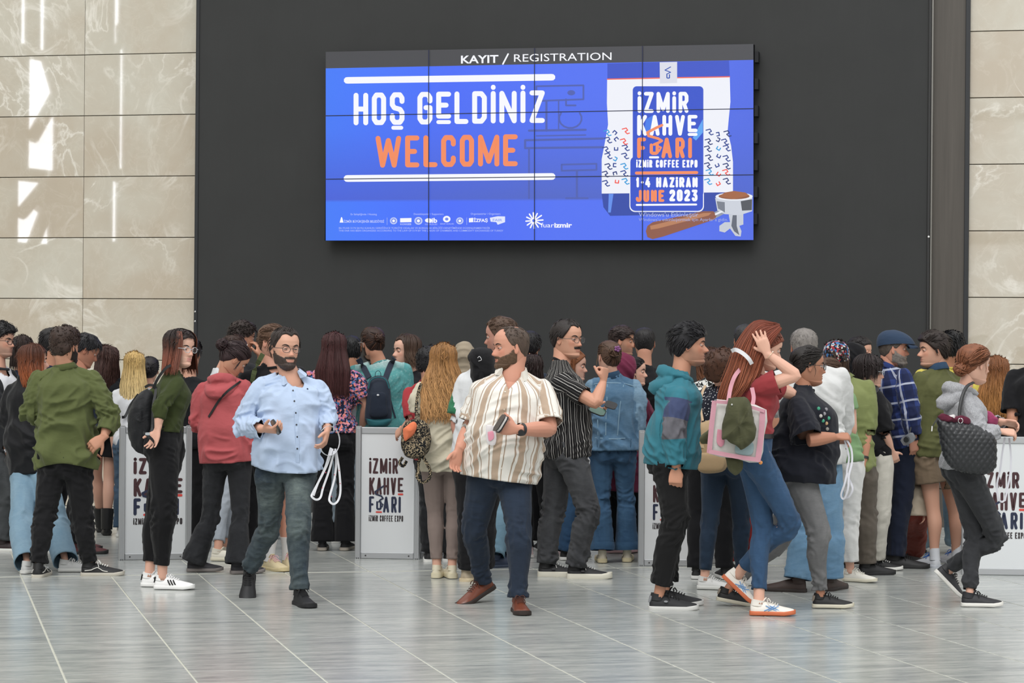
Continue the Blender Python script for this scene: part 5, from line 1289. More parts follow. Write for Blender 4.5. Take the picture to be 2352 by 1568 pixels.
# portafilter with ground coffee
art.area(B([(480,1400),(520,1372),(900,1290),(975,1290),(1000,1320),(985,1352),(600,1480),(520,1500),(480,1485),(468,1440)]),'8a5440',7)
art.area(B([(500,1400),(900,1304),(960,1302),(940,1322),(560,1420),(505,1428)]),'b57c58',8)
art.area(B([(975,1300),(1060,1262),(1075,1300),(990,1345)]),'8f96a6',7); art.area(B([(985,1308),(1060,1275),(1064,1288),(990,1322)]),'e6e9f0',8)
art.area(B([(988,1190),(1268,1170),(1266,1290),(1180,1318),(1060,1312),(1005,1285)]),'c9ced8',7); art.area(B([(1180,1215),(1266,1200),(1264,1282),(1190,1286)]),'4c5058',8); art.area(B([(1000,1215),(1060,1222),(1062,1300),(1010,1270)]),'767c88',8)
art.disc(C2(1130),L1(1180),43,9.5,'e9ecf2',8); art.disc(C2(1130),L1(1178),36,7,'8a5236',9); art.area(B([(1015,1180),(1060,1150),(1130,1138),(1215,1150),(1245,1172),(1130,1200)]),'a0603a',10)
art.area(B([(1090,1315),(1200,1312),(1200,1390),(1170,1400),(1186,1440),(1180,1480),(1140,1475),(1100,1420),(1060,1450),(1020,1440),(1020,1400),(1060,1372),(1100,1372)]),'c3c8d2',7); art.area(B([(1120,1320),(1150,1320),(1150,1400),(1170,1470),(1130,1440),(1110,1400)]),'5f6572',8)
art.text("Windows'u Etkinleştir", C2(415), L1(1330), 13.5, 'aab4e0', 11, .004, width=137); art.text("Windows'u etkinleştirmek için Ayarlar'a gidin.", C2(415), L1(1364), 10, 'a0abdc', 11, 0, width=205)
# sponsor strip
art.text('Ev Sahipliğinde / Hosting', 805, 494, 6.2, 'b9c6f4', 3, 0, width=60); art.text('Destekleyenler / Supporters', 950, 493.5, 6.2, 'b9c6f4', 3, 0, width=68); art.text('Organizatörler / Organizers', 1081, 493, 6.2, 'b9c6f4', 3, 0, width=68)
art.area([(780,511),(783,500),(784.5,498),(786,500),(789,511)],Wt,3); art.text('İZMİR BÜYÜKŞEHİR BELEDİYESİ', 790, 511, 7.5, 'ccd5f6', 3, .01, width=92)
for x in (889,1072): art.line([(x,500),(x,516)],1,'9fb0ee',3)
for x,r in ((904,8.5),(961,9.5),(1056,8.5)):
    art.disc(x,507,r,r*.95,'b9c6f4',3); art.disc(x,507,r*.62,r*.6,'5f7ae4',4); art.disc(x,507,r*.38,r*.38,Wt,5)
art.area([(919,501),(945,500.5),(945,510),(919,510.5)],Wt,3); art.text('KOSGEB', 919, 516.5, 5.5, 'ccd5f6', 3, .01, width=25); art.disc(984,506,8,5,Wt,3); art.text('eib',982,511,15,Wt,3,.03,width=22); art.text('EGE BİRLİKLERİ',976,516.5,4.5,'b9c6f4',3,0,width=28)
art.disc(1026,503,8.6,7.5,Wt,3); art.disc(1026,503,4,3.4,'6f88ea',4); art.text('ESNAF ODALARI',1011,515.5,4.6,'b9c6f4',3,0,width=31)
art.area([(1077,501),(1087,500),(1087,510),(1077,510.5)],Wt,3); art.text('İZFAŞ', 1088, 509.5, 10.5, Wt, 3, .025, width=32); art.area([(1125,500),(1143,496.5),(1160,497),(1160,510),(1143,516),(1140,510),(1127,509)],'dfe5fa',3); art.text('FAIR',1131,508,8,'8fa3ee',4,.02,width=22)
art.text('BU FUAR 5174 SAYILI KANUN GEREĞİNCE TÜRKİYE ODALAR VE BORSALAR BİRLİĞİ DENETİMİNDE DÜZENLENMEKTEDİR', 778, 525.5, 5.6, 'a9b8f2', 3, .008, width=347)
art.text('THIS FAIR HAS BEEN ORGANIZED ACCORDING TO THE LAW OF 5174 BY THE UNION OF CHAMBERS AND COMMODITY EXCHANGES OF TURKEY', 778, 531.5, 5.6, 'a9b8f2', 3, .008, width=378)
for a in range(12):
    if a in (0,1,11): r1 = 21
    else: r1 = 18
    an = math.radians(a*30-4); art.line([(1226+5*math.cos(an),506.5+5*math.sin(an)),(1226+r1*math.cos(an),506.5+r1*math.sin(an))],3.2,Wt,3)
art.text('fuar', 1242, 522, 15, Wt, 4, 0, width=30); art.text('izmir', 1272.5, 522, 15, Wt, 4, .035, width=41)
SE = {}
def scol(col):
    if col not in SE: SE[col] = screenmat('screen_'+col, lambda m: srgb(col), .86)
    return SE[col]
art.emit(None, 'screen_graphic', scol, vobj)
for x in (984.5,1227.5,1475.5):
    m = M().add([sm(x-1,sy(x,0),14),sm(x+1,sy(x,0),14),sm(x+1,sy(x,3),14),sm(x-1,sy(x,3),14),sm(x-1,sy(x,0),-3),sm(x+1,sy(x,0),-3),sm(x+1,sy(x,3),-3),sm(x-1,sy(x,3),-3)],[(0,3,2,1),(0,4,7,3),(1,2,6,5)]); vobj('bezel', m, plain('bezel','1a2140',.6))
for f in (1,2):
    m = M().add([sm(747,sy(747,f)-1,14),sm(1731,sy(1731,f)-1,14),sm(1731,sy(1731,f)+1,14),sm(747,sy(747,f)+1,14)],[(0,3,2,1)]); vobj('bezel', m, plain('bezel','1a2140',.6))
# ------------------------------------------------------------------ registration barriers
ALU = plain('aluminium','b4b6b8',.38,.55); PAN = plain('white_board','d5d8da',.45)
def post(root, x, y, h, w=.045):
    m = M(); c = A(x,y,0)
    m.put(bevbox(x-w/2,x+w/2,y-w/2,y+w/2,0,h,.008))
    for sx in (-1,1): m.put(box(x+sx*w*.30-.003,x+sx*w*.30+.003,y-w/2-.004,y-w/2+.004,.0,h))
    m.put(box(x-w/2+.004,x+w/2-.004,y-w/2+.004,y+w/2-.004,h,h+.006)); return obj('post', m, ALU, root, smooth=False, attr=False)
def barrier(label, p0, p1, h=1.0, posts=(1,1), letters=None, z0=.0):
    """one exhibition panel between two floor points"""
    p0 = A(*p0[:2]); p1 = A(*p1[:2]); t = thing('barrier_panel', label, 'barrier', ((p0[0]+p1[0])/2,(p0[1]+p1[1])/2,0), 'white registration barrier panels')
    d = p1-p0; L = np.linalg.norm(d); d = d/L; n = A(d[1],-d[0]); n = n if n[1] < 0 else -n
    R = np.array([[d[0],-n[0],0],[d[1],-n[1],0],[0,0,1]]); o = A(p0[0],p0[1],0)
    def lay(name, V, mats, F, **k):
        return obj(name, (np.asarray(V)@R.T+o, F), mats, t, smooth=False, attr=False, **k)
    w=.045; b = bevbox(w/2,L-w/2,-.008,.008,.045,h-.045,.002); lay('board', b[0], PAN, b[1])
    for za,zb in ((h-.050,h-.0),(.0,.050)): b = bevbox(w/2,L-w/2,-.016,.016,za,zb,.005); lay('rail', b[0], ALU, b[1])
    for i,f in enumerate(posts):
        if f:
            x = 0 if i==0 else L; m = M(); m.put(bevbox(x-w/2,x+w/2,-w/2,w/2,0,h+.002,.009)); 
            for sx in (-.5,0,.5): m.put(box(x+sx*w*.62-.0025,x+sx*w*.62+.0025,-w/2-.0035,-w/2+.004,0,h))
            m.put(box(x-w/2+.003,x+w/2-.003,-w/2+.003,w/2-.003,h,h+.008)); lay('post', np.vstack(m.v), ALU, m.f)
    for sx in (.03,L-.03): b = ball((sx+(.03 if sx<.1 else -.03),-.018,.025),(.006,.003,.006),8,5); lay('screw', b[0], plain('screw_dark','4a4a4a',.4,.6), b[1])
    if letters:
        u0,u1,zt,zb = letters; k = (u1-u0); 
        def mp(x, y, z): return R@A(u0+x*k, -.0095-z*.0006, zt-y*(zt-zb))+o      # x 0..1, y 0..1
        a = Art(mp); asp = (u1-u0)/(zt-zb); Br='43262a'; Nv='222a44'; Rd='d2473f'
        # work in a unit box whose y is scaled so that strokes stay round
        a = Art(lambda x,y,z: R@A(u0+x*.01*k, -.0095-z*.0006, zt-y*.01*k)+o); Ht = 100/asp
        def Wd(t,x0,x1,y0,y1,col,th,foot=None): a.foot = foot; a.word(t,x0,x1,y0*Ht,y1*Ht,th,col,1)
        Wd('iZMiR',0,84,.0,.245,Br,6.6); Wd('KAHVe',0,100,.305,.58,Br,6.6,Rd); 
        for ch,x0,x1 in (('F',0,15),('A',41,59),('R',65,81),('I',86,93)): a.glyph(ch,x0,x1,.605*Ht,.86*Ht,6.6,Nv,1)
        a.glyph('U',21,37,.68*Ht,.82*Ht,5.6,Nv,1); a.line([(22,.853*Ht),(36,.853*Ht)],4.5,Rd,1)
        a.line([(42,.44*Ht),(32,.48*Ht),(18,.53*Ht),(20,.57*Ht),(36,.60*Ht),(41,.635*Ht),(33,.66*Ht),(29,.69*Ht)],4.6,Nv,2); a.line([(37,.72*Ht),(41,.73*Ht),(38,.77*Ht)],3.4,Nv,2)
        Wd('iZMiR COFFEE EXPO',0,100,.905,1.0,'3a3436',2.5)
        m = M(); mats=[]
        for (col,z),mm in a.by.items(): m.add(np.vstack(mm.v), mm.f, mi=len(mats)); mats.append(plain('print_'+col, col, .5))
        obj('lettering', m, mats, t, smooth=False, attr=False)
    return t
def gp(px, py): d = gd(px,py); return P(px,py,d)[:2]
BX = {}
barrier('white barrier panel with lettering behind the woman in black joggers', gp(279,1286), gp(432,1284), letters=(.085,.45,.765,.265)) 
barrier('plain white barrier panel behind the woman in the red hoodie', gp(439,1241), gp(640,1238), posts=(0,1))
barrier('white barrier panel with complete dark lettering beside the blue shirt man', gp(822,1282), gp(957,1284), letters=(.083,.345,.765,.285))
barrier('plain side panel running back behind the taupe leggings', gp(962,1283), gp(1145,1250), posts=(0,1))
barrier('white barrier panel mostly hidden by the teal hoodie man', gp(1472,1299), gp(1610,1300), letters=(.085,.35,.745,.275))
barrier('plain white side panel running back behind the navy jeans', gp(1614,1298), gp(1800,1262), posts=(0,1))
barrier('white barrier panel with lettering at the right edge', gp(2215,1319), gp(2400,1322), posts=(1,0), letters=(.12,.435,.745,.265))
barrier('far plain white panel seen between the dark grey jeans', gp(1205,1240), gp(1470,1238))
# ------------------------------------------------------------------ the people (photo points give each joint, distances come from where their feet stand)
def F(x,y,yaw,pitch=0,lift=0,off=0,roll=0): return dict(x=x,y=y,yaw=yaw,pitch=pitch,lift=lift,off=off,roll=roll)
def shoes(u, s='dcdcd8', l=None, **k): return dict(upper=u, sole=s, laces=l, **k)
SK1='c2937a'; SK2='cba08a'; SK3='b4866c'; PALE='d3ab97'
Q = {}
def add(key, label, **q): _, Q[key] = person(label, **q)
ONLY = None
def front():
    add('blue', 'bearded man with glasses in light blue shirt walking with white lanyards', d=15.35, lod=0, yaw=4, tr=8, head=(655,803), look=(28,2,-2), hs=1.09, neck=(668,866), pel=(656,1078), g=1.10, belly=.035, neckg=1.05,
        armR=((556,975,.02),(604,985,-.22)), armL=((750,955,.03),(752,985,-.10)), handR=dict(D=(.8,-.5,-.05),N=(.45,.3,1),curl=(35,45,30)), handL=dict(D=(-.15,-.35,-.9),N=(-.9,.1,.2),curl=(30,35,25)),
        kneeR=(618,1208,.0), kneeL=(684,1205,-.08), footR=F(571,1368,2,36,.085), footL=F(688,1388,22), skin=(SK2,'b0695e'), beard=('full',.0034,.65,'3a2e29'), gaze=0, hair=('2a211d','short',dict(line='recede',t=(.009,.004,.006,.011),comb='up',lift=.3)), glasses=('2a2a2c','round'),
        top=dict(name='shirt',mat=cloth('b3c6e2',fold=.5),sl=1.90,ease=.022,hem=.0,hemw=(.20,.15),collar='shirt',gap=.62,vneck=.035,tails=.016,cuff=1,fold=.017,sfold=.014),
        bot=dict(name='jeans',mat=denim('25323e','707c78',amt=.60),fit='slim',len=1.98,waist=.12,fold=.008), shoes=shoes('17181b','141417','101013',style='s'))
    add('beige', 'bearded man in beige striped shirt and brown shoes holding a wallet', d=15.0, lod=0, yaw=-8, tr=-4, head=(1173,800), look=(-72,4,0), hs=1.13, neck=(1178,852), pel=(1147,1086), g=1.30, belly=.07, neckg=1.12, armg=1.15, legg=1.12, sw=.205,
        shR=(1112,893,0), shL=(1245,893,0), armR=((1080,982,-.02),(1054,1032,-.12)), armL=((1262,985,-.14),(1190,986,-.40)), handR=dict(D=(-.25,-.2,-.9),N=(.5,-.6,.2),curl=(25,30,20)), handL=dict(D=(-.95,-.15,.1),N=(-.1,.75,.2),curl=(45,45,30)),
        kneeR=(1090,1215,-.02), kneeL=(1192,1222,-.06), footR=F(1108,1382,-52,24,.06), footL=F(1190,1404,8), skin=('c8957f','a9604f'), beard=('full',.0042,.6,'55402f'), hair=('4a3c33','thin',dict(line='bald',t=(.004,.005,.006,.002))),
        top=dict(name='shirt',mat=beige_stripe(),sl=.86,ease=.030,hem=-.055,hemw=(.235,.20),collar='shirt',gap=.80,neck_t=.99,neckf=.9,vneck=.11,colmat=cloth('dcd7cc'),flare=.012,fold=.010,sfold=.008,band=.05),
        bot=dict(name='jeans',mat=denim('222c3b','33435a',amt=.35),fit='slim',len=2.0,waist=.14,fold=.007), shoes=shoes('6e3a28','2c211d','4c2a20',rough=.35,shoe_s=1.1))
    add('green', 'man in olive green shirt and black trousers seen from behind', d=gd(150,1322), lod=0, yaw=182, head=(150,797), look=(150,0,0), hs=1.06, neck=(150,846), pel=(150,1068), sw=.185, g=1.05,
        armL=((72,948,.03),(104,965,.24)), armR=((254,962,-.02),(238,1003,-.10)), handR=dict(D=(-.75,-.1,-.6),N=(-.2,.6,-.3),curl=(30,30,20)),
        kneeL=(100,1200,0), kneeR=(190,1195,0), footL=F(88,1325,178), footR=F(205,1321,98), skin=(SK1,), beard=('full',.005,.7,'221b18'), hair=('35261f','curly',dict(t=(.018,.012,.014,.022))),
        top=dict(name='shirt',mat=cloth('5a6238',fold=.6),sl=1.72,ease=.026,hem=-.01,hemw=(.195,.15),collar='shirt',gap=.2,tails=-.025,fold=.017,sfold=.013,band=.03,neck_t=1.0), bot=dict(name='trousers',mat=cloth('1b1b1d'),fit='slim',len=1.96,waist=.14,fold=.010), shoes=shoes('18181a','b9b4a8','e2e2de',mark='wave',mc='e8e6df'))
    add('jogger', 'young woman in glasses and cropped olive top looking over her shoulder', d=gd(385,1350), lod=0, fem=1, yaw=85, tr=95, head=(415,803), look=(52,3,-3), hs=1.05, neck=(400,856), pel=(382,1022), sw=.15,
        shR=(408,880,-.10), armR=((370,930,-.20),(362,985,-.22)), armL=((336,925,.10),(326,985,.02)), handR=dict(D=(-.25,-.1,-.9),N=(-.5,-.7,0),curl=(15,20,15),spread=9), handL=dict(D=(0,0,-1)),
        kneeR=(378,1180,-.06), kneeL=(362,1175,.06), footR=F(372,1353,84), footL=F(342,1347,80), skin=(PALE,'b5656a'), hair=(('2a201d','7c4634'),'bob',dict(length=.148,th0=62,t=.022,spread=.03,front=.15,wave=.02,ends=.02)), glasses=('b9c2c8','round'),
        top=dict(name='top',mat=cloth('38411f'),sl=1.55,ease=.010,hem=.20,collar='crew',neck_t=.985,fold=.005,sfold=.010), bot=dict(name='joggers',mat=cloth('161618'),fit='jogger',len=1.80,waist=.27,fold=.008,cuffs=.05), shoes=shoes('e9e9e8','e4e4e2','f4f4f4',mark='stripes3',mc='161616',heel=1))
    add('redhood', 'woman with dark hair bun in faded red hoodie seen from behind', d=gd(510,1314), lod=0, fem=1, yaw=172, tr=165, head=(537,826), look=(115,38,8), hs=1.05, neck=(513,872), pel=(523,1052), sw=.165, g=1.06,
        armL=((456,965,.06),(480,985,.22)), armR=((572,965,.03),(560,990,.18)), kneeL=(482,1190,0), kneeR=(552,1188,0), footL=F(445,1313,100), footR=F(545,1318,120), skin=(SK1,), hair=('2b1a1c','updo',dict(bun=(0.0,-.136,.030,.040))),
        top=dict(name='hoodie',mat=cloth('b04a4e',fold=.5),sl=1.95,ease=.034,hem=-.045,hemw=(.20,.16),hood=1,hoods=1.0,fold=.010,sfold=.010,neck_t=.975), bot=dict(name='jeans',mat=denim('242528','44464a',amt=.5),fit='flare',len=2.03,waist=.14), shoes=shoes('26252a','7c7673'))
    add('bstripe', 'man with moustache and glasses in black striped shirt holding phone', d=gd(1310,1325), lod=0, yaw=118, tr=100, head=(1303,781), look=(52,2,0), hs=1.12, neck=(1288,838), pel=(1300,1046), g=1.08, belly=.05, sw=.17, neckg=1.05,
        shR=(1292,882,-.14), armR=((1368,925,-.30),(1385,878,-.22)), armL=((1345,935,.2),(1352,938,.02)), handR=dict(D=(.12,.1,.9),N=(-.7,.5,.2),curl=(80,75,60),thumb=(.7,.4,.6)), handL=dict(D=(.85,-.2,-.15),N=(0,-.4,.9),curl=(40,40,30)),
        kneeR=(1352,1178,-.03), kneeL=(1270,1180,.02), footR=F(1322,1328,93), footL=F(1255,1323,93), skin=('c89a82','a8665a'), beard=('moustache',.009,.9,'231d1b'), stubble=.4, browc='1c1615', hair=('27211f','short',dict(line='recede',comb='up',t=(.010,.012,.014,.012))), glasses=('55504e','round'),
        top=dict(name='t_shirt',mat=black_stripe(),sl=.66,ease=.016,hem=-.02,collar='crew',flare=.008,fold=.007), bot=dict(name='jeans',mat=denim('3a3b3e','606265',amt=.6),fit='straight',len=2.0,waist=.16,pockets=1,fold=.009), shoes=shoes('1c1c1e','d9d5c6','c8c8c6',mark='badge',mc='3d3d40',th=.034))
    add('teal', 'young man in teal hoodie and black joggers standing in profile', d=gd(1535,1397), lod=0, yaw=86, tr=86, head=(1583,795), look=(84,0,0), hs=1.06, neck=(1562,862), pel=(1538,1062), sw=.17, shR=(1562,910,-.17),
        armR=((1548,985,-.20),(1553,1072,-.20)), armL=((1540,980,.17),(1542,1040,.15)), handR=dict(D=(-.05,-.1,-1),N=(.1,.9,0),curl=(45,50,30),thumb=(.95,.15,.5)), kneeR=(1552,1200,-.05), kneeL=(1548,1200,.08), footR=F(1512,1399,88), footL=F(1525,1388,86), skin=(SK1,), stubble=.55, nose=1.2, hair=('17161a','quiff',dict(line='low',t=(.018,.012,.014,.024),lift=.5)),
        top=dict(name='hoodie',mat=blocksleeve('2c7585','3f4a6e','66656c'),sl=1.93,ease=.030,hem=-.04,hemw=(.175,.17),hood=1,fold=.009,sfold=.011,neck_t=.975,band=.06), bot=dict(name='joggers',mat=cloth('1a1a1b'),fit='straight',len=1.84,waist=.14,fold=.009), shoes=shoes('232427','c9c9c6','1a1a1b',mark='badge',mc='8a8c90',heel=1,rough=.7))
    add('redgirl', 'woman in red shirt holding her long auburn hair with a pink tote bag', d=gd(1755,1412), lod=0, fem=1, yaw=92, tr=92, head=(1757,802), look=(98,16,0), hs=1.07, neck=(1738,868), pel=(1731,1035), sw=.15,
        shR=(1742,892,-.14), shL=(1752,882,.14), armR=((1828,862,-.18),(1762,812,-.16)), armL=((1820,905,.30),(1722,845,.20)), handR=dict(D=(-.42,.05,1),N=(.2,.9,.1),curl=(8,10,8),spread=5), handL=dict(D=(-.6,0,.8),N=(.2,-.9,.1),curl=(8,10,8)),
        kneeR=(1812,1202,-.07), kneeL=(1752,1212,.07), footR=F(1692,1398,88,43,.135), footL=F(1742,1413,86), skin=(PALE,), hair=(('6a3626','8a5038'),'short',dict(t=(.010,.008,.010,.012),comb='back',lift=.1)),
        top=dict(name='t_shirt',mat=cloth('952a30'),sl=.50,ease=.016,sease=.032,hem=.19,collar='crew',fold=.006), bot=dict(name='jeans',mat=denim('2a4868','3f6690',amt=.45),fit='skinny',len=1.84,waist=.24,ease=.010,fold=.006,belt='1a1a1c'), shoes=shoes('e4dfd6','c66a44','d8d4cc',mark='cross',mc='6a9bd2'))
    add('navy', 'woman in glasses with loose navy t-shirt and grey skinny jeans', d=gd(1880,1395), lod=0, fem=1, yaw=84, tr=84, head=(1856,842), look=(98,3,0), hs=1.07, neck=(1846,893), pel=(1835,1085), g=1.38, belly=.07, armg=1.3, sw=.165, legg=1.15, neckg=1.15,
        shR=(1832,932,-.20), armR=((1856,1010,-.32),(1918,1003,-.28)), armL=((1880,1010,.2),(1912,1012,.0)), handR=dict(D=(1,0,.05),N=(0,.5,-.8),curl=(55,50,30)), handL=dict(D=(1,-.1,0),N=(0,-.4,-.8),curl=(50,50,30)),
        kneeR=(1880,1225,-.05), kneeL=(1790,1240,.06), footR=F(1884,1396,88), footL=F(1668,1390,88,10,.02), skin=('ab7d65','93564c'), hair=('1b1614','updo',dict(bun=(0,-.100,-.01,.036),wisps=2)), glasses=('1a1a1a','square'),
        top=dict(name='t_shirt',mat=cloth('1e2029'),sl=.93,ease=.034,hem=-.10,hemw=(.20,.23),collar='crew',flare=.02,fold=.010,sfold=.008), bot=dict(name='jeans',mat=denim('6a6a6b','8a8a8b',amt=.5),fit='skinny',len=1.90,waist=.10,fold=.009), shoes=shoes('161618','c9c4b2','101012',heel=1,mc='8e8478'))
    add('greyhood', 'woman with auburn low bun in grey hoodie carrying black quilted bag', d=gd(2235,1392), lod=0, fem=1, yaw=90, tr=98, head=(2238,838), look=(118,6,0), hs=1.08, neck=(2214,895), pel=(2212,1072), sw=.155, g=1.03,
        shR=(2222,928,-.15), armR=((2252,996,-.20),(2298,990,-.18)), armL=((2262,985,.25),(2302,968,.15)), handR=dict(D=(.95,-.1,-.1),N=(-.1,.5,-.8),curl=(50,45,30)), handL=dict(D=(.95,-.1,-.15),N=(-.1,-.5,-.8),curl=(45,40,30)),
        kneeR=(2288,1235,-.07), kneeL=(2240,1235,.07), footR=F(2178,1382,88,46,.13), footL=F(2226,1393,88), skin=(PALE,), hair=('7a4a30','updo',dict(bun=(0,-.100,-.035,.042),wisps=4)),
        top=dict(name='hoodie',mat=heather('8f9094','b3b4b8'),sl=1.9,ease=.022,hem=-.02,hood=1,fold=.007,sfold=.010,neck_t=.975), bot=dict(name='jeans',mat=denim('333437','4e5053',amt=.55),fit='skinny',len=1.92,waist=.14,fold=.009), shoes=shoes('26262a','dcdad4','1a1a1c'))
front()
q = Q['redgirl']; G = [[P(x,y,q['d']+o) for x,y,o in g] for g in (
  [(1775,745,-.02),(1740,748,-.08),(1712,790,-.11),(1690,850,-.12),(1668,905,-.13),(1655,935,-.12)],
  [(1780,742,0),(1735,740,-.03),(1695,790,-.05),(1672,850,-.08),(1652,905,-.10),(1650,940,-.10)],
  [(1790,745,.03),(1742,755,-.09),(1722,800,-.12),(1708,850,-.14),(1690,900,-.15),(1668,930,-.15)],
  [(1790,750,-.06),(1758,775,-.11),(1738,810,-.12),(1722,850,-.13),(1705,890,-.16),(1680,925,-.16)],
  [(1795,755,-.07),(1770,790,-.11),(1752,825,-.10),(1745,850,-.09),(1738,862,-.10),(1730,870,-.12)])]
m = sweep(G, 620, .0042, 4, .006); obj('hair', m, hairm('6e3524','8c5138'), q['obj'])

# ---- the queue
def S(**k): return k
T_ = lambda mat_, **k: dict(dict(name='t_shirt',mat=mat_,sl=.66,ease=.016,hem=-.03,collar='crew',flare=.006), **k)
def B_(mat_, fit='straight', **k): return dict(dict(name='jeans',mat=mat_,fit=fit,len=2.0,waist=.14), **k)
BLK = cloth('17171a'); 
add('m1','auburn haired woman in black velvet jacket and wide light jeans beside the green shirt man', d=17.75, lod=1, fem=1, yaw=150, head=(78,832), look=(112,0,0), hs=1.05, neck=(60,872), pel=(75,1072), armL='fold', armR=((92,975,0),(100,1020,.12)), kneeL=(52,1200,0), kneeR=(128,1200,0), footL=F(62,1317,150), footR=F(150,1313,95),
    hair=(('4e2c1e','8a4a28'),'long',dict(length=.17,th0=58,t=.016,spread=.03,wave=.05,ends=.02)), top=dict(name='jacket',mat=cloth('131418',rough=.55),sl=1.9,ease=.034,hem=-.07,hemw=(.19,.16),collar='shirt',gap=.4), bot=B_(denim('6b8ba0','9ab4c2',amt=.5),'wide'), shoes=shoes('bdbebd','c9c9c6','d8d8d6'), skin=(PALE,))
add('m2','curly haired man in black glasses and white tee at the left edge', d=gd(10,1262), lod=1, yaw=70, head=(3,785), look=(68,2,0), hs=1.06, neck=(-5,845), pel=(0,1030), armR=((2,950,-.15),(15,1030,-.12)), kneeR=(20,1150,0), kneeL=(2,1150,0), footR=F(8,1265,85), footL=F(45,1245,80), hair=('161416','curly',dict(t=(.026,.016,.016,.030))), glasses=('161618','square'), stubble=.8,
    top=dict(name='shirt',mat=openfront('2a2b2e','dcdde0',.12),sl=1.9,ease=.026,hem=-.08,collar='crew',scoop=.5), bot=B_(denim('3a3d3f','55585a')), shoes=shoes('2a1a1c','d0d0cc','8c1f28'), skin=(SK2,))
add('m3','woman with long wavy honey blonde hair and loose cream top seen from behind', d=gd(1022,1327), lod=0, fem=1, yaw=178, head=(1018,832), look=(184,-3,0), hs=1.05, neck=(1018,872), pel=(1022,1062), armL=((968,950,.03),(975,1010,.2)), armR=((1062,950,.10),(1050,1000,.25)), footL=F(1003,1327,170), footR=F(1038,1328,195),
    hair=(('8a6238','bd9060'),'long',dict(length=.40,th0=50,t=.018,spread=.050,wave=.07,N=560,out=.045,ends=.03,r=.0048)), top=dict(name='top',mat=cloth('cfc7b0',fold=.5),sl=.9,ease=.030,sease=.05,hem=-.10,hemw=(.155,.135),collar='crew',fold=.010), bot=dict(name='leggings',mat=cloth('8b7b74',fold=.1),fit='skinny',len=1.86,waist=.14,fold=.003,ease=.003), shoes=shoes('d8d0b8','d5ccb0','e4dfd0',th=.034,style='x'), skin=(PALE,))
add('m4','tall man in white shirt with green sleeve behind the beige striped shirt man', d=16.62, lod=1, yaw=188, head=(1150,775), look=(-105,5,0), hs=1.08, neck=(1128,838), pel=(1105,1055), g=1.12, sw=.195, shL=(1068,874,0), armL=((1049,972,-.02),(1066,1046,-.04)), footL=F(1074,1334,150), footR=F(1112,1330,190), kneeL=(1078,1190,0), kneeR=(1112,1190,0), handL=dict(N=(.6,.6,0)),
    hair=('4d392c','short',dict(line='recede',comb='back')), top=T_(raglan('dcdee0','2f7a56'),sl=.80,ease=.022,hem=-.10,g=1), bot=B_(BLK,name='trousers'), shoes=shoes('a89a84','c6b697','c9bfa8'), skin=('b98c7c',))
add('m5','woman in blue denim jacket and flared jeans with purple hair claw seen from behind', d=gd(1410,1291), lod=0, fem=1, yaw=180, head=(1398,822), look=(205,0,4), hs=1.06, neck=(1408,868), pel=(1408,1038), sw=.165, armL=((1352,940,.12),(1372,985,.26)), armR=((1462,940,0),(1462,1010,.02)), footL=F(1383,1292,182), footR=F(1440,1290,175),
    hair=(('4c382c','9a7248'),'updo',dict(bun=(-.012,-.100,.040,.040),wisps=8,n=16)), top=dict(name='denim_jacket',mat=denim('3f6482','7796ac',amt=.6),sl=1.88,ease=.040,hem=.03,hemw=(.18,.14),collar='shirt',colh=.05,gap=.5,fold=.010,sfold=.011,colmat=denim('2b4a66','3d6080')), bot=B_(denim('2c4f70','4f7592',amt=.5),'flare',waist=.2,pockets=1,pmat=denim('24405c','3f6482'),len=1.97,cuffs=.06), shoes=shoes('d9cfbb','cfc29f',None,th=.03), skin=(PALE,))
add('m6','curly haired woman in dark polka dot top and navy jeans with tan backpack', d=gd(1650,1352), lod=1, fem=1, yaw=165, head=(1660,850), look=(150,5,0), hs=1.03, neck=(1658,890), pel=(1668,1065), sw=.16, g=1.08, armL=((1608,975,0),(1615,1030,.12)), armR=((1712,970,.05),(1715,1020,.15)), footL=F(1618,1353,75), footR=F(1702,1345,120), kneeL=(1630,1200,0), kneeR=(1702,1200,0),
    hair=(('3a2318','a4683c'),'curly',dict(line='low',t=(.03,.045,.05,.035))), top=T_(polka(),sl=.8,hem=-.0), bot=B_(denim('1f2f42','2f4459',amt=.4),'skinny',len=1.86), shoes=shoes('d4d4d2','d0d0cc','e2e2e0'), skin=(PALE,))
add('m7','grey haired man in loose white shirt and light blue jeans seen from behind', d=gd(1870,1356), lod=1, yaw=180, head=(1846,800), look=(184,3,0), hs=1.10, neck=(1858,842), pel=(1868,1062), g=1.15, sw=.205, armL=((1792,940,.15),(1812,905,.22)), armR=((1938,955,.12),(1930,1010,.2)), handL=dict(D=(-.25,.2,.9),N=(.4,.6,.2),curl=(30,40,30)), footL=F(1832,1359,250), footR=F(1905,1356,150), kneeL=(1850,1215,0), kneeR=(1905,1215,0),
    hair=('77726e','crop',dict()), top=dict(name='shirt',mat=cloth('d3d4d3',fold=.6),sl=1.7,ease=.03,hem=-.02,collar='shirt',fold=.012), bot=B_(denim('5c86a8','8fb2c8',amt=.5),'wide'), shoes=shoes('3c2e29','2a211e'), skin=('b98a76',))
add('m8','woman in light green tee and white trousers behind the navy t-shirt woman', d=gd(1945,1335)+.02, lod=1, fem=1, yaw=130, head=(1902,862), look=(100,10,0), hs=1.0, neck=(1915,898), pel=(1935,1060), armR=((1958,985,-.08),(1948,1020,-.0)), footR=F(1952,1335,60), footL=F(1905,1325,80), kneeR=(1950,1200,0), hair=('4a3426','updo',dict()), top=T_(cloth('77996a'),sl=.35,hem=.0), bot=B_(cloth('dcdcda',fold=.5),'straight',name='trousers',len=1.80), shoes=shoes('dfdcd2','d6d0bd','e6e4dc'), skin=(PALE,))
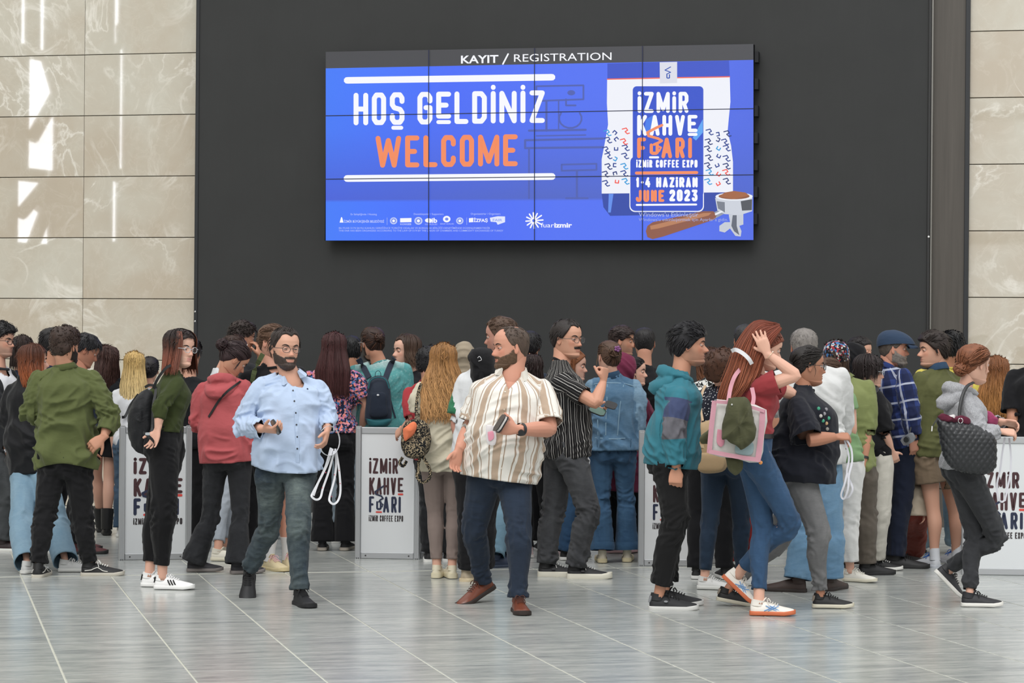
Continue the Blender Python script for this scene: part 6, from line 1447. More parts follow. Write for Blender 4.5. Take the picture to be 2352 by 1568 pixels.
add('m9','person in patterned cap and olive shirt with rolled sleeves seen from behind', d=17.35, lod=1, yaw=172, head=(1920,826), look=(178,0,0), hs=1.05, neck=(1935,872), pel=(1952,1070), armR=((1990,990,-.05),(1984,1058,-.12)), armL='fold', footL=F(1935,1322,160), footR=F(1988,1320,110), hair=('3a2a20','long',dict(length=.10,th0=110,t=.006,N=60)),
    top=dict(name='shirt',mat=cloth('7c8550',fold=.5),sl=.97,ease=.028,hem=-.10,collar='shirt',band=.03), bot=B_(cloth('5f574e',fold=.5),'baggy',name='cargo_trousers'), shoes=shoes('1a1a1c','141416','222224',high=1), skin=(SK3,))
add('m10','young person with dark bob in black t-shirt and cream trousers with sling bag', d=gd(2010,1308), lod=1, fem=1, yaw=100, head=(1997,855), look=(98,5,0), hs=1.05, neck=(1998,893), pel=(2012,1048), sw=.155, armR=((2034,998,-.17),(2048,1035,-.12)), footR=F(2010,1309,86), footL=F(1990,1300,86), kneeR=(2018,1180,-.04), hair=('231a1a','bob',dict(length=.045,th0=70,t=.018,spread=.0,N=200,front=.02)), glasses=('c2ccd2','round'),
    top=T_(BLK,sl=.92,ease=.03,hem=.02), bot=B_(cloth('c9c5ba',fold=.5),'baggy',name='trousers',len=1.97), shoes=shoes('141416','e0dfda','e0e0de'), skin=(PALE,))
add('m11','bearded man in navy flat cap and blue plaid shirt facing right', d=gd(2062,1304)+.15, lod=1, yaw=120, head=(2052,803), look=(86,2,0), hs=1.08, neck=(2035,848), pel=(2065,1022), sw=.19, g=1.05, armR=((2092,945,-.22),(2098,1005,-.20)), footR=F(2058,1304,85), footL=F(2045,1292,85), kneeR=(2070,1160,0), beard=('full',.005,.6,'77706a'), hair=('4a423c','crop',dict()),
    top=dict(name='shirt',mat=plaid(),sl=1.85,ease=.028,hem=-.03,collar='shirt'), bot=B_(denim('171e30','222c40',amt=.3),'straight'), shoes=shoes('1d1d1f','161617','101012'), skin=('bd8d78',))
add('m12','dark haired young man in olive jacket and brown shorts facing left', d=gd(2150,1302), lod=0, yaw=212, head=(2143,806), look=(-82,2,0), hs=1.07, neck=(2155,852), pel=(2148,1040), sw=.175, armL=((2102,985,-.06),(2112,1040,.10)), armR=((2192,985,.05),(2180,1040,.2)), footL=F(2146,1303,200), footR=F(2196,1295,200), kneeL=(2143,1170,0), kneeR=(2192,1170,.04), nose=1.2,
    hair=('261c18','quiff',dict(line='full',t=(.026,.018,.020,.028),comb='back')), top=dict(name='jacket',mat=cloth('585a35',fold=.5),sl=1.85,ease=.034,hem=-.04,hemw=(.19,.155),collar='shirt',colh=.045,colmat=denim('2c4560','3f5f7c'),fold=.010), bot=dict(name='shorts',mat=cloth('73624f',fold=.5),fit='short',len=.52,waist=.14,flare=.012), shoes=shoes('c9ccd2','b8bcc4','2d5fae',high=1), skin=(SK2,))
Q['kid_d']=18.1
add('m13','small child in cream coat and red trousers beside the bare legs', d=18.15, lod=1, H=1.0, yaw=200, head=(2104,1075), look=(200,0,0), hs=.86, neck=(2104,1108), pel=(2101,1172), sw=.16, armR=((2118,1150,0),(2120,1178,-.03)), footL=F(2088,1278,180), footR=F(2106,1280,160), hair=('3a2a20','short',dict()), top=dict(name='coat',mat=cloth('c3b5a0'),sl=1.85,ease=.03,hem=-.15,hemw=(.13,.11)), bot=B_(cloth('8a3a2c'),'baggy',name='trousers'), shoes=shoes('b5aaa6','c9c4c0'), skin=(PALE,))
add('m15','black haired man in yellow t-shirt behind the olive jacket man', d=18.95, lod=1, yaw=185, head=(2185,802), look=(195,0,0), hs=1.05, neck=(2182,850), pel=(2165,1030), sw=.22, g=1.15, footL=F(2115,1268,180), footR=F(2198,1270,160), kneeL=(2120,1170,0), hair=('121214','quiff',dict(t=(.018,.010,.012,.02),comb='back')), top=T_(cloth('c9b944'),ease=.02,hem=-.04), bot=B_(denim('7f9aac','b2c6d0',amt=.6),'wide'), shoes=shoes('1c1c1e','2a2a2c'), skin=(SK3,))
add('m16','woman with long auburn blonde hair and black top by the right marble', d=18.3, lod=1, fem=1, yaw=175, head=(2288,858), look=(176,0,0), hs=1.05, neck=(2288,898), H=1.6, hair=(('7d4f30','b07c48'),'long',dict(length=.33,th0=55,t=.018,spread=.045,wave=.03,out=.03,N=320)), top=T_(BLK), bot=B_(denim('26364a')), shoes=shoes('222222'), skin=(PALE,))
add('m17','person in black short-sleeved shirt cut by the right edge', d=17.6, lod=1, yaw=150, head=(2400,798), look=(150,0,0), hs=1.05, neck=(2395,845), pel=(2390,1050), sw=.21, g=1.15, armL=((2325,965,0),(2335,1000,.1)), hair=('1c1918','short',dict()), top=T_(BLK,sl=.8,ease=.03,hem=-.05), bot=B_(BLK), shoes=shoes('222222'), skin=(SK3,))
# ---- people behind the barriers and between the others
JN = denim('33495e','55708a'); LJ = denim('8fa0ad','b8c4cc')
add('b1','person with long dark brown hair behind the auburn haired woman', d=19.7, lod=2, fem=1, yaw=150, head=(52,806), look=(160,0,0), hair=('2c1f1b','long',dict(length=.16,th0=70,t=.012,N=90)), top=T_(cloth('22324a')), bot=B_(denim('1d3a50')), shoes=shoes('dadada'), skin=(SK2,))
add('b2','dark haired man in navy collar left of the olive green shirt', d=18.95, lod=2, yaw=130, head=(122,792), look=(125,5,0), hs=1.03, hair=('1b191a','short',dict()), top=T_(cloth('232b40'),collar='shirt'), bot=B_(BLK), shoes=shoes('1c1c1e'), skin=(SK3,))
add('b3','man with short black hair looking down right of the olive green shirt', d=18.5, lod=2, yaw=110, head=(196,806), look=(105,28,0), hs=1.03, hair=('17161a','short',dict(comb='down')), top=T_(cloth('222b3c')), bot=B_(BLK), shoes=shoes('5a2a2c','222222'), footR=F(165,1262,90), skin=('b27f68',))
add('b4','woman with long dark brown hair, white tee, dark vest and black boots facing left', d=gd(237,1228), lod=1, fem=1, yaw=205, head=(243,828), look=(-122,0,0), hs=1.03, neck=(250,868), pel=(238,1000), armR=((262,930,.05),(262,985,.1)), armL=((222,930,0),(228,985,.15)), footL=F(232,1222,190), footR=F(245,1229,190), hair=('3a231e','long',dict(length=.25,th0=60,t=.014,spread=.04,wave=.06,N=220,ends=.02)),
    top=T_(raglan('1c2024','cfd3d8'),sl=.75,hem=-.02), bot=dict(name='shorts',mat=BLK,fit='short',len=.5,waist=.2,flare=.0), shoes=shoes('131314','1a1a1a',high=1), skin=(PALE,))
for k,sg in (('R',1),('L',-1)):
    J = Q['b4']['J']; an,kn = J['an'+k],J['kn'+k]; obj('boot_shaft', tube([an-A(0,0,.03),an+(kn-an)*.15,an+(kn-an)*.36],[.048,.052,.056],n=14,sub=2), plain('boot','151516',.5), Q['b4']['obj'])
add('b5','woman with long pale blonde hair and dark roots seen from behind', d=20.3, lod=1, fem=1, yaw=175, head=(309,842), look=(178,0,0), hair=(('b89a62','d8c08c'),'long',dict(length=.36,th0=55,t=.014,spread=.025,N=320,out=.03)), top=T_(cloth('d2d4d8')), bot=B_(JN), shoes=shoes('dadada'), skin=(PALE,))
add('b6','short dark haired person right of the blonde woman', d=20.6, lod=2, fem=1, yaw=180, head=(343,852), hair=('1e1a1c','updo',dict()), top=T_(cloth('cfd2d6')), bot=B_(JN), shoes=shoes('222222'), skin=(SK2,))
add('b6b','person in black jacket between the olive crop top and the red hoodie', d=18.9, lod=2, yaw=170, head=(437,815), hair=('1e1a1c','short',dict()), top=dict(name='jacket',mat=cloth('1a1b1e'),sl=1.9,ease=.03,hem=-.05), bot=B_(BLK), shoes=shoes('222222'), skin=(SK2,), arms=False)
add('b7','man with tousled dark hair holding a phone to his ear', d=19.2, lod=1, yaw=150, head=(557,777), look=(120,8,0), armR=((600,870,0),(598,822,-.02)), handR=dict(D=(-.15,0,1),N=(-.8,.2,0),curl=(35,35,25)), hair=('2a1f1b','quiff',dict(comb='mess')), top=T_(cloth('26282c')), bot=B_(BLK), shoes=shoes('222222'), skin=(SK1,))
add('b8','woman in white top with sunglasses on her brown hair behind the red hoodie', d=18.5, lod=1, fem=1, yaw=100, head=(537,808), look=(100,15,0), neck=(505,855), pel=(510,1030), hair=(('35241e','6a4c38'),'long',dict(length=.25,th0=70,t=.012,N=140)), top=dict(name='shirt',mat=cloth('cfd1d3'),sl=1.8,ease=.03,hem=-.03), bot=B_(denim('9aa3ad','bcc3ca'),'skinny',len=1.84), shoes=shoes('dfdacb','d8d2bd'), footR=F(500,1288,85), footL=F(522,1284,85), glasses=('c9ccd0','sun','head'), skin=(SK2,))
add('b9','tall man with tied back brown hair, black tee, shorts and white socks', d=gd(640,1306), lod=1, yaw=20, head=(627,787), look=(55,0,0), hs=1.08, neck=(625,843), pel=(640,1035), sw=.195, footR=F(618,1307,35), footL=F(660,1303,20), kneeR=(630,1170,0), kneeL=(655,1170,0), hair=('543c2c','updo',dict(line='recede',bun=(0,-.11,.02,.028))), top=T_(BLK,ease=.02), bot=dict(name='shorts',mat=BLK,fit='short',len=.7,waist=.14), shoes=shoes('cfc09a','c9b98f','d8aeb4'), skin=('c49682',), stubble=.5)
for k in 'RL':
    J = Q['b9']['J']; an,kn = J['an'+k],J['kn'+k]; V,F_ = tube([an-A(0,0,.03),an+(kn-an)*.12,an+(kn-an)*.28,an+(kn-an)*.42],[.040,.038,.042,.049],n=14,sub=2); so = obj('sock',(V,F_),cloth('dadada',fold=.1),Q['b9']['obj'])
    c0 = an+(kn-an)*.26; fc = P(*{'R':(630,1237),'L':(660,1237)}[k], c0[1]-.047); obj('mark', tube([fc+A(-.014,0,.004),fc+A(-.008,0,-.003),fc+A(.014,0,.008)],[.0008,.003,.0006],n=5,sub=2,lat=A(0,0,1)), plain('mark','1a1a1a'), so)
add('b10','woman with long dark red hair and off shoulder floral top seen from behind', d=gd(765,1264), lod=0, fem=1, yaw=176, head=(768,802), look=(172,0,0), hs=1.06, neck=(762,850), pel=(765,1010), sw=.18, g=1.08, armL=((712,930,0),(722,975,.16)), armR=((842,930,0),(832,985,.14)), armg=1.15, footL=F(740,1264,182), footR=F(792,1264,170),
    hair=('3c1c1c','long',dict(length=.36,th0=62,t=.018,spread=.035,N=420,out=.04,wave=.01,ends=.02)), top=dict(name='floral_top',mat=floral(),sl=.72,ease=.018,sease=.035,hem=.10,hemw=(.155,.12)), bot=B_(cloth('18181b'),'flare',name='trousers',waist=.28,len=2.03), shoes=shoes('2a2a2c','a8a095'), skin=(SK2,))
add('b11','short black haired man with sunglasses on his head behind the floral top', d=19.9, lod=2, yaw=185, head=(806,808), look=(190,0,0), hair=('121214','short',dict(comb='down')), top=T_(cloth('7d8288'),hem=-.1), bot=B_(LJ,'straight'), shoes=shoes('d5d5d2'), footR=F(816,1250,150), glasses=('1a1a1c','sun','head'), skin=(SK3,))
add('b12','bearded man with hair bun in washed teal tee wearing a backpack', d=19.3, lod=0, yaw=182, head=(855,790), look=(212,2,0), hs=1.07, neck=(872,836), pel=(878,985), sw=.20, g=1.08, armR=((928,925,.05),(925,960,.2)), armL=((826,925,.05),(835,960,.2)), beard=('full',.005,.7,'2a1d18'), glasses=('8a8a8c','round'), hair=(('30201a','a0643a'),'updo',dict(bun=(.0,-.105,.045,.036),n=30)),
    top=T_(tiedye('4c9393','c2d4d2',.47,.56),sl=.80,ease=.024,hem=-.03), bot=B_(BLK,name='trousers'), shoes=shoes('222222'), skin=(SK1,))
add('b13','young man with shoulder length brown hair and black tee facing left', d=19.9, lod=1, yaw=-40, head=(932,808), look=(-62,0,0), hs=1.08, neck=(948,858), hair=(('3a2a22','4a372a'),'long',dict(length=.10,th0=64,t=.020,spread=.03,wave=.07,ends=.03,line='recede')), top=T_(cloth('1c1c20'),ease=.022), bot=B_(BLK), shoes=shoes('222222'), skin=(PALE,), browc='2a1f1a')
add('b14','curly black haired person in bright red tee left of the blonde woman', d=18.05, lod=1, yaw=160, head=(988,838), look=(150,5,0), neck=(985,880), pel=(1005,1050), armL=((950,965,0),(925,985,.1)), footL=F(985,1289,180), footR=F(1030,1288,160), hair=('151417','curly',dict()), top=T_(cloth('a8242e'),sl=.85,ease=.022), bot=B_(denim('1c1d20','2c2e31')), shoes=shoes('1a1a1c'), skin=(SK2,))
add('b15','person with a beige headscarf behind the blonde hair', d=20.2, lod=2, fem=1, yaw=180, head=(1066,822), top=T_(cloth('9a8f80')), bot=B_(BLK), shoes=shoes('222222'), skin=(SK2,))
add('b17','short black haired man between the two striped shirts', d=19.2, lod=2, yaw=178, head=(1216,798), look=(175,0,0), hair=('161517','short',dict(comb='down')), top=T_(cloth('26303f')), bot=B_(BLK), shoes=shoes('222222'), skin=(SK1,))
add('b18','dark brown haired woman behind the beige striped shoulder', d=18.75, lod=2, fem=1, yaw=170, head=(1222,850), hair=('2a1c1a','long',dict(length=.2,th0=65,N=90)), top=T_(cloth('2336a0')), bot=B_(cloth('19191b'),'skinny'), shoes=shoes('d9c2c2','e0dcd8'), footR=F(1262,1283,150), footL=F(1215,1280,200), skin=(PALE,))
add('b18b','person with wavy copper hair facing right behind the black striped shirt', d=18.4, lod=1, fem=1, yaw=80, head=(1318,842), look=(80,5,0), hair=('7a4a2c','long',dict(length=.12,th0=75,wave=.08,N=120)), top=T_(BLK), bot=B_(denim('27496c','3f6a90'),'straight'), pel=(1312,1030), footR=F(1300,1286,110), footL=F(1290,1278,100), shoes=shoes('1a1a1c'), skin=(PALE,))
add('bk','person in light jeans half hidden behind the beige striped shirt man', d=18.1, lod=2, yaw=180, head=(1172,835), H=1.68, pel=(1140,1060), footR=F(1138,1303,120), footL=F(1150,1298,120), hair=('2a221e','short',dict()), top=T_(BLK), bot=B_(denim('6d93a8','93b2c0'),'straight'), shoes=shoes('26334a','3b4658'), skin=(SK1,))
add('b19','dark brown haired man in profile behind the denim jacket woman', d=20.0, lod=1, yaw=90, head=(1428,785), look=(82,4,0), hs=1.05, nose=1.2, hair=('2a1d1a','short',dict(comb='fwd',t=(.014,.008,.01,.014))), top=T_(cloth('2b2d31')), bot=B_(BLK), shoes=shoes('222222'), skin=(SK1,), stubble=.6)
add('b20','woman in maroon headscarf and long maroon coat', d=18.75, lod=1, fem=1, yaw=120, head=(1432,850), look=(110,5,0), neck=(1440,892), pel=(1430,1040), sw=.18, g=1.1, armR=((1488,965,0),(1478,1020,.0)), footL=F(1405,1270,100), footR=F(1462,1268,100), top=dict(name='coat',mat=cloth('6c1f3e',fold=.5),sl=1.9,ease=.03,hem=-.58,hemw=(.20,.17)), bot=B_(BLK,name='trousers'), shoes=shoes('54306c','c9a6a6','7d5a94'), skin=(PALE,))
add('b20b','dark haired woman with drop earrings in profile beside the maroon headscarf', d=19.3, lod=1, fem=1, yaw=80, head=(1457,855), look=(78,2,0), hair=('191517','updo',dict()), top=T_(BLK), bot=B_(BLK), shoes=shoes('222222'), skin=(PALE,))
add('b21','man with faded black haircut and black tee left of the teal hoodie', d=19.7, lod=1, yaw=178, head=(1480,790), look=(178,0,0), hs=1.06, sw=.2, hair=('1c1a1b','fade',dict()), top=T_(cloth('1a1a1d'),ease=.024), bot=B_(BLK), shoes=shoes('222222'), skin=('bf917a',))
add('b22','woman with wavy brown hair in black behind the teal hoodie', d=18.9, lod=1, fem=1, yaw=110, head=(1632,836), look=(95,5,0), neck=(1618,880), hair=(('3b2519','6b4229'),'long',dict(length=.2,th0=65,t=.018,wave=.1,spread=.03,N=180)), top=T_(cloth('1c1c1f'),sl=1.9), bot=B_(denim('59656c','7b878c'),'straight'), shoes=shoes('9a9a98'), skin=(PALE,))
add('b24','person in black and white leaf print shirt above the polka dot top', d=17.0, lod=2, fem=1, yaw=180, head=(1648,850), neck=(1635,875), hair=('35241e','updo',dict()), top=T_(leafprint(),sl=.9,ease=.02), bot=B_(BLK), shoes=shoes('222222'), skin=(PALE,))
add('b23','man with greying black hair and red trousers behind the auburn hair', d=17.45, lod=2, yaw=175, head=(1712,783), hair=('2a2a2c','crop',dict()), top=T_(cloth('d5d6d6')), bot=B_(cloth('a51f24'),'baggy',name='trousers'), shoes=shoes('222222'), skin=(SK1,))
add('b25','woman in black headscarf right of the patterned cap', d=19.0, lod=1, fem=1, yaw=80, head=(1962,826), look=(75,4,0), top=T_(BLK,sl=1.9), bot=B_(BLK), shoes=shoes('222222'), skin=(PALE,))
add('b26','dark haired person peeking beside the black headscarf', d=19.8, lod=2, yaw=60, head=(1976,810), look=(58,0,0), hair=('1c1718','short',dict(comb='back')), top=T_(cloth('2c4a96')), bot=B_(BLK), shoes=shoes('222222'), skin=(SK2,))
# ------------------------------------------------------------------ things worn, carried and held
from mathutils.bvhtree import BVHTree
def kid(key, name):
    for o in Q[key]['obj'].children:
        if o.name.split('.')[0] == name: return o
_bv = {}
def bvh(o):
    if o.name not in _bv: _bv[o.name] = BVHTree.FromPolygons([v.co[:] for v in o.data.vertices], [p.vertices[:] for p in o.data.polygons])
    return _bv[o.name]
def hit(obs, px, py, off=.004):
    """where the line of sight through a photo point meets these meshes"""
    d0 = nrm(P(px,py,10.)-A(0,0,CH)); best = None
    for o in obs:
        h = bvh(o).ray_cast(Vector((0,0,CH)), Vector(d0))
        if h[0] is not None and (best is None or h[3] < best[2]): best = (A(*h[0]), A(*h[1]), h[3])
    if best is None: return None
    n = best[1] if best[1]@d0 < 0 else -best[1]; return best[0]+n*off, n
def lay(obs, pts, off=.004, sub=3):
    """a path over the surface; points off the surface keep the last distance"""
    X = crom(np.array([(x,y,0) for x,y in pts],float), sub); P_=[]; N_=[]; last=None
    for x,y,_ in X:
        h = hit(obs,x,y,off)
        if h is None: h = (P(x,y,last if last else obs[0].data.vertices[0].co[1]), A(0,-1,0))
        last = h[0][1]; P_.append(h[0]); N_.append(h[1])
    P_ = np.array(P_); P_[1:-1] = P_[1:-1]*.5+(P_[:-2]+P_[2:])*.25; return P_, np.array(N_)
def own(name, label, cat, m, mat_, group=None, loc=None, parts=()):
    v = np.vstack(m.v) if isinstance(m, M) else m[0]; c = v.mean(0) if loc is None else loc; t = thing(name, label, cat, (c[0],c[1],v[:,2].min()), group)
    for nm,mm,mt in parts: obj(nm, mm, mt, t)
    obj('main_body' if name!='lanyard' else 'ribbon', m, mat_, t); return t
def pillow(out, d, th, off=0.0, folds_=0.0, seed=1, sub=4, tilt=0.0, ex=.5):
    O = crom(np.array([(x,y,0) for x,y in out]+[(out[0][0],out[0][1],0)],float), sub)[:-1,:2]; c = O.mean(0); n = len(O); rings = [1,.97,.88,.70,.45,.2]; V=[]; 
    for sgn in (-1,1):
        for r in rings:
            for q in O:
                p = c+(q-c)*r; dd = d+off+sgn*th/2*(1-r**2.6)**ex+(p[0]-c[0])*tilt
                V.append(P(p[0],p[1],dd))
    V = np.array(V); k = len(rings); V = np.vstack([V, P(c[0],c[1],d+off-th/2), P(c[0],c[1],d+off+th/2)])
    if folds_: ns = vnoise(V*np.array([26,26,13])+seed); V[:,1] += (1-np.abs(2*ns-1))**2*folds_*-1; V += ((vnoise(V*34+seed*3)-.5)*folds_*.6)[:,None]
    F = []
    for b,fl in ((0,0),(k*n,1)):
        for i in range(k-1):
            for j in range(n):
                q = (b+i*n+j, b+i*n+(j+1)%n, b+(i+1)*n+(j+1)%n, b+(i+1)*n+j); F.append(q[::-1] if fl else q)
        e = 2*k*n+(b>0)
        for j in range(n): q = (b+(k-1)*n+j, b+(k-1)*n+(j+1)%n, e); F.append(q[::-1] if fl else q)
    for j in range(n): F.append((j, k*n+j, k*n+(j+1)%n, (j+1)%n))
    return V, F
def ribbon(pts, d, w, th=.0015, nv=A(0,-1,0), sub=4): return strip([P(p[0],p[1],d+(p[2] if len(p)>2 else 0)) for p in pts], w, nv, th, sub)
def slab(c, R, s3, bev=.004):
    x,y,z = A(*s3)/2; V=[]
    for sy_ in (-1,1):
        for k in range(16):
            a = 2*pi*k/16+pi/16; ca,sa = math.cos(a),math.sin(a); kx = (abs(ca)**6+abs(sa)**6)**(-1/6); V.append((x*ca*kx, sy_*y, z*sa*kx))
    F = [tuple(range(16))[::-1] if 0 else tuple(range(16)), tuple(range(16,32))[::-1]]+[(i,16+i,16+(i+1)%16,(i+1)%16) for i in range(16)]
    return np.array(V)@np.asarray(R).T+np.asarray(c), F
def hits_thing(name, label, cat, path, w, n, mat_, th=.003, group=None, extra=()):
    V,F = strip(path, w, n, th, 1); t = thing(name, label, cat, (V[:,0].mean(),V[:,1].mean(),V[:,2].min()), group); obj('webbing', (V,F), mat_, t, smooth=False); return t
# ---- head wear
def headpart(key, name, m, mt): q = Q[key]; m.xf(q['Rh']*q['hsc'], q['J']['hc']); return obj(name, m, mt, q['obj'])
def hijab(key, mt, fall=.24):
    q = Q[key]; m = M(); m.put(ball((0,-.014,.014),(.096,.120,.124),18,14)); m.put(tube([(0,-.02,-.02),(0,-.03,-.10),(0,-.035,-.17),(0,-.035,-fall)],[(.088,.10),(.082,.092),(.125,.11),(.185,.135)],lat=A(1,0,0),n=18,sub=3))
    V,F = remesh(m,.010,4); N = vnormals(V,F); V = V+N*((1-np.abs(2*vnoise(np.stack([V[:,0]*9,V[:,1]*9,V[:,2]*26+V[:,1]*20],1))-1))**2*.012)[:,None]
    r = np.sqrt((V[:,0]/.060)**2+((V[:,2]+.014)/.084)**2); dist = np.where(V[:,1]>.02,(r-1)*.06,1.0); g = np.stack([V[:,0],0*r,V[:,2]+.014],1); g /= np.maximum(1e-6,np.linalg.norm(g,axis=1))[:,None]
    V,F,at = cutmesh(V,F,[(dist,g)],{'gc':np.zeros_like(V)},.008); Rm = q['Rh']*q['hsc']; V = V@Rm.T+q['J']['hc']; qmesh('headscarf',V,F,mt,q['obj'],at)
hijab('b15', cloth('9c8f7a')); hijab('b20', cloth('6c1f3e',fold=.5)); hijab('b25', cloth('17171a'))
def fc_hook(q, u):
    f = sst(-.02,.09,q[:,1]); q = q.copy(); q[:,1] += .030*f*(1-u)*1.0+.012*f; q[:,2] -= .012*f*(1-u)-.006*sst(0,-.08,q[:,1]); return q
m = M(); cap_shell(m, 0, lambda a: np.interp(a,[0,60,110,180],[.052,.048,.028,.005]), .017, hook=fc_hook)
V=[]; 
for i,(ex_,dz_) in enumerate(((0,0),(.022,-.004),(.042,-.014),(.050,-.022))):
    for a in np.linspace(-62,62,15): r = math.radians(a); V.append(((.083+ex_*.15)*math.sin(r), .112+ (ex_*math.cos(r))-.045*(1-math.cos(r))*1.6+.01, .046+dz_-.006*abs(math.sin(r))))
m.add(V,[(i*15+j,i*15+j+1,(i+1)*15+j+1,(i+1)*15+j) for i in range(3) for j in range(14)]); m.add([(v[0],v[1],v[2]-.006) for v in V],[(i*15+j,(i+1)*15+j,(i+1)*15+j+1,i*15+j+1) for i in range(3) for j in range(14)])
headpart('m11','flat_cap',m,cloth('2b3d55',fold=.5))
m = M(); cap_shell(m, 0, lambda a: np.interp(a,[0,180],[.035,-.015]), .015, at=[[1,0,0]]); m.put(tube([(0,.10,.045),(0,.135,.040),(0,.165,.030)],[(.070,.004),(.066,.004),(.040,.003)],lat=A(1,0,0),n=12)); headpart('m9','cap',m,capprint())
q = Q['m5']; m = M()
for a in range(5): b = a*2*pi/5; m.put(ball((-.006+.017*math.cos(b),-.142,.068+.014*math.sin(b)),(.012,.006,.010),8,6))
m.put(ball((-.006,-.147,.068),.006,8,6)); headpart('m5','hair_claw',m,plain('claw','7d4a7c',.3))
q = Q['m1']; glasses(q['obj'], q['J']['hc'], q['Rh'], q['hsc'], '1a1416','sun','head')
m = M(); m.put(ball((.079,.0,-.045),.005,6,5)); m.put(ball((.080,.0,-.062),(.006,.004,.010),6,5)); headpart('b20b','earring',m,plain('earring','8a5a78',.3,.5))
# ---- blue shirt man: buttons, phone, roll of lanyards
sh = kid('blue','shirt')
for i,(x,y) in enumerate(((669,873),(673,897),(676,921),(679,948),(681,975),(682,1003),(683,1030))):
    h = hit([sh],x,y,.002)
    if h: obj('button', tube([h[0]-h[1]*.002,h[0]+h[1]*.0022],[.0055,.0055],n=9,sub=1), plain('button','23262e',.4), sh)
P_,N_ = lay([sh],[(667,868),(673,897),(680,948),(683,1030),(684,1062)],.0015); V,F_ = strip(P_,.026,N_,.003,1); obj('placket',(V,F_),cloth('abbfdc'),sh)
h = hit([sh],706,894,.002); obj('chest_mark', ball(h[0],(.006,.003,.007),8,6), plain('mark','26304a'), sh)
def phone(label, c, Rm, case='1b1c20', scr='0c0d10', s3=(.072,.009,.148), glossy=True):
    t = thing('phone', label, 'phone', (c[0],c[1],c[2]-.07)); obj('case', slab(c,Rm,s3), plain('phone_case',case,.35), t); obj('screen', slab(np.asarray(c)+np.asarray(Rm)@A(0,s3[1]*.55,0),Rm,(s3[0]*.9,.001,s3[2]*.93)), plain('phone_glass',scr,.08), t); return t
J = Q['blue']['J']; w = J['wrR']; phone('black phone in the right hand of the blue shirt man', w+A(.085,-.055,.015), rot3(-60,25,20), s3=(.066,.012,.10), scr='6b6862')
d = Q['blue']['d']
V,F_ = tube([P(762+24*math.cos(a)*1.0-6, 1012+34*math.sin(a), d-.30+.03*math.cos(a)) for a in np.linspace(-2.4,2.6,22)],[(.022,.0012)]*22,lat=A(.25,-1,.1),n=6,sub=1)
t = thing('lanyard','white ribbon loops and paper roll hanging from the blue shirt man\'s left hand','lanyard',P(750,1150,d-.3)); obj('paper_roll',(V,F_),plain('paper','d8dadd',.5),t,smooth=False)
for pts in ([(764,1030),(752,1065),(735,1100),(718,1132),(716,1140),(726,1147),(736,1142),(742,1120),(756,1080),(768,1035)],[(770,1030),(772,1065),(768,1100),(757,1140),(758,1152),(767,1157),(777,1148),(782,1125),(779,1080),(772,1035)],[(760,1028),(748,1070),(730,1110),(720,1138)]):
    lk_ = globals().get('lk_',0)+1; obj('ribbon', ribbon([(x,y,-.30+.018*lk_+.014*math.sin(i_*1.1)) for i_,(x,y) in enumerate(pts)], d, .013), cloth('dadbe0',fold=.1), t, smooth=False)
for x,y in ((768,1090),(779,1080),(748,1085),(762,1140),(740,1120),(781,1110)): obj('print_mark', ball(P(x,y,d-.303),(.003,.001,.004),6,5), plain('print_red','c24a63'), t)
# ---- beige striped man
sh = kid('beige','shirt'); J = Q['beige']['J']; w = J['wrL']; el = J['elL']; ax = nrm(w-el)
t = thing('watch','black wristwatch of the beige striped shirt man','watch',tuple(w)); c0 = w-ax*.03; obj('strap', tube([c0-ax*.013,c0,c0+ax*.013],[(.040,.036)]*3,lat=A(0,0,1),n=18,cap=False), plain('strap','2d2f31',.5), t); obj('dial', tube([c0+A(-.0,-.036,-.016),c0+A(0,-.047,-.02)],[.019,.018],n=16,sub=1), plain('dial','17181a',.25), t)
t = thing('wallet','dark leather wallet in the hand of the beige striped shirt man','wallet',tuple(w+A(-.1,-.03,-.05))); Rm = rot3(20,0,-32)
for k,(off,cc,s_) in enumerate(((-.012,'1f1a1b',1),(0.0,'c9c6c2',.9),(.012,'2a2224',1))): obj('leather_flap' if k!=1 else 'card_stack', slab(w+A(-.105,-.035,.035)+Rm@A(off*.9,0,0), Rm@np.array([[0,1,0],[-1,0,0],[0,0,1]]), (.085*s_,.006 if k!=1 else .012,.115*s_)), plain('wallet_'+cc,cc,.3), t)
h = hit([sh],1126,1000,.012); t = thing('badge','crumpled clear badge sleeve hanging under the wallet','badge',tuple(h[0]) if h else tuple(w)); c0 = h[0] if h else w; obj('sleeve', pillow([(1116,975),(1134,978),(1140,1000),(1136,1022),(1118,1015)], c0[1], .012, -.01, .006), plain('clear_sleeve','e3dfe2',.15,alpha=.6), t); obj('print', pillow([(1120,992),(1132,990),(1134,1006),(1123,1012)], c0[1], .004, -.022), plain('print_pink','d78ea2',.4), t)
for y,x in ((866,1164),(900,1160),(940,1158),(1040,1152),(1075,1152)):
    h = hit([sh],x,y,.002)
    if h: obj('button', tube([h[0]-h[1]*.002,h[0]+h[1]*.002],[.005,.005],n=9,sub=1), plain('button','d8d0c2',.4), sh)
# ---- black striped man: open phone wallet
J = Q['bstripe']['J']; w = J['wrL']; t = phone('phone in an open black flip case held by the black striped shirt man', P(1372,943,Q['bstripe']['d']-.10), rot3(10,-45,60), case='16171a', scr='5d7d70', s3=(.074,.008,.12)); obj('case_flap', slab(P(1403,930,Q['bstripe']['d']-.08), rot3(10,-50,62), (.074,.006,.085)), plain('phone_case','16171a',.35), t)
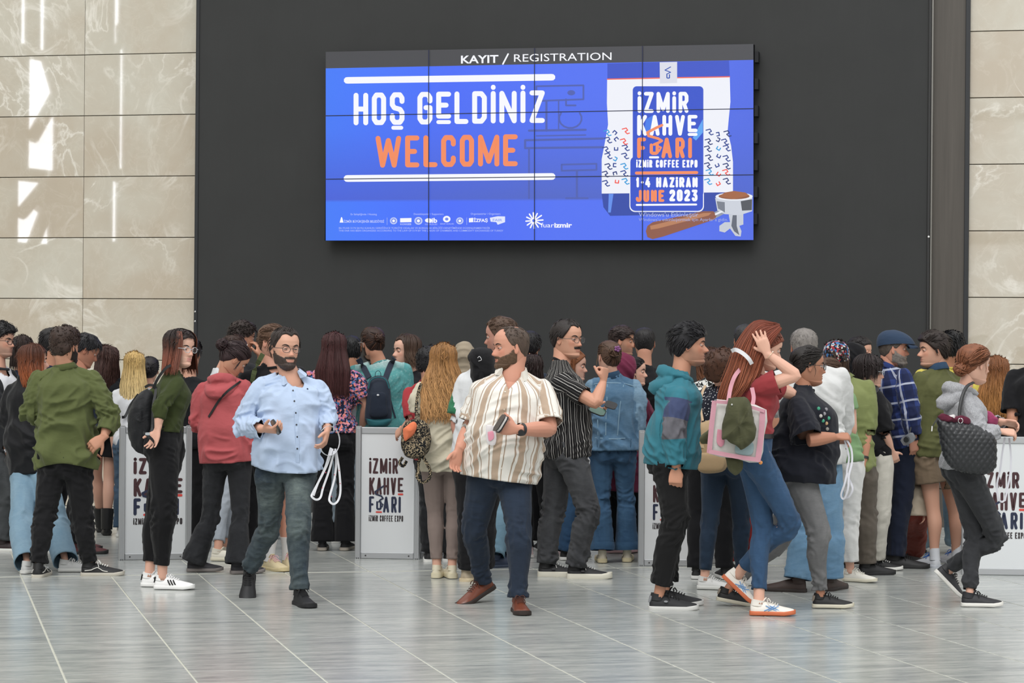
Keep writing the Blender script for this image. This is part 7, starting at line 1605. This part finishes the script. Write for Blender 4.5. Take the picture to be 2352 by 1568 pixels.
# ---- woman in olive top: black rucksack
d = Q['jogger']['d']; t = thing('backpack','slouchy black nylon backpack behind the olive crop top woman','bag',P(325,1045,d)); nyl = cloth('1e1f22',name='nylon',rough=.42,fold=1.0)
obj('sack', pillow([(338,892),(352,905),(352,960),(350,1010),(340,1040),(318,1040),(300,1015),(293,975),(298,940),(318,905)], d, .16, -.02, .02, 3), nyl, t)
for pts in ([(333,889,-.03),(345,884,-.05),(358,892,-.06),(352,930,-.11),(350,975,-.13),(348,1000,-.16)],[(352,892,-.06),(362,870,-.10),(378,848,-.12),(392,838,-.12)],[(318,905,.06),(300,930,.08),(288,955,.06),(280,958,.03)]): obj('strap', ribbon(pts, d, .018, .003), plain('webbing','1b1c1e',.6), t, smooth=False)
c0 = P(341,1000,d-.27); obj('strap', tube([c0+A(-.035,0,.02),c0+A(0,-.03,.0),c0+A(.035,0,-.04),c0+A(.03,.03,-.09)],[(.010,.0015)]*4,lat=A(0,0,1),n=6), plain('webbing','1b1c1e',.6), t); obj('buckle', slab(P(339,996,d-.30), rot3(0), (.030,.004,.018)), plain('buckle','b8bcc0',.3,.7), t)
# ---- red hoodie woman: cross-body strap
obs = [kid('redhood','hoodie'), kid('redhood','hoodie').children[0]]; P_,N_ = lay(obs,[(553,876),(528,893),(508,912),(492,938),(480,958)],.006); hits_thing('shoulder_strap','thin black crossbody strap over the red hoodie','bag',P_,.016,N_,plain('webbing','1b1c1e',.6))
# ---- tan mini backpack, tote, draped jacket
tan = cloth('ab8f69',name='tan_leather',rough=.5,fold=.3); d = Q['m6']['d']; t = thing('backpack','small tan textured backpack hanging behind the pink tote bag','bag',P(1630,1087,d-.22))
obj('sack', pillow([(1604,972),(1640,962),(1668,968),(1672,1040),(1666,1078),(1630,1087),(1604,1080),(1597,1040)], d, .15, -.225, .006, 3, ex=.35), tan, t)
obj('front_pocket', pillow([(1602,1040),(1660,1040),(1664,1070),(1650,1082),(1612,1083),(1601,1070)], d, .05, -.30, .0, 3, ex=.3), tan, t); obj('flap_band', ribbon([(1600,1022),(1635,1028),(1668,1026)], d-.297, .022, .004), cloth('c3aa84'), t); obj('strap', ribbon([(1614,966,-.24),(1609,935,-.20),(1612,905,-.17),(1620,885,-.13)], d, .016, .003), cloth('c4a98a'), t)
d = Q['redgirl']['d']; t = thing('tote_bag','pink edged white canvas tote bag on the red shirt woman\'s shoulder','bag',P(1690,1062,d-.24)); c0=-.24
obj('bag_body', pillow([(1645,917),(1700,923),(1760,941),(1755,1000),(1745,1062),(1690,1052),(1628,1041),(1636,980)], d, .10, c0, .008, 4, ex=.3, sub=2), cloth('cfcdc8',fold=.5), t)
for pts,w_ in (([(1641,920),(1634,980),(1629,1040)],.030),([(1752,940),(1748,1000),(1740,1060)],.034),([(1628,1036),(1690,1048),(1744,1056)],.026),([(1645,922),(1700,928),(1756,944)],.02)): trim_k = globals().get('trim_k',0)+1; obj('pink_trim', ribbon(pts, d+c0-.056-.0035*trim_k, w_, .003), cloth('c9919f'), t)
obj('patch', pillow([(1690,1018),(1728,1015),(1726,1044),(1690,1040)], d, .01, c0-.060, 0), cloth('93a8ac'), t); obj('patch', pillow([(1648,985),(1660,990),(1664,1015),(1656,1026),(1646,1015)], d, .008, c0-.056, 0), cloth('cc8496'), t)
for pts in ([(1672,925,c0-.03),(1678,890,c0+.02),(1687,865,c0+.04),(1700,848,-.13),(1712,842,-.08)],[(1728,932,c0-.02),(1731,912,c0+.02),(1727,890,c0+.05)]): obj('handle', ribbon(pts, d, .024, .004), cloth('cf929f'), t)
obj('charm', ball(P(1747,1062,d+c0-.05),(.012,.006,.012),8,6), plain('charm','d08a4a'), t)
t = thing('jacket','olive green jacket bundled over the pink tote bag','jacket',P(1690,1035,d-.34)); ol = cloth('4d4e36',fold=.9)
obj('bundle', pillow([(1672,914),(1700,912),(1722,920),(1728,950),(1736,985),(1732,1010),(1705,1030),(1690,1022),(1668,1010),(1656,1005),(1662,960)], d, .10, c0-.09, .030, 9), ol, t)
obj('sleeve', pillow([(1650,962),(1642,975),(1622,990),(1607,1004),(1612,1016),(1632,1018),(1648,1010),(1655,985)], d, .06, c0+.04, .02, 5), ol, t); obj('hem', pillow([(1665,1050),(1700,1052),(1706,1075),(1690,1090),(1672,1080)], d, .05, c0+.04, .02, 5), ol, t); obj('snap', ball(P(1681,929,d+c0-.155),(.006,.003,.006),8,6), plain('snap','b9bab6',.3,.7), t)
sh = kid('redgirl','t_shirt'); t = thing('lanyard','broad white lanyard round the neck of the red shirt woman','lanyard',P(1710,815,d)); obj('ribbon', ribbon([(1680,806,-.12),(1690,803,-.155),(1706,811,-.175),(1720,824,-.185),(1727,836,-.17)], d, .024, .002), cloth('dcdde0',fold=.1), t)
J = Q['redgirl']['J']; w = J['wrR']; ax = nrm(w-J['elR']); m = M(); U = nrm(np.cross(ax,A(0,1,0))); W_2 = np.cross(ax,U); t = thing('bracelet','thin beaded bracelet on the raised wrist of the red shirt woman','bracelet',tuple(w))
m.put(tube([w-ax*.02+U*math.cos(a)*.031+W_2*math.sin(a)*.031 for a in np.linspace(0,2*pi,19)],[.0018]*19,n=5,sub=1,cap=False)); obj('chain',m,plain('bracelet','d8cbb0',.3,.6),t)
for a in (2.6,3.4,4.2,5.0): obj('bead', ball(w-ax*.02+U*math.cos(a)*.032+W_2*math.sin(a)*.032,.004,6,5), plain('pearl','e6ddd0',.25), t)
# ---- lanyards in other hands
def hang(key, label, loops, off): 
    d = Q[key]['d']; t = thing('lanyard',label,'lanyard',P(loops[0][0][0],loops[0][-1][1],d+off))
    for k_,l in enumerate(loops): obj('ribbon', ribbon([(x,y,off+.02*k_+.012*math.sin(i_*1.3)) for i_,(x,y) in enumerate(l)], d, .012), cloth('d4d4dc',fold=.1), t, smooth=False)
hang('navy','white lanyard loops hanging from the navy t-shirt woman\'s hands',[[(1944,1008),(1955,1030),(1957,1060),(1950,1090),(1948,1120),(1942,1140),(1936,1145),(1932,1135),(1940,1110),(1946,1085)],[(1940,1010),(1950,1050),(1945,1085),(1955,1110),(1958,1125),(1950,1140),(1943,1143)]],-.30)
hang('greyhood','pale lanyards hanging from the grey hoodie woman\'s hands',[[(2308,1004),(2302,1040),(2297,1080),(2290,1110),(2292,1140),(2300,1152),(2308,1148)],[(2318,1006),(2322,1050),(2320,1090),(2312,1130),(2308,1150)]],-.16)
# ---- quilted bag
d = Q['greyhood']['d']; c0 = -.25; out = [(2151,958),(2190,968),(2225,972),(2255,985),(2284,1005),(2288,1050),(2284,1075),(2262,1088),(2215,1084),(2180,1068),(2166,1040),(2158,1000)]
V,F_ = remesh(pillow(out, d, .12, c0, 0, 1, sub=4, ex=.4), .0065, 3); N_ = vnormals(V,F_); a = (V[:,0]*.80+V[:,2]*.6)/.030; b = (V[:,0]*.80-V[:,2]*.6)/.030
V = V+N_*(.009*np.minimum(np.abs(np.sin(a*pi)),np.abs(np.sin(b*pi)))**.5)[:,None]
t = thing('handbag','black diamond quilted shoulder bag of the grey hoodie woman','bag',P(2225,1088,d+c0)); blk = plain('quilt_leather','222427',.38); qmesh('quilted_body',V,F_,blk,t)
for o_ in (-.03,.05): obj('handle', tube([P(x,y,d+c0+z+o_*.6) for x,y,z in ((2203,968,0),(2205,935,.02),(2212,905,.05),(2222,886,.08),(2236,878,.11))],[(.011,.006)]*5,n=8), plain('handle_leather','1f2022',.4), t)
obj('ring', tube([P(2206,966,d+c0-.07)+A(.014*math.cos(a),0,.016*math.sin(a)) for a in np.linspace(0,2*pi,17)],[.0032]*17,n=6,sub=1,cap=False), plain('ring','c9cacc',.2,.9), t)
obj('drawstring', ribbon([(2153,960,-.04),(2146,972,-.05),(2141,980,-.05)], d+c0, .006, .003), blk, t); obj('drawstring_tip', tube([P(2141,978,d+c0-.05),P(2140,990,d+c0-.05)],[.004,.004],n=6,sub=1), plain('tip','d8d8d8'), t)
t = thing('scarf','burgundy scarf stuffed in the top of the quilted bag','scarf',P(2190,960,d+c0)); obj('main_body', pillow([(2152,956),(2165,948),(2185,955),(2210,955),(2228,962),(2225,974),(2190,972),(2160,966)], d, .07, c0, .02, 6), cloth('5c1d33',fold=.8), t); obj('white_stripe', pillow([(2178,954),(2192,952),(2194,964),(2180,966)], d, .075, c0-.004, .004), cloth('cfc9c9'), t)
t = thing('cloth_bundle','magenta cloth bundle held between the grey hoodie woman\'s forearms','scarf',P(2275,972,d)); obj('main_body', pillow([(2262,942),(2278,948),(2292,962),(2290,974),(2270,976),(2262,960)], d, .08, .06, .02, 6), cloth('9c3560',fold=.8), t)
# ---- printed black backpack with orange bottle pocket
d = Q['m3']['d']; bp = bagprint(); t = thing('backpack','black floral print mini backpack with orange pouch beside the cream top','bag',P(955,1060,d-.2))
obj('sack', pillow([(932,968),(955,962),(980,970),(990,1000),(985,1035),(965,1052),(935,1050),(922,1025),(922,990)], d, .13, -.22, .012, 4), bp, t); obj('front_pocket', pillow([(930,1010),(975,1012),(978,1040),(960,1050),(932,1044)], d, .05, -.29, .006), bp, t)
obj('orange_pouch', pillow([(925,985),(948,968),(958,975),(952,995),(938,1008),(928,1012)], d, .05, -.30, .012, 8), cloth('e2703c',fold=.6), t)
for pts in ([(958,966,-.2),(956,940,-.14),(960,905,-.10),(968,880,-.10)],[(962,1035,-.28),(975,1055,-.28),(988,1080,-.26),(985,1100,-.26),(970,1107,-.26),(958,1095,-.26),(960,1075,-.26)],[(925,1050,-.24),(918,1062,-.24),(926,1070,-.24),(934,1058,-.24)],[(965,1050,-.25),(960,1070,-.25),(962,1090,-.25)]): obj('strap', ribbon(pts, d, .022, .004), bp, t, smooth=False)
# ---- backpack of the teal tee man
obs = [kid('b12','t_shirt')]; d = Q['b12']['d']; t = thing('backpack','small navy and teal backpack on the washed teal tee','bag',P(870,980,d-.2)); nv = cloth('27303f',rough=.6); te = cloth('1d6068',rough=.6)
obj('sack', pillow([(850,868),(868,862),(888,868),(896,890),(899,930),(898,965),(880,980),(852,980),(838,965),(840,925),(842,890)], d, .17, -.24, 0, 3, ex=.35), nv, t)
obj('front_pocket', pillow([(853,902),(884,902),(888,930),(888,955),(852,957),(849,930)], d, .05, -.325, 0, 3, ex=.3), cloth('222a38'), t); obj('base_panel', pillow([(838,960),(897,960),(890,978),(870,982),(848,980)], d, .175, -.242, 0, 3, ex=.35), te, t); obj('piping', tube([P(x,y,d-.325) for x,y in ((846,892),(851,874),(868,866),(886,872),(894,892))],[.006]*5,n=6), te, t)
for a,b in (((823,824),(848,868)),((905,822),(885,868))):
    P_,N_ = lay(obs,[a,((a[0]+b[0])/2,(a[1]+b[1])/2-2),b],.006); V,F_ = strip(P_,.046,N_,.008,1); obj('shoulder_strap',(V,F_),nv,t)
P_,N_ = lay(obs,[(908,960),(902,940),(897,920)],.006); V,F_ = strip(P_,.012,N_,.003,1); obj('adjuster',(V,F_),nv,t); obj('grab_loop', tube([P(861,866,d-.27),P(863,855,d-.27),P(869,851,d-.27),P(874,856,d-.27),P(875,866,d-.27)],[.0025]*5,n=6), nv, t)
obj('logo_mark', ball(P(868,907,d-.356),(.010,.002,.008),8,6), plain('logo_grey','c9ccd0'), t)
# ---- sling bag of the cream trousers person
obs = [kid('m10','t_shirt')]; P_,N_ = lay(obs,[(2018,893),(2005,905),(1992,930),(1984,960)],.006); t = hits_thing('sling_bag','dark grey sling bag on the black t-shirt with cream trousers','bag',P_,.040,N_,plain('webbing_grey','2c2d30',.6)); obj('pouch', pillow([(1985,1000),(2005,992),(2030,1000),(2036,1020),(2015,1036),(1990,1046),(1978,1030)], Q['m10']['d'], .10, -.14, .008, 3), cloth('222326'), t)
# ---- black jacket over the shoulder of the tall man
d = Q['m4']['d']; t = thing('jacket','black jacket slung over the white shirt with green sleeve','jacket',P(1100,915,d-.1)); obj('main_body', pillow([(1085,800),(1108,797),(1132,806),(1140,840),(1130,880),(1112,915),(1095,905),(1082,880),(1080,840),(1076,815)], d, .24, -.08, .03, 5), cloth('19191b',fold=.8), t)
obj('logo_mark', tube([P(1097,822,d-.225),P(1101,818,d-.228),P(1106,826,d-.228),P(1099,829,d-.226)],[.002]*4,n=5), plain('white_mark','dededf'), t)
# ---- small things
d = Q['m11']['d']; t = thing('camera','small grey camera hanging at the plaid shirt\'s side','camera',P(2085,1025,d-.28)); obj('camera_case', slab(P(2086,1008,d-.30), rot3(-20,10,30), (.10,.05,.065)), plain('camera_grey','8d9095',.35,.3), t); obj('lens', tube([P(2083,1008,d-.32),P(2081,1010,d-.38)],[.022,.020],n=14,sub=1), plain('camera_dark','17181a',.2), t); obj('neck_strap', ribbon([(2088,1000,-.3),(2093,975,-.26),(2094,950,-.24)], d, .010, .002), plain('webbing','1b1c1e',.6), t)
J = Q['m9']['J']; w = J['wrR']; ax = nrm(w-J['elR']); t = thing('watch','black band watch on the olive shirt arm behind the green tee','watch',tuple(w)); obj('strap', tube([w-ax*.03,w-ax*.012],[.034,.034],n=14,sub=1,cap=False), plain('strap_black','141416',.5), t)
J = Q['b7']['J']; phone('black phone held to the ear of the tousled hair man', J['wrR']+A(-.02,-.0,.10), rot3(120,10,15), s3=(.07,.009,.14))
obs = [kid('b9','t_shirt')]; P_,N_ = lay(obs,[(604,812),(592,835),(582,860),(578,880)],.006); hits_thing('shoulder_strap','olive backpack strap on the tall man\'s black tee','bag',P_,.035,N_,cloth('4f5938'))
# stitched seams on the denim jacket
dj = kid('m5','denim_jacket')
for pts in ([(1350,884),(1380,880),(1408,879),(1436,881),(1462,888)],[(1395,882),(1394,920),(1392,960),(1391,1000)],[(1432,884),(1424,930),(1418,1000)],[(1368,884),(1372,940),(1374,1000)],[(1352,1003),(1380,1006),(1410,1008),(1436,1006)]):
    P_,N_ = lay([dj],pts,.0015); V,F_ = strip(P_,.008,N_,.003,1); obj('seam',(V,F_),cloth('6f8ea3'),dj)
# tee print on the navy shirt
nv_ = kid('navy','t_shirt')
for i,(x,y,c_) in enumerate(((1880,938,'3f9a7a'),(1885,955,'b9b7b2'),(1893,950,'8b8a90'),(1890,966,'3f9a7a'),(1898,972,'b3946f'),(1903,960,'3f9a7a'),(1900,985,'8e8a84'),(1897,940,'8b8a90'))):
    h = hit([nv_],x,y,.001)
    if h: obj('print_mark', ball(h[0],(.011,.003,.012),7,5), plain('tee_'+c_,c_), nv_)
